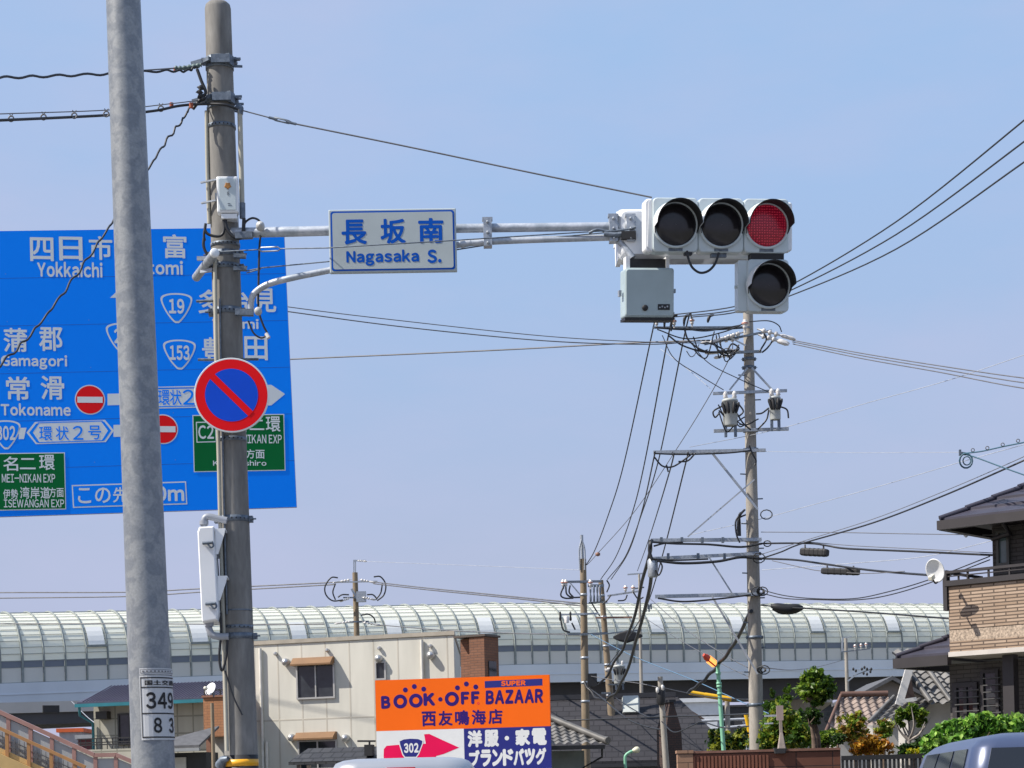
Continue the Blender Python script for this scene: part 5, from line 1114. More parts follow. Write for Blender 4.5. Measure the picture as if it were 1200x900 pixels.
for pts, w_ in (([(763, 635), (790, 637), (830, 638), (868, 641), (893, 637)], .035), ([(766, 640), (780, 636.5), (800, 635.5)], .03), ([(770, 657), (800, 660), (840, 658), (868, 653), (893, 655)], .045), ([(764, 655), (790, 656.5), (830, 655)], .03), ([(762, 633), (761, 645), (764, 656)], .05), ([(771, 701), (800, 705), (840, 702), (880, 697)], .03), ([(768, 531.5), (800, 532.5), (850, 531), (880, 528)], .025), ([(768, 384), (800, 386), (840, 386), (872, 384)], .03)):
    mb = MB(); mb.tube(smooth_path([Q(x, y, UD-.12) for x, y in pts], 8), w_*.75, 6); obj('arm_cable', mb, RUBBER, up_)
rj = random.Random(21)
for q in range(9):
    x0 = rj.uniform(815, 872); x1 = x0+rj.uniform(-26, 30); y0 = rj.uniform(386, 412); y1 = rj.uniform(390, 416); ym = max(y0, y1)+rj.uniform(-4, 9)
    mb = MB(); mb.tube(smooth_path([Q(x0, y0, UD-rj.uniform(0, .4)), Q((x0*2+x1)/3, ym, UD-.2), Q((x0+2*x1)/3, ym+rj.uniform(-3, 3), UD-.2), Q(x1, y1, UD-rj.uniform(0, .4))], 6), rj.uniform(.010, .018), 5); obj('jumper', mb, rj.choice((RUBBER, RUBBER, GREYWIRE)), up_)
for q in range(5):
    x0 = rj.uniform(840, 872); x1 = x0+rj.uniform(8, 36); y0 = rj.uniform(470, 484); y1 = rj.uniform(478, 500)
    mb = MB(); mb.tube(smooth_path([Q(x0, y0, UD-.5), Q((x0+x1)/2, max(y0, y1)+rj.uniform(0, 8), UD-.45), Q(x1, y1, UD-.3)], 6), .016, 5); obj('jumper', mb, RUBBER, up_)
for q in range(10):
    x0 = rj.uniform(884, 900); y0 = rj.choice((634, 651, 690, 782, 600)); s_ = rj.uniform(3, 8)
    mb = MB(); mb.tube([Q(x0+s_*math.cos(a), y0+s_*.8*math.sin(a)+3, UD-.1-.02*k) for k, a in enumerate([k*.6 for k in range(12)])], .014, 5); obj('slack_loop', mb, RUBBER, up_)
# transformers
def transformer(name, label, cx, y0, y1, w, D, grp=None):
    k = D/F; r = w/2*k; h = (y1-y0)*k; M = Matrix.Translation(Q(cx, y1, D)); t = thing(name, label, 'transformer', M.translation)
    mb = MB(); mb.lathe([(r*.86, 0), (r*.92, .03), (r*.92, h*.86), (r*1.0, h*.87), (r*1.0, h*.93), (r*.9, h*.97), (r*.5, h), (.01, h)], M, 20); obj('tank', mb, mat('transformer_grey', (.38, .40, .39), .5, var=.1), t)
    for a in (-.5, .5): mb = MB(); M2 = M @ Matrix.Translation((r*.55*a*2, -r*.3, h*.98)); mb.lathe([(.025, 0), (.06, .03), (.04, .07), (.06, .10), (.04, .14), (.02, .17)], M2, 10); obj('bushing', mb, CERAM, t)
    for a in (-.9, -.35, .35, .9): mb = MB(); c = M @ V((math.sin(a)*r*1.05, -math.cos(a)*r*1.05, h*.62)); mb.lathe([(.02, -.13), (.038, -.08), (.038, .08), (.02, .13)], Matrix.Translation(c) @ Matrix.Rotation(.35*a, 4, 'Y'), 8); obj('outlet', mb, BLACK, t)
    for a in (-.6, .6): mb = MB(); mb.box(a*r-.03, a*r+.03, -.04, .04, -.25, 0, M); obj('foot', mb, GALVD, t)
    return t
transformer('transformer', 'left and larger grey transformer drum on the tall pole', 856, 467, 499, 19, 46.3)
transformer('transformer', 'right and slimmer grey transformer drum on the tall pole', 908.5, 464, 492, 14, 46.3)
# crooked brown poles
B1 = pole_thing('utility_pole', 'brown pole with a thin grey tip, left one of the crooked pair', (683.2, 655), (686.8, 880), 70, 7.4, 10, WOODP)
mb = MB(); mb.tube([Q(681.5, 627, 70), Q(682.6, 660, 70)], .055, 8); mb.tube(smooth_path([Q(681.6, 632, 69.9), Q(678.8, 645, 69.9), Q(679.5, 668, 69.9)], 5), .03, 5); mb.tube(smooth_path([Q(681.6, 632, 69.9), Q(685.2, 645, 69.9), Q(685, 668, 69.9)], 5), .03, 5); obj('pole_tip', mb, GALV, B1)
crossarm(B1, (660, 681.5), (705, 680.8), 69.6, 2.6, GALVD); brace(B1, (668, 683), (680, 697), 69.6, 1.4)
for x in (660, 663, 692): pin_insulator(B1, x, 684, 69.5, .8)
crossarm(B1, (656, 720), (702, 718.5), 69.6, 2, GALV)
for x in (656.5, 668.5): mb = MB(); k = 70/F; mb.lathe([(1*k, -6*k), (1.6*k, -4*k), (1*k, 0), (1.4*k, 3*k), (.4*k, 5*k)], Matrix.Translation(Q(x, 721.5, 69.5)), 8); obj('cutout', mb, BLACK, B1)
mb = MB(); k = 70/F; mb.lathe([(2.6*k, -4*k), (2.8*k, 3*k), (2*k, 4*k)], Matrix.Translation(Q(664, 726, 69.4)), 10); obj('switch_box', mb, CERAM, B1)
for pts in ([(661, 686), (657, 697), (662, 701), (672, 701)], [(663, 688), (664, 696), (670, 700), (680, 700)], [(668, 686), (667, 694), (672, 700)], [(657, 726), (660, 738), (668, 741)], [(670, 730), (674, 738)]):
    mb = MB(); mb.tube(smooth_path([Q(x, y, 69.4) for x, y in pts], 5), .03, 5); obj('jumper', mb, RUBBER, B1)
for y in (682, 697, 720, 744, 771, 800, 822): band(y, .08, .012, GALV, False, False, B1, lambda yy: Q(683.2+3.6*(yy-655)/225, yy, 70), lambda yy: (7.4+2.6*(yy-655)/225)/2*70/F, V((0, 0, 1)))
pbox('junction', BLACK, B1, Matrix.Translation(Q(694, 797, 69.5)), -.16, .16, -.1, .1, -.22, .22)
crossarm(B1, (666, 743.5), (712, 741), 69.7, 1.6, GALVD)
B2 = pole_thing('utility_pole', 'lichen-brown pole hung with cutouts, right one of the crooked pair', (704, 680), (720, 880), 82, 6, 9.5, WOODP)
crossarm(B2, (689, 686), (708, 686), 81.6, 3, GALVD)
for x in (692, 696, 700, 703.5): mb = MB(); k = 82/F; mb.lathe([(.8*k, -9*k), (1.3*k, -8*k), (1.3*k, -3*k), (.7*k, 0), (1.2*k, 3*k), (1.2*k, 9*k), (.7*k, 10*k)], Matrix.Translation(Q(x, 696, 81.5)), 8); obj('cutout', mb, GALVD, B2)
crossarm(B2, (712, 698), (752, 692), 81.6, 2, GALV); crossarm(B2, (698, 723.5), (741, 723), 81.6, 2, mat('rusty_arm', (.25, .14, .10), .7)); crossarm(B2, (690, 706), (712, 705), 81.6, 2, GALVD); crossarm(B2, (693, 744), (752, 738), 81.6, 1.6, GALVD)
for x in (733, 742): pin_insulator(B2, x, 690, 81.5, .7)
for pts in ([(711, 680), (714, 686), (711, 694)], [(735, 697), (732, 703), (724, 704)], [(706, 708), (712, 703), (716, 697)], [(693, 706), (699, 716), (703, 722)], [(742, 694), (748, 702), (754, 700)]):
    mb = MB(); mb.tube(smooth_path([Q(x, y, 81.4) for x, y in pts], 5), .03, 5); obj('jumper', mb, RUBBER, B2)
mb = MB(); k = 82/F; mb.lathe([(.5*k, -3*k), (3*k, -4.5*k), (4.5*k, -1*k), (3.6*k, 0), (1*k, .6*k)], Matrix.Translation(Q(713, 783, 81.3)), 10); obj('bird_guard', mb, CERAM, B2)
for y in (698, 723, 757, 779, 815, 842): band(y, .08, .012, GALV, False, False, B2, lambda yy: Q(704+16*(yy-680)/200, yy, 82), lambda yy: (6+3.5*(yy-680)/200)/2*82/F, V((0, 0, 1)))
crossarm(B2, (713, 802), (730, 802), 81.7, 1.6, GALVD); crossarm(B2, (705, 812), (716, 812), 81.7, 2, GALVD)
transformer('transformer', 'small dark transformer drum on the lichen-brown pole', 726, 779, 801, 14, 81.2)
t = tag(obj('cable_closure', (lambda mb: (mb.loft([[(x, y*.6, z) for x, y in rrect(s_, s_*.7, s_*.2)] for z, s_ in ((-.55, .08), (-.3, .34), (0, .5), (.3, .34), (.6, .08))], Matrix.Translation(Q(735, 746, 80)) @ Matrix.Rotation(R(88), 4, 'Y')), mb)[1])(MB()), BLACK), 'black spindle closure between the crooked poles and the glass tunnel', 'cable closure')
B3 = pole_thing('utility_pole', 'pale T-topped pole standing far behind the crooked pair', (749, 673), (753, 880), 112, 2.6, 5, CONC2)
crossarm(B3, (735.5, 673), (757, 671.5), 112, 1.6, GALV); crossarm(B3, (741, 690), (755, 688), 112, 1.6, GALVD)
for x in (757, 760.5): mb = MB(); mb.tube(smooth_path([Q(x, 717, 111), Q(x+1, 709, 111), Q(x+2.5, 709, 111), Q(x+2.5, 714, 111)], 4), .05, 5); obj('hook', mb, GALVD, B3)
B4 = pole_thing('utility_pole', 'short pale stub pole in front of the charcoal roof', (773.5, 793), (779.5, 880), 60, 6, 7.4, CONC2)
for (x, y) in ((776.5, 806), (770.5, 809)): mb = MB(); mb.lathe([(.02, -.08), (.05, -.04), (.05, .05), (.02, .09)], Matrix.Translation(Q(x, y, 59.8)), 8); obj('insulator', mb, CERAM, B4)
mb = MB(); mb.lathe([(.10, -.28), (.13, -.2), (.13, .2), (.10, .26)], Matrix.Translation(Q(774.5, 815, 59.9)), 10); obj('clamp', mb, BLACK, B4)
# far pole above the cream block
B5 = pole_thing('utility_pole', 'brown pole with looping jumpers above the cream block roof', (416, 671), (418.5, 760), 95, 6.2, 6.8, WOODP)
mb = MB(); mb.bar(Q(414.7, 656, 95), Q(414.7, 676, 95), .05, .05); mb.bar(Q(416.6, 656, 95), Q(416.6, 676, 95), .05, .05); mb.bar(Q(414, 657, 95), Q(429, 657, 95), .06, .06); obj('tip_bracket', mb, GALV, B5)
crossarm(B5, (395, 682), (442, 681), 94.6, 1.6, GALV); crossarm(B5, (402, 700), (431, 700), 94.6, 1.6, GALVD); crossarm(B5, (405, 728.5), (432, 728), 94.6, 1.8, GALVD)
for p0, p1 in (((412, 679), (390, 683)), ((421, 679), (440, 683)), ((410, 701), (398, 705)), ((424, 700), (440, 703)), ((413, 728), (392, 731)), ((424, 729), (447, 733))): tension(B5, p0, p1, 94.4, 3)
tension(B5, (419, 657), (430, 658), 94.6, 2.4)
for pts in ([(396, 677), (388, 677), (381, 687), (382, 697), (390, 704), (402, 703)], [(393, 684), (390, 694), (393, 703)], [(396, 700), (401, 697), (409, 697)], [(438, 676), (446, 676), (452, 685), (450, 697), (442, 704)], [(448, 684), (446, 695), (440, 703)], [(430, 697), (437, 697), (442, 702)], [(423, 721), (432, 720), (438, 724), (440, 730)]):
    mb = MB(); mb.tube(smooth_path([Q(x, y, 94.3) for x, y in pts], 6), .035, 5); obj('jumper', mb, RUBBER, B5)
mb = MB(); mb.box(-.22, .22, -.2, .1, -.18, .3, Matrix.Translation(Q(423.5, 701, 94.6))); mb.bar(Q(412, 690, 94.6), Q(420, 704, 94.6), .1, .1); obj('switch_box', mb, GALV, B5)
# far pole right with dark insulators
B6 = pole_thing('utility_pole', 'distant pole with a fan of black insulators behind the topiary tree', (991, 748), (993, 812), 140, 4, 4.6, CONC2)
crossarm(B6, (986, 764), (1020, 760), 139.6, 1.4, GALVD); crossarm(B6, (994, 798), (1004, 790), 139.6, 1.6, GALV); crossarm(B6, (1000, 792), (1021, 784), 139.6, 1.2, GALVD)
for (x, y) in ((1000, 784), (1003, 786), (1010, 784), (1013, 782), (1016, 784), (1021, 784), (1012, 789), (1016, 790), (1020, 787)): mb = MB(); k = 140/F; mb.lathe([(.3*k, -2*k), (1.3*k, -1*k), (1.3*k, .8*k), (.4*k, 1.8*k)], Matrix.Translation(Q(x, y, 139.4)), 8); obj('insulator', mb, BLACK, B6)
for (x, y) in ((1002, 758), (1009, 757), (1015, 756)): pin_insulator(B6, x, y, 139.4, .5)
mb = MB(); mb.bar(Q(987, 748, 140), Q(987, 764, 140), .1, .1); mb.bar(Q(986, 748, 140), Q(998, 746, 140), .06, .06); obj('tip_bracket', mb, GALV, B6)

# ------------------------------------------------------------------ wires
W = wire
W('power_cable', 'black twisted cable leaving the top band of the concrete pole to the left', [(-60, 93, 14), (0, 91, 14.6), (60, 89, 15.2), (126, 86.5, 15.8), (190, 83, 16.2), (218, 83, 16.35), (232, 77, 16.4)], 3.0, wob=.008, twist=.9, sub=14)
t = thing('cable_termination', 'knotted green-grey cable grip at the top band of the concrete pole', 'cable fitting', Q(222, 79, 16.4))
mb = MB(); mb.tube(pxpath([(204, 80, 16.4), (214, 80, 16.4), (226, 78, 16.4), (236, 76, 16.4)], 16.4), [.008+.016*abs(math.sin(k*1.1)) for k in range(19)], 8); obj('grip', mb, mat('verdigris', (.10, .14, .14), .6, .3, var=.5, scale=40), t)
mb = MB(); mb.tube(pxpath([(168, 82.5, 16.1), (204, 80, 16.38)], 16.4), .006, 5); obj('messenger', mb, GREYWIRE, t)
mb = MB(); mb.tube(pxpath([(205, 84, 16.4), (205, 79, 16.4)], 16.4), .012, 6); obj('clip', mb, mat('rust_clip', (.3, .07, .03), .7), t)
mb = MB(); mb.tube(pxpath([(231, 81, 16.36), (236, 95, 16.36), (241, 108, 16.36), (236, 115, 16.36), (226, 128, 16.36)], 16.4), .013, 6); mb.tube(pxpath([(236, 100, 16.36), (234, 110, 16.36), (239, 118, 16.36)], 16.4), [.01+.012*(k % 3) for k in range(13)], 6); obj('drop_cable', mb, RUBBER, t)
W('messenger_wire', 'thin wire above the hooped black cable left of the concrete pole', [(-60, 136, 14), (0, 133.5, 14.6), (126, 129, 15.8), (200, 121.5, 16.2), (238, 117, 16.38)], 1.4, GREYWIRE)
hc = W('telephone_cable', 'thick black cable hung in hoops under a thin wire left of the concrete pole', [(-60, 143, 14), (0, 141, 14.6), (126, 135, 15.8), (180, 130, 16.1), (210, 124, 16.25), (238, 122, 16.36), (262, 122.5, 16.33), (279, 128, 16.36)], 3.4)
for x in (-22, 13, 51, 87, 124.5, 188.5):
    yb = 141-(x)*.05 if x < 130 else 128.5; yt = yb-7.5; Dh = 14.7+x*.008; mb = MB(); mb.tube([Q(x+3*math.cos(a), yb-1.2+3.2*math.sin(a), Dh) for a in [k*math.pi/6 for k in range(12)]], .006, 5, closed=True); mb.tube([Q(x-2, yt, Dh), Q(x, yb-4, Dh), Q(x+2.4, yt, Dh)], .004, 5); obj('hanger_ring', mb, GREYWIRE, hc)
for x in (201, 224): mb = MB(); mb.tube([Q(x, 120.5, 16.27), Q(x, 126.5, 16.27)], .016, 8); obj('cable_tie', mb, mat('rust_clip', (.3, .07, .03)), hc)
W('drop_wire', 'wavy black wire dropping leftwards across the blue sign', [(224, 124, 16.36), (214, 140, 16.3), (196, 164, 16.2), (175, 196, 16.0), (150, 232, 15.9), (130, 263, 15.7), (100, 307, 15.5), (68, 352, 15.2), (35, 393, 15), (0, 428, 14.7), (-50, 475, 14.4)], 2.6, wob=.012, twist=1.15, sub=12)
st = W('stay_wire', 'thin stay from the concrete pole top down to the traffic light', [(284, 129.5, 16.4), (318, 138.5, 16.38)], 1.6, GREYWIRE)
mb = MB(); mb.tube([Q(318, 138.5, 16.38), Q(322, 137.5, 16.38), Q(338, 141.5, 16.36), Q(344, 144.5, 16.36), Q(338, 144.5, 16.36), Q(323, 141, 16.38)], .008, 6, closed=True); mb.tube([Q(315, 137.6, 16.38), Q(325, 140, 16.38)], .011, 6); mb.tube([Q(335, 142.6, 16.36), Q(347, 145.4, 16.36)], .011, 6); obj('turnbuckle', mb, GALVD, st)
mb = MB(); mb.tube(pxpath([(345, 145, 16.36), (480, 172.5, 16.28), (620, 202, 16.2), (764, 231.5, 16.1)], 16.2), .0068, 5); obj('lower_run', mb, GREYWIRE, st)
W('power_line', 'upper one of two lines falling from behind the blue sign to the tall pole', [(-60, 300, 40), (150, 332, 41.5), (340, 360, 43), (480, 377, 44.5), (640, 394, 45.5), (760, 401, 46.2), (826, 402, 46.7)], 1.2, GREYWIRE)
W('power_line', 'lower one of two lines falling from behind the blue sign to the tall pole', [(-60, 305, 40.4), (150, 338, 41.9), (340, 365.5, 43.4), (480, 384, 44.9), (640, 399.5, 45.9), (760, 403.5, 46.6), (822, 399, 47)], 1.5, GREYWIRE)
W('power_line', 'nearly level line rising from the blue sign edge to the tall pole', [(-60, 440, 60), (200, 428, 56), (342, 421, 54), (480, 415, 52), (600, 409.5, 50), (740, 402, 48), (832, 399, 46.8)], 1.7, GREYWIRE)
for i, (ye, ys) in enumerate(((443, 398.5), (448.5, 400.5), (455, 403))):
    W('power_line', 'one of three bunched lines falling right from the strain insulators of the tall pole', [(928+i*.6, ys, 46.6), (1010, ys+15.5+i*.8, 44), (1100, ys+30+i*1.5, 41), (1200, ye, 38), (1300, ye+10, 35)], 1.5, group='three lines falling right from the tall pole', m_=GREYWIRE)
for i, (x0, y0, pts, lab) in enumerate(((770, 371, [(862, 359), (925, 335), (1050, 260), (1200, 141), (1270, 80)], 'topmost of three lines swooping up to the right past the traffic light'), (790, 371.5, [(862, 363), (925, 341), (1050, 275), (1200, 166), (1270, 110)], 'middle of three lines swooping up to the right past the traffic light'), (811, 371.5, [(862, 366), (925, 347), (1050, 292), (1200, 190), (1270, 138)], 'lowest of three lines swooping up to the right past the traffic light'))):
    W('power_line', lab, [(x0, y0, 46.7)]+[(x, y, 46.7-(x-780)*.045) for x, y in pts], 1.8)
W('power_line', 'leftmost steep line from the tall pole to the brown pole', [(769.5, 372, 46.7), (766, 382, 47), (731, 544, 57), (712, 606, 63), (697, 645, 68), (687, 662, 70)], 1.4)
W('power_line', 'second steep line from the tall pole to the lichen-brown pole', [(790, 373, 46.7), (785, 384, 47), (755, 544, 58), (740, 604, 67), (722, 652, 77), (704, 679, 82)], 1.4)
W('power_line', 'third steep line from the tall pole to the lichen-brown pole', [(811, 373, 46.7), (804, 384, 47), (772, 538, 58), (752, 602, 67), (733, 652, 77), (712, 679, 82)], 1.4)
W('power_line', 'steep line from the left tip of the bracketed crossarm to the lichen-brown pole', [(767, 530, 46.7), (766, 538, 46.8), (752, 600, 60), (736, 648, 73), (716, 679, 82)], 1.4)
W('power_line', 'steep line dropping from the bracketed crossarm to the T-topped pole', [(788, 530, 46.7), (786, 548, 48), (761, 630, 78), (747, 669, 112)], 1.2)
W('power_line', 'steep line dropping from the bracketed crossarm past the two lower crossarms', [(806, 530, 46.7), (803, 545, 47.5), (776, 652, 58), (757, 712, 66), (736, 748, 74), (710, 784, 81)], 1.4)
W('power_line', 'fine diagonal line crossing behind the bracketed crossarm to the brown pole', [(857, 416, 46.7), (832, 463, 49), (795, 523, 54), (744, 599, 62), (700, 649, 68), (688, 662, 70)], .9, GREYWIRE)
t = tag(obj('line_marker', (lambda mb: (mb.lathe([(.01, -.07), (.08, -.04), (.08, .04), (.01, .07)], Matrix.Translation(Q(700.5, 649.5, 67.8)), 10), mb)[1])(MB()), mat('rusty_marker', (.25, .13, .09), .6)), 'small brown knob on the fine diagonal line near the brown pole', 'line marker')
W('power_line', 'faint thin line rising right from under the transformers', [(808, 524, 47), (880, 510, 46.8), (930, 498, 46), (1010, 474, 44), (1110, 446, 41), (1200, 416, 38), (1290, 384, 36)], .8, PALEWIRE)
W('power_line', 'looping line from the left pin insulators to the left transformer', [(776, 393, 46.5), (790, 420, 46.4), (820, 440, 46.3), (848, 457, 46.2)], 1.1)
W('power_line', 'looping line from the strain insulators to the right transformer', [(806, 397, 46.5), (830, 425, 46.3), (866, 444, 46.1), (900, 459, 46.2)], 1.1)
W('power_line', 'faint grey line hanging left of the left transformer', [(774, 409, 50), (805, 432, 48.5), (832, 455, 47)], .7, PALEWIRE)
W('jumper_cable', 'black cable arching over the right strain insulators', [(878, 377, 46.5), (900, 376, 46.4), (912, 381, 46.4), (916, 389, 46.4)], 1.4); W('jumper_cable', 'black cable running from the upper left crossarm to the pole top', [(770, 386, 46.4), (805, 397, 46.4), (848, 389, 46.4), (876, 377, 46.4)], 1.6); W('jumper_cable', 'black cable sagging from the pin insulators to the middle crossarm', [(802, 386, 46.4), (808, 400, 46.4), (828, 412, 46.4), (860, 411, 46.5)], 2.2)
W('jumper_cable', 'black cable between the upper left crossarm and the left strain insulators', [(800, 385, 46.5), (826, 388, 46.5), (852, 384, 46.5), (868, 381, 46.5)], 1.6)
for x, yb, lab in ((779, 385, 'leftmost of four black cable tails on the upper left insulators'), (787, 388, 'second of four black cable tails on the upper left insulators'), (802, 382, 'third of four black cable tails on the upper left insulators'), (830, 378, 'rightmost of four black cable tails on the upper left insulators')):
    P = [Q(x+7, 369, 46.5), Q(x+2, 370.5, 46.5), Q(x, 375, 46.5), Q(x-.5, yb, 46.5)]; mb = MB(); mb.tube(smooth_path(P, 5), [.02+.02*math.sin(math.pi*k/15) for k in range(16)], 6); tag(obj('cable_tail', mb, RUBBER), lab, 'cable')
W('power_line', 'thin level line from the tall pole to the dark house eave', [(892, 623.5, 47), (980, 624, 44), (1060, 625.5, 42), (1163, 627, 39)], 1.0, GREYWIRE)
t = thing('line_insulator', 'white ball insulator on the level line beside the dark house', 'insulator', Q(1132, 626.5, 40)); mb = MB(); k = 40/F; mb.lathe([(.8*k, -3.4*k), (2.6*k, -1.6*k), (2.8*k, 1.4*k), (1*k, 3.2*k)], Matrix.Translation(Q(1132, 626.5, 40)), 12); obj('shell', mb, WHITE, t); mb = MB(); mb.lathe([(2.9*k, -1.0*k), (2.9*k, -.2*k)], Matrix.Translation(Q(1132, 626.5, 40)), 12); obj('groove', mb, GREYWIRE, t)
W('telephone_cable', 'thick black cable rising to the right above the dark eaves', [(891, 655, 46.8), (915, 647, 46), (940, 637, 45), (1024, 612.5, 42), (1102, 582.5, 39.5), (1178, 549.5, 37), (1260, 512, 35)], 2.2)
W('messenger_wire', 'thin wire just above the thick cable rising right', [(891, 650, 46.8), (940, 634.5, 45), (1024, 608, 42), (1102, 577.5, 39.5), (1178, 545, 37), (1260, 507, 35)], 1.0, GREYWIRE)
W('telephone_cable', 'black cable running level to the upper wall of the dark house', [(890, 637, 46.8), (925, 636.5, 45.6), (953, 637, 44.6), (970, 639.5, 44), (994, 643, 43.4), (1066, 646, 41), (1163, 650.5, 38.9)], 2.4)
W('messenger_wire', 'thin wire above the level cable to the dark house', [(940, 634.5, 45), (1000, 639.5, 43.2), (1080, 643.5, 40.6), (1163, 648, 38.9)], .9, GREYWIRE)
W('telephone_cable', 'black cable sloping down to the white dish on the balcony', [(890, 654.5, 46.8), (930, 656, 45.6), (960, 660, 44.4), (1010, 667, 42.6), (1050, 671, 40.6), (1104, 675, 38)], 2.6)
W('messenger_wire', 'thin wire looping below the cable to the balcony', [(905, 657, 46), (940, 665, 45), (962, 669, 44.3), (1012, 672, 42.5), (1060, 669.5, 40)], 1.0, GREYWIRE)
W('power_line', 'faint line crossing right from the middle of the tall pole', [(808, 627, 50), (890, 608.5, 47), (940, 595, 45), (1030, 570, 42), (1124, 542, 39.5), (1200, 521, 37), (1280, 498, 35)], .8, PALEWIRE)
W('power_line', 'faint line passing behind the balcony dish', [(893, 668, 60), (1000, 660, 56), (1085, 652, 53), (1165, 633, 50)], .8, PALEWIRE)
for i, (dy, g) in enumerate(((0, 0), (4, 1))): W('power_line', ['upper of two lines dipping right under the balcony dish', 'lower of two lines dipping right under the balcony dish'][i], [(892, 691+dy, 47), (920, 698+dy*.8, 46), (955, 701.5+dy*.3, 45), (1000, 701.5+dy*.4, 43), (1037, 694.5+dy, 41.5), (1087, 680+dy, 40), (1160, 652+dy, 38.6)], 1.3)
W('telephone_cable', 'black cable running right through the dark closure to the balcony wall', [(892, 709, 46.8), (920, 712, 45.8), (945, 713, 45), (1010, 717, 43), (1114, 725, 38.4)], 2.0)
def closure(label, x0, x1, y, D, h):
    A, B = Q(x0, y, D), Q(x1, y+1.5, D-.4); t = thing('cable_closure', label, 'cable closure', A); q = (B-A).to_track_quat('Z', 'Y').to_matrix().to_4x4(); q.translation = A; L = (B-A).length; w = h*D/F
    mb = MB(); mb.loft([[(x, yy, z) for x, yy in rrect(w*s_, w*s_, w*.25*s_)] for z, s_ in ((0, .8), (.04, 1), (L-.04, 1), (L, .8))], q); obj('shell', mb, BLACK, t)
    mb = MB()
    for k in range(1, 6): mb.loft([[(x, yy, L*k/6+dz) for x, yy in rrect(w*1.06, w*1.06, w*.25)] for dz in (-.02, .02)], q)
    obj('ribs', mb, BLACK, t)
    for f in (.15, .85): mb = MB(); c = A.lerp(B, f); mb.tube([c, c+V((0, 0, w*.95))], .02, 5); obj('hanger', mb, GREYWIRE, t)
    return t
closure('thicker ribbed black closure hanging under the level cable', 939, 970, 646.5, 44.6, 9); closure('longer slim black closure hanging under the sloping cable', 963, 1007, 669, 43.6, 7.5)
t = thing('cable_closure', 'dark boat-shaped closure low beside the tall pole', 'cable closure', Q(920, 713, 45.6)); mb = MB(); P = [Q(903, 709.5, 45.6), Q(910, 711.5, 45.6), Q(922, 714, 45.6), (Q(934, 712.5, 45.6)), Q(941, 711.5, 45.6)]; mb.tube(smooth_path(P, 4), [.03+.09*math.sin(math.pi*k/16) for k in range(17)], 8); obj('shell', mb, BLACK, t); mb = MB(); mb.tube(smooth_path([Q(905, 714, 45.6), Q(916, 719, 45.6), Q(932, 718, 45.6), Q(943, 712, 45.6)], 5), .02, 5); obj('loop', mb, RUBBER, t)
t = thing('splice_coil', 'small coil of teal cable hanging in the sky left of the dark eave', 'cable coil', Q(1126, 530, 38)); mb = MB(); mb.tube([Q(1132+7.5*math.cos(k*.45), 540+8.5*math.sin(k*.45), 38-.01*k) for k in range(30)], .016, 6); mb.tube([Q(1133+4.5*math.cos(k*.45), 540+5*math.sin(k*.45), 38-.01*k) for k in range(16)], .012, 6); obj('coil', mb, mat('teal_cable', (.03, .09, .13), .5), t); mb = MB(); mb.bar(Q(1125, 527, 38), Q(1125, 534, 38), .04, .04); mb.bar(Q(1125, 531, 38), Q(1132, 532, 38), .05, .05); obj('clamp', mb, GALVD, t)
sc_ = W('telephone_cable', 'hooped cable running right from the small teal coil', [(1128, 531.5, 38), (1150, 529, 37.4), (1175, 523.5, 36.6), (1200, 518.5, 36), (1260, 506, 34.5)], 1.8, mat('teal_cable', (.03, .09, .13)))
for x, y in ((1140, 527.5), (1157, 525), (1175, 521), (1193, 516.5)): mb = MB(); mb.tube([Q(x+2*math.cos(a), y+2*math.sin(a), 37.2-(x-1140)*.022) for a in [k*math.pi/4 for k in range(8)]], .008, 4, closed=True); obj('hanger_ring', mb, GREYWIRE, sc_)
W('telephone_cable', 'teal cable falling right from the small coil towards the dark eave', [(1130, 532, 38), (1145, 536.5, 37.5), (1172, 546.5, 36.8), (1200, 556.5, 36), (1250, 574, 34.5)], 1.8, mat('teal_cable', (.03, .09, .13)))
W('messenger_wire', 'hair-thin level wire from the tall pole to the teal coil', [(890, 529, 46.7), (1000, 530.5, 42), (1126, 530, 38)], .5, PALEWIRE)
for i, (y0, y1, y2) in enumerate(((694.5, 690, 682.5), (701, 694, 685))): W('power_line', ['upper of two far lines left of the cream block pole', 'lower of two far lines left of the cream block pole'][i], [(-150, y0+2, 110), (0, y0, 105), (150, y0-.5 if i == 0 else y0-2, 100), (234, y1, 98), (392, y2, 94.4)], 1.4, GREYWIRE)
for i, (y0, y1) in enumerate(((682, 707), (684, 710))): W('power_line', ['upper of two far lines from the cream block pole to the brown pole', 'lower of two far lines from the cream block pole to the brown pole'][i], [(438, y0, 94.4), (500, y0+7, 88), (560, y0+13, 82), (620, y0+19, 76), (681, y1, 70)], 1.5, GREYWIRE)
W('power_line', 'low far line left of the cream block pole across the glass tunnel', [(-150, 731, 110), (150, 731, 102), (300, 732, 97), (380, 731.5, 94.6)], 1.3, GREYWIRE); W('power_line', 'low far line right of the cream block pole across the glass tunnel', [(446, 732.5, 94.4), (520, 738.5, 86), (600, 742, 78), (681, 744, 70)], 1.3, GREYWIRE)
W('power_line', 'barely visible line at the very tip of the cream block pole', [(430, 658, 94.6), (560, 663, 84), (681, 668, 70)], .5, PALEWIRE)
def bundle(label, pts, px, m_=RUBBER): return W('cable_bundle', label, pts, px, m_, wob=.03, twist=.8, n=7)
bundle('left one of two thick sagging cables below the lower crossarms', [(763, 634, 46.6), (762, 645, 47), (753, 681, 52), (738, 740, 60), (724, 770, 66), (708, 796, 74), (698, 803, 76), (688, 799, 70)], 3.4)
bundle('right one of two thick sagging cables below the lower crossarms', [(765, 664, 46.6), (761, 690, 50), (746, 750, 58), (730, 797, 64), (718, 815, 67), (706, 820, 68.5), (694, 813, 69.5), (685, 799, 69.9)], 3.6)
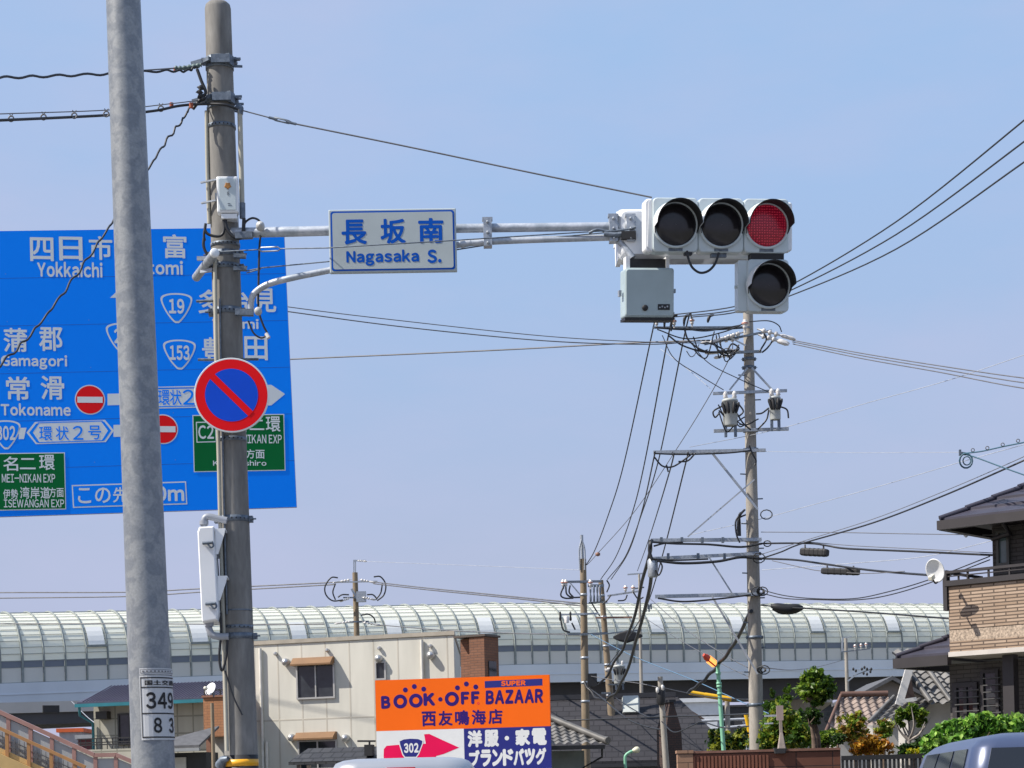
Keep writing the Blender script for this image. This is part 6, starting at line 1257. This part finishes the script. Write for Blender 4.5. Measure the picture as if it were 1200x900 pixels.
W('telephone_cable', 'black cable sagging from the brown pole across the charcoal roof', [(690, 806, 69.8), (702, 815, 68), (733, 841, 64), (756, 851, 62), (774, 855, 60)], 1.8); W('telephone_cable', 'thinner cable sagging from the lichen-brown pole to the stub pole', [(722, 818, 81), (740, 830, 74), (760, 840, 66), (775, 838, 60)], 1.4)
W('telephone_cable', 'level dark cable low across the charcoal roof', [(600, 846, 64), (684, 843.5, 64), (776, 840, 60), (850, 838, 54), (886, 836, 47)], 1.8); W('telephone_cable', 'upper thin cable from the stub pole to the tall pole', [(777, 806, 60), (820, 815, 54), (850, 818.5, 50), (886, 820, 47)], 1.2); W('telephone_cable', 'thin cable from the brown pole to the stub pole', [(690, 792, 69.8), (720, 797, 66), (750, 801, 63), (773, 806, 60)], 1.0, GREYWIRE); W('telephone_cable', 'bent dark cable from the stub pole to the tall pole foot', [(775, 845, 60), (790, 858, 58), (812, 850, 54), (823, 846, 52), (850, 853, 49), (886, 850, 47)], 1.6)
W('guy_cable', 'thick dark guy cable running down-left from the tall pole', [(880, 716, 46.8), (862, 752, 50), (843, 778, 52), (824, 798, 54), (806, 812, 56)], 4.4, wob=.02, twist=1.3)
W('power_line', 'pale blue thin line slanting down behind the tall pole foot', [(690, 742, 82), (740, 768, 72), (810, 796, 62), (868, 822, 55), (905, 838, 52)], 1.0, mat('blue_wire', (.10, .20, .32), .5)); W('power_line', 'upper thin line slanting from the crooked poles to the tall pole', [(760, 700, 66), (800, 735, 60), (850, 768, 53), (884, 786, 47.5)], 1.0, GREYWIRE); W('power_line', 'lower thin line slanting from the crooked poles to the tall pole', [(752, 722, 70), (800, 752, 62), (850, 780, 54), (884, 796, 47.5)], .9, GREYWIRE)
W('power_line', 'thin line from the tall pole to the distant pole behind the topiary', [(890, 782, 47), (930, 785, 90), (960, 781, 120), (990, 773, 139)], .9, GREYWIRE)
W('service_wire', 'thin wire slanting from the beige house up to the ramp girder', [(84, 822, 120), (100, 838, 92), (112, 848, 70)], .8, PALEWIRE)

# ------------------------------------------------------------------ plants
def leafmat(name, col):
    if name in MATS: return MATS[name]
    m_ = mat(name, col, .45, var=.35, scale=9, spec=.4); n = m_.node_tree; b = n.nodes['Principled BSDF']; out = n.nodes['Material Output']
    tl = n.nodes.new('ShaderNodeBsdfTranslucent'); mx = n.nodes.new('ShaderNodeMixShader'); mx.inputs[0].default_value = .42
    src = b.inputs['Base Color'].links[0].from_socket; n.links.new(src, tl.inputs[0]); n.links.new(b.outputs[0], mx.inputs[1]); n.links.new(tl.outputs[0], mx.inputs[2]); n.links.new(mx.outputs[0], out.inputs[0]); return m_
BARK = mat('bark', (.13, .09, .065), .9, var=.4, scale=12, bump=.5); BARKG = mat('pale_bark', (.30, .27, .24), .85, var=.3, scale=12)
GRN = [leafmat('leaf_deep', (.045, .10, .012)), leafmat('leaf_mid', (.11, .20, .02)), leafmat('leaf_fresh', (.22, .31, .035))]
YGR = [leafmat('leaf_mid', (.075, .15, .018)), leafmat('leaf_yellowgreen', (.28, .30, .03)), leafmat('leaf_bronze', (.26, .15, .025))]
DGR = [leafmat('needle_dark', (.018, .042, .012)), leafmat('leaf_deep', (.035, .085, .012)), leafmat('needle_mid', (.05, .095, .016))]
ORA = [leafmat('leaf_orange', (.40, .15, .012)), leafmat('leaf_gold', (.46, .25, .015)), leafmat('leaf_bronze', (.26, .15, .025))]
BRT_ = [leafmat('hedge_deep', (.06, .16, .02)), leafmat('hedge_mid', (.17, .36, .05)), leafmat('hedge_fresh', (.36, .55, .10))]
def crown(mb, blobs, D, n, size, weights=(4, 4, 3), seed=0, flat=1.0):
    rnd = random.Random(seed); tot = sum(b[2]*b[3] for b in blobs); n = int(n*1.7); size *= .74
    for (px, py, rx, ry) in blobs:
        c = Q(px, py, D); k = D/F; N = int(n*rx*ry/tot); lumps = []
        for q in range(max(5, int(N/26))):
            v = V((rnd.gauss(0, 1), rnd.gauss(0, 1), rnd.gauss(0, 1))).normalized()*rnd.uniform(.35, 1.16)
            lumps.append((v, rnd.choices((0, 1, 2), weights)[0], rnd.uniform(.12, .26)))
        for q in range(N):
            v, mi, s_ = rnd.choice(lumps)
            p = v+V((rnd.gauss(0, 1), rnd.gauss(0, 1), rnd.gauss(0, 1)))*s_
            if p.length > 1.38: p = p/p.length*rnd.uniform(1.0, 1.38)
            mb.leaf(c+V((p.x*rx*k, p.y*rx*k*flat, p.z*ry*k)), size*rnd.uniform(.6, 1.25), mi if rnd.random() < .75 else rnd.choice((0, 1, 2)), rnd)
def limbs(mb, a, tips, r, rnd):
    for tp in tips:
        m1 = a.lerp(tp, .5)+V((rnd.uniform(-.08, .08), rnd.uniform(-.08, .08), -.05)); P = smooth_path([a, m1, tp], 5); mb.tube(P, [r*(1-.8*k/(len(P)-1)) for k in range(len(P))], 6)
def tree(name, label, cat, trunk, D, r, blobs, n, size, mats_, tips=(), bark=BARK, weights=(4, 4, 3), seed=1, group=None, flat=1.0):
    rnd = random.Random(seed); P = [Q(x, y, D) for x, y in trunk]; base = P[0]+(P[0]-P[1]).normalized()*.1; base.z = 0
    t = thing(name, label, cat, base, group); PP = smooth_path([base]+P, 6)
    mb = MB(); mb.tube(PP, [r*(1.15-.6*k/(len(PP)-1)) for k in range(len(PP))], 8); tips3 = [Q(x, y, D+rnd.uniform(-.3, .3)) for x, y in tips]; limbs(mb, P[-1], tips3, r*.5, rnd); obj('trunk', mb, bark, t)
    mb = MB(); crown(mb, blobs, D, n, size, weights, seed, flat); obj('crown', mb, mats_, t); return t
tree('cloud_pine', 'topiary tree with a tall leafy head and one round lower tuft above the block wall', 'tree', [(957, 884), (955, 856), (951, 838), (955, 820)], 43, .10, [(953, 800, 13, 14), (945, 812, 14, 9), (961, 808, 14, 12), (951, 791, 8, 7), (966, 797, 8, 8), (941, 806, 8, 7), (957, 822, 9, 6)], 1500, .11, GRN, [(945, 812), (962, 812), (952, 795), (968, 802), (940, 818)], seed=3)
tag(tree('cloud_pine', 'small round dark tuft of clipped needles beside the topiary trunk', 'tree', [(955, 884), (953, 862), (951, 850)], 42.8, .06, [(951, 840, 11, 8), (948, 838, 7, 6), (956, 843, 6, 5)], 520, .075, DGR, [(947, 842), (955, 840)], seed=4))
tree('camphor_shrub', 'broad bushy green shrub right behind the tall grey pole', 'shrub', [(918, 884), (918, 865)], 46, .07, [(917, 850, 22, 24), (905, 862, 16, 18), (932, 858, 20, 20), (912, 831, 13, 11), (925, 868, 24, 14)], 2600, .12, [GRN[0], GRN[1], YGR[1]], [(905, 850), (928, 850), (915, 835)], seed=5)
tree('young_tree', 'thin young tree with sparse sprigs left of the topiary head', 'tree', [(908, 884), (910, 840), (912, 815)], 47, .03, [(905, 812, 4, 4), (922, 808, 5, 5), (923, 816, 6, 5), (910, 820, 6, 5), (904, 826, 6, 5)], 190, .11, GRN, [(904, 811), (922, 807), (918, 818)], seed=6)
tree('round_shrub', 'rounded green shrub between the topiary and the little dark ball', 'shrub', [(970, 884), (970, 872)], 44, .04, [(969, 866, 11, 11), (963, 870, 8, 8), (976, 862, 8, 7)], 700, .09, GRN, seed=7)
tree('ball_topiary', 'little dark ball topiary on a thin stem above the wall corner', 'shrub', [(982, 884), (982, 874)], 42.6, .03, [(981, 866, 8, 7)], 420, .06, DGR, seed=8)
tree('maple', 'bronze-green small maple left of the orange bush', 'tree', [(1003, 890), (1003, 868), (1000, 850)], 46, .05, [(1000, 848, 14, 13), (1003, 862, 12, 12), (992, 858, 9, 9), (1007, 840, 7, 6)], 760, .10, YGR, [(993, 848), (1006, 842), (1008, 858)], weights=(3, 4, 5), seed=9)
tree('azalea', 'bright orange-leaved bush right above the slatted fence', 'shrub', [(1018, 892), (1018, 884)], 43, .05, [(1012, 875, 14, 9), (1025, 872, 14, 10), (1036, 876, 12, 8), (1020, 866, 9, 6), (1003, 879, 7, 6)], 1300, .085, ORA, weights=(4, 5, 2), seed=10)
tree('privet', 'yellow-green small tree behind the orange bush', 'tree', [(1036, 888), (1037, 866), (1036, 850)], 47, .04, [(1036, 850, 8, 8), (1040, 858, 9, 7), (1033, 860, 8, 7)], 420, .10, YGR, [(1032, 848), (1041, 852)], weights=(3, 5, 2), seed=11)
tree('pruned_tree', 'grey-limbed pruned tree with sparse leaves in front of the grey tile house', 'tree', [(1067, 892), (1066, 880), (1065, 868)], 43, .07, [(1062, 834, 8, 6), (1073, 838, 10, 9), (1052, 838, 8, 7), (1068, 828, 7, 5), (1078, 846, 6, 5), (1056, 850, 6, 4)], 520, .11, GRN, [(1053, 840), (1062, 832), (1074, 836), (1068, 828), (1084, 846), (1091, 840), (1046, 838), (1080, 855), (1057, 846)], BARKG, seed=12)
tree('low_shrub', 'dark mixed shrub between the orange bush and the bright hedge', 'shrub', [(1072, 892), (1072, 886)], 42, .04, [(1070, 878, 12, 8), (1082, 872, 9, 9), (1060, 880, 10, 6)], 800, .09, DGR, seed=13)
tree('flowering_clump', 'tiny yellow-flowered clump over the slatted fence', 'shrub', [(1073, 892), (1073, 886)], 41.4, .02, [(1068, 881, 5, 3), (1076, 880, 4, 3)], 130, .07, [leafmat('petal_yellow', (.55, .50, .02)), GRN[2], leafmat('petal_yellow', (.55, .50, .02))], seed=14)
tree('laurel_hedge', 'bright fresh-green leafy hedge in front of the dark house', 'hedge', [(1150, 900), (1150, 888)], 35, .06, [(1096, 868, 12, 12), (1112, 860, 16, 13), (1135, 855, 18, 13), (1158, 852, 18, 13), (1182, 852, 18, 13), (1206, 856, 18, 14), (1125, 873, 24, 15), (1160, 872, 26, 16), (1195, 872, 26, 16), (1150, 842, 10, 6), (1176, 843, 9, 5), (1090, 880, 12, 12)], 5200, .105, BRT_, [(1120, 866), (1160, 858), (1190, 860)], seed=15, flat=.7)
tree('roadside_shrub', 'green shrub between the green lamp pole and the tall grey pole', 'shrub', [(858, 892), (858, 880)], 60, .05, [(845, 872, 15, 11), (862, 870, 16, 12), (838, 862, 9, 8), (868, 862, 9, 9)], 1200, .12, [DGR[0], GRN[0], YGR[1]], seed=16)
tree('garden_shrub', 'green shrub filling the gap at the right foot of the tall grey pole', 'shrub', [(896, 888), (896, 874)], 48, .05, [(896, 862, 13, 16), (889, 872, 10, 10)], 700, .11, GRN, seed=17)

# ------------------------------------------------------------------ post in planter
t = thing('planter_post', 'weathered grey post with a small plate standing in a planter on the block wall', 'post', Q(914.5, 882, 41.5))
mb = MB(); mb.bar(Q(916, 876, 41.5), Q(914, 830, 41.5), .06, .05); mb.loft([[(x, y, 0) for x, y in rrect(.16, .16, .02)], [(x, y, .32) for x, y in rrect(.06, .06, .01)]], Matrix.Translation(Q(916, 877, 41.5))); obj('post', mb, mat('weathered_wood', (.30, .25, .22), .8, var=.2, scale=8), t)
pbox('plate', mat('plate_rose', (.36, .27, .24), .6), t, Plane(913.5, 835, 41.4).M, -.07, .07, -.16, .14, .03, .06)
mb = MB(); mb.bar(Q(896, 839, 41.5), Q(911, 838.5, 41.5), .05, .04); mb.bar(Q(896, 848, 41.5), Q(906, 847.5, 41.5), .04, .03); obj('side_rail', mb, PALEWIRE, t)
mb = MB(); mb.loft([[(x, y, z) for x, y in rrect(w_, w_*.5, .02)] for z, w_ in ((-.04, .22), (.06, .27), (.075, .28), (.075, .24))], Matrix.Translation(Q(914, 880.6, 41.95))); obj('planter', mb, mat('planter_dark', (.05, .05, .055), .6), t)

# ------------------------------------------------------------------ street lamps and height-limit bar
MINT = mat('mint_paint', (.20, .46, .31), .5, var=.08, scale=4)
A, B, d, base = axis_pole((841, 779), (848, 880), 52); t = thing('street_lamp', 'mint green lamp post with a glowing orange-red lantern', 'street lamp', base)
mb = MB(); L = (base-A).length; mb.tube([base+(A-base)*k/8 for k in range(9)], [.062-.012*k/8 for k in range(9)], 14); obj('post', mb, MINT, t)
for y in (789, 801, 804.5, 813): band(y, .06, .01, MINT, False, False, t, lambda yy: Q(841+7*(yy-779)/101, yy, 52), lambda yy: .056, V((0, 0, 1)))
M = (Q(824, 767, 51.6)-Q(838.5, 779, 51.9)).to_track_quat('Z', 'X').to_matrix().to_4x4(); M.translation = Q(839, 779.5, 51.9)
mb = MB(); L = (Q(824, 767, 51.6)-Q(838.5, 779, 51.9)).length; mb.loft([[(x, y, L*z) for x, y in rrect(.17*s_, .12*s_, .05*s_)] for z, s_ in ((0, .5), (.08, .9), (.3, 1.05), (.8, .95), (1, .5))], M); hd = obj('lantern', mb, mat('lantern_red', (.60, .05, .015), .35, var=.1), t)
mb = MB(); c = M @ V((0, 0, L*.55)); cd_ = (CAM-c).normalized(); q_ = M.to_3x3(); 
for s_ in (-1, 1): mb.loft([[(s_*(.083), y, L*.12) for y in (-.04, .04)]+[(s_*.094, y, L*.12) for y in (.04, -.04)], [(s_*(.083), y, L*.62) for y in (-.04, .04)]+[(s_*.094, y, L*.62) for y in (.04, -.04)]], M); mb.loft([[(x, s_*.058, L*.12) for x in (-.05, .05)]+[(x, s_*.071, L*.12) for x in (.05, -.05)], [(x, s_*.058, L*.62) for x in (-.05, .05)]+[(x, s_*.071, L*.62) for x in (.05, -.05)]], M)
obj('diffuser', mb, mat('lantern_glow', (.9, .35, .08), .3, emit=((1, .42, .10), .9)), hd)
mb = MB(); mb.tube([Q(839, 779.5, 51.9), Q(841, 777.5, 52)], .05, 8); mb.lathe([(.06, -.05), (.07, 0), (.05, .06), (.01, .07)], Matrix.Translation(A), 12); obj('neck', mb, MINT, t)
A, B, d, base = axis_pole((733, 886), (733.5, 905), 62); t = thing('street_lamp', 'small curved mint lamp post in front of the charcoal roof', 'street lamp', base)
mb = MB(); mb.tube([base]+smooth_path([Q(733.4, 905, 62), Q(732.5, 890, 62), Q(733.5, 885, 62), Q(738, 881.5, 62), Q(742, 879.8, 62)], 5), .045, 10); obj('post', mb, MINT, t)
mb = MB(); M = (Q(749.5, 878, 62)-Q(742, 880, 62)).to_track_quat('Z', 'Y').to_matrix().to_4x4(); M.translation = Q(741, 880, 62); mb.lathe([(.04, 0), (.07, .05), (.10, .13), (.085, .2), (.02, .24)], M, 12); obj('lantern', mb, mat('pale_lantern', (.6, .58, .42), .4), t)
YEL = mat('safety_yellow', (.70, .40, .005), .45, var=.06)
t = thing('height_limit_bar', 'yellow horizontal height-limit bar behind the green lamp post', 'height bar', (Q(853, 830, 90).x, 90, 0))
mb = MB(); mb.tube([Q(808, 811.5, 90), Q(826, 814.5, 90)], .10, 12); mb.tube([Q(826, 814.6, 90), Q(857, 819.5, 90)], .115, 12); obj('bar', mb, YEL, t)
mb = MB(); p = Q(852, 822, 90.3); mb.tube([V((p.x, p.y, 0)), Q(852, 816, 90.3)], .11, 12); obj('post', mb, CONC2, t)
t = thing('barrier_arm', 'slanting yellow barrier arm behind the foot of the tall grey pole', 'barrier', (Q(880, 900, 88).x, 88, 0)); mb = MB(); mb.tube([Q(874, 837, 88), Q(879.5, 864, 88)], .09, 10); obj('arm', mb, YEL, t); mb = MB(); p = Q(880, 866, 88); mb.box(-.2, .2, -.2, .2, 0, p.z, Matrix.Translation((p.x, p.y, 0))); obj('cabinet', mb, GALV, t)
t = thing('guard_rail', 'white pipe guard rail beyond the green lamp post', 'railing', (Q(830, 870, 92).x, 92, 0))
mb = MB(); [mb.tube([Q(795, y0, 92), Q(888, y1, 92)], .06, 8) for y0, y1 in ((846, 842), (858, 849))]; obj('rail', mb, PALEWIRE, t)
for x in (797, 812, 827, 842, 872): p = Q(x, 845, 92.1); mb = MB(); mb.tube([V((p.x, p.y, 0)), p], .06, 8); obj('post', mb, PALEWIRE, t)
t = thing('tiled_shed', 'little shed roof with pale gable seen under the bridge beside the guard rail', 'shed', (Q(806, 850, 110).x, 110, 0)); pl = Plane(806, 845, 110); P = pl.pp([(791, 843), (806, 834), (822, 843), (822, 848), (791, 848)]); P = [P[0], P[1], P[2], (P[2][0], pl.ground()), (P[0][0], pl.ground())]; mb = MB(); mb.prism(P, -4, 0, pl.M); obj('wall', mb, FW, t); P = pl.pp([(788, 844.5), (806, 832.5), (825, 844.5), (825, 842.5), (806, 830.5), (788, 842.5)]); mb = MB(); mb.prism(P, -4.3, .3, pl.M); obj('roof', mb, mat('slate_brown', (.10, .07, .06), .7), t)

# ------------------------------------------------------------------ stair ramp with railing, bottom left
PINK = mat('rose_brown_rail', (.36, .20, .17), .5, var=.1); OCH = mat('ochre_rail', (.40, .20, .075), .5, var=.12); PAN = mat('ramp_panel', (.40, .41, .41), .35, var=.1, scale=.6)
D0 = 46; t = thing('ramp_railing', 'rose-brown ramp railing with grey panels and an ochre handrail at bottom left', 'railing', V((Q(40, 870, D0).x, D0, 0)))
def railrun(pts, dy0, dy1, m1):
    for a, b in zip(pts[:-1], pts[1:]):
        mb = MB(); mb.bar(Q(*a, D0), Q(*b, D0), .12, .09); obj('top_rail', mb, m1, t)
runs = [(-60, 800), (0, 834.5), (111, 885), (136, 884.5), (175, 901)]
railrun(runs, 0, 50, PINK)
def ytop(x):
    for a, b in zip(runs[:-1], runs[1:]):
        if a[0] <= x <= b[0]: return a[1]+(b[1]-a[1])*(x-a[0])/(b[0]-a[0])
px_ = [-41, -15.5, 10, 36, 61, 87, 112, 136, 160]
for x in px_: mb = MB(); mb.bar(Q(x, ytop(x), D0), Q(x+1, ytop(x)+56, D0), .085, .085); obj('post', mb, PINK, t)
for a, b in zip(px_[:-1], px_[1:]):
    mb = MB(); pts_ = [Q(a+2.2, ytop(a+2.2)+4, D0), Q(b-2.2, ytop(b-2.2)+4, D0), Q(b-1.6, ytop(b-2.2)+50, D0), Q(a+2.8, ytop(a+2.2)+50, D0)]; mb.add(pts_+[p+V((0, .03, 0)) for p in pts_], [[0, 3, 2, 1], [4, 5, 6, 7], [0, 1, 5, 4], [1, 2, 6, 5], [2, 3, 7, 6], [3, 0, 4, 7]]); obj('panel', mb, PAN, t)
    mb = MB(); [mb.bar(Q(a+2, ytop(a+2)+f, D0-.05), Q(b-2, ytop(b-2)+f, D0-.05), .025, .025) for f in (28, 35, 42)]; [mb.bar(Q(a+2+(b-a-4)*q/4, ytop(a+2+(b-a-4)*q/4)+22, D0-.06), Q(a+2+(b-a-4)*q/4, ytop(a+2+(b-a-4)*q/4)+50, D0-.06), .014, .014) for q in range(1, 4)]; obj('wire_grid', mb, GREYWIRE, t)
D1 = D0-.5
mb = MB(); mb.bar(Q(-60, 826, D1), Q(0, 853.5, D1), .10, .07); mb.bar(Q(0, 853.5, D1), Q(100, 899, D1), .10, .07); obj('handrail', mb, OCH, t)
for x in (-42, -17, 8, 33.5, 60, 88): y = 853.5+x*.455; mb = MB(); mb.bar(Q(x, y, D1), Q(x+.6, y+31, D1), .075, .06); obj('handrail_post', mb, OCH, t)
rp_ = thing('pedestrian_ramp', 'ochre stair ramp under the rose-brown railing at bottom left', 'ramp', V((Q(40, 900, D0).x, D0, 0)))
mb = MB(); A, B = Q(-60, 856, D0-.6), Q(130, 942, D0-.6); mb.loft([[A, A+V((0, 2.4, 0)), A+V((0, 2.4, -.55)), A+V((0, 0, -.55))], [B, B+V((0, 2.4, 0)), B+V((0, 2.4, -.55)), B+V((0, 0, -.55))]]); obj('stringer', mb, mat('ochre_stringer', (.52, .35, .14), .6, var=.1), rp_)
mb = MB(); A, B = Q(-60, 852, D0-.45), Q(130, 938, D0-.45); mb.bar(A, B, .05, .10); obj('kerb_strip', mb, mat('ochre_stringer', (.52, .35, .14)), rp_)
for x in (-20,): p = Q(x, 893, D0+.6); mb = MB(); mb.tube([V((p.x, p.y, 0)), p], .22, 14); obj('column', mb, CONC2, rp_)

# ------------------------------------------------------------------ cars
def van(name, label, loc, yaw, L, Wd, H, paint, gtop=.74, rs=1.0, ins=.24):
    t = thing(name, label, 'car', loc); M = frame(loc, yaw)   # rear at y=0, nose at y=L, x right
    def lo(z, w, y0, y1, r): return [(x, y+(y0+y1)/2, z) for x, y in rrect(w, y1-y0, r*rs, n=6)]
    mb = MB(); mb.loft([lo(.28, Wd*.94, .08, L-.10, .25), lo(.45, Wd*.99, 0, L, .30), lo(.75, Wd, 0, L, .32), lo(.98, Wd*.98, .02, L-.25, .30), lo(1.04, Wd*.96, .03, L-.9, .3)], M, smooth=True); obj('body', mb, paint, t)
    z0, z1 = 1.02, H
    prof = [(z0, .96, .03, L-.95, .30), (z0+(H-z0)*.35, .93, .05, L-1.45, .30), (z0+(H-z0)*.68, .885, .09, L-1.85, .30), (z0+(H-z0)*.87, .845, .13, L-2.05, .28), (H-.05, .80, .17, L-2.3, .26), (H-.022, .72, .25, L-2.5, .24), (H-.006, .60, .40, L-2.8, .2), (H, .40, .7, L-3.1, .15)]
    mb = MB(); mb.loft([lo(z, Wd*w, a, b, r) for z, w, a, b, r in prof], M, smooth=True); obj('cabin', mb, paint, t)
    def at(z):
        for a, b in zip(prof[:-1], prof[1:]):
            if a[0] <= z <= b[0]: f = (z-a[0])/(b[0]-a[0]); return [a[i]+(b[i]-a[i])*f for i in range(1, 5)]
    zl, zh = z0+.06, z0+(H-z0)*gtop; zs = [zl+(zh-zl)*k/4 for k in range(5)]
    glass = mat('car_glass', (.012, .014, .018), .04, spec=.8)
    for sx in (-1, 1):
        for (f0, f1) in ((.09, .30), (.33, .58), (.61, .86)):
            mb = MB(); loops = []
            for z in zs: w, a, b, r = at(z); loops.append([(sx*(Wd*w/2-.012), a+(b-a)*f0, z), (sx*(Wd*w/2-.012), a+(b-a)*f1, z), (sx*(Wd*w/2+.008), a+(b-a)*f1, z), (sx*(Wd*w/2+.008), a+(b-a)*f0, z)])
            mb.loft(loops, M); obj('window', mb, glass, t)
    for which in (0, 1):
        mb = MB(); loops = []
        for z in zs:
            w, a, b, r = at(z); y = a if which == 0 else b; s_ = -1 if which == 0 else 1; hw = Wd*w/2-ins
            loops.append([(-hw, y-s_*.03, z), (hw, y-s_*.03, z), (hw, y+s_*.008, z), (-hw, y+s_*.008, z)])
        mb.loft(loops, M); obj('rear_window' if which == 0 else 'windscreen', mb, glass, t)
    zb = H-.12; w, a, b, r = at(zb); a = at(zb-.03)[1]
    mb = MB(); mb.prism(rrect(.30, .065, .012), 0, .03, M @ Matrix.Translation((0, a+.004, zb-.02)) @ Matrix.Rotation(R(90), 4, 'X'), bevel=.006); obj('brake_light', mb, mat('brake_red', (.42, .008, .012), .25), t)
    for sx in (-1, 1):
        mb = MB(); mb.loft([[(x*1, y, z) for x, y in rrect(.16, .09, .03, sx*(Wd*.5-.10), .05)] for z in (.72, 1.02)], M); obj('tail_light', mb, mat('brake_red', (.42, .008, .012)), t)
        mb = MB(); mb.loft([[(x, y, z) for x, y in rrect(.30, .12, .05, sx*(Wd*.5-.24), L-.07)] for z in (.62, .78)], M); obj('headlight', mb, mat('headlight', (.6, .62, .65), .1), t)
        mb = MB(); mb.loft([[(x, y, z) for x, y in rrect(.20, .10, .04, sx*(Wd*.5+.10), L-1.75)] for z in (1.02, 1.18)], M); obj('mirror', mb, paint, t)
        for y in (.85, L-.95):
            mb = MB(); mb.lathe([(.20, -.10), (.30, -.11), (.32, -.08), (.32, .08), (.30, .11), (.20, .10)], M @ Matrix.Translation((sx*(Wd*.5-.12), y, .32)) @ Matrix.Rotation(R(90), 4, 'Y'), 24); wh = obj('wheel', mb, BLACK, t)
            mb = MB(); mb.lathe([(.195, -.09), (.195, .102), (.14, .112), (.02, .10)], M @ Matrix.Translation((sx*(Wd*.5-.12), y, .32)) @ Matrix.Rotation(R(90*sx), 4, 'Y'), 16); obj('rim', mb, GALV, wh)
    mb = MB(); mb.box(-.17, .17, -.02, .004, .62, .79, M); obj('number_plate', mb, mat('plate_plain', (.6, .6, .58), .5), t)
    mb = MB(); mb.tube([M @ V((-Wd*.30, L*.15, H-.03)), M @ V((-Wd*.315, L*.42, H-.03))], .012, 6); mb.tube([M @ V((Wd*.30, L*.15, H-.03)), M @ V((Wd*.315, L*.42, H-.03))], .012, 6); obj('roof_seam', mb, BLACK, t)
    return t, M, at
SILV = mat('silver_paint', (.46, .47, .49), .28, .55, var=.03); BLUEP = mat('slate_blue_paint', (.06, .08, .15), .3, .25, var=.05, spec=.7)
c = Q(484, 900, 20.5); sv, M, at = van('minivan', 'silver minivan roof with red high brake light below the orange billboard', V((c.x-.13, 20.5, 0)), 0, 4.5, 1.70, 1.885, SILV)
mb = MB(); mb.prism(rrect(.05, .05, .02), 0, .03, M @ Matrix.Translation((-.46, .2, 1.80)) @ Matrix.Rotation(R(90), 4, 'X')); mb.lathe([(.012, 0), (.012, .04)], M @ Matrix.Translation((.24, .24, 1.80)), 8); obj('washer_cap', mb, BLACK, sv)
dc, M, at = van('minivan', 'slate-blue car roof cutting into the bottom right corner', V((3.42, 11.7, 0)), -4, 4.5, 1.76, 1.745, BLUEP, .865, .45, .10)
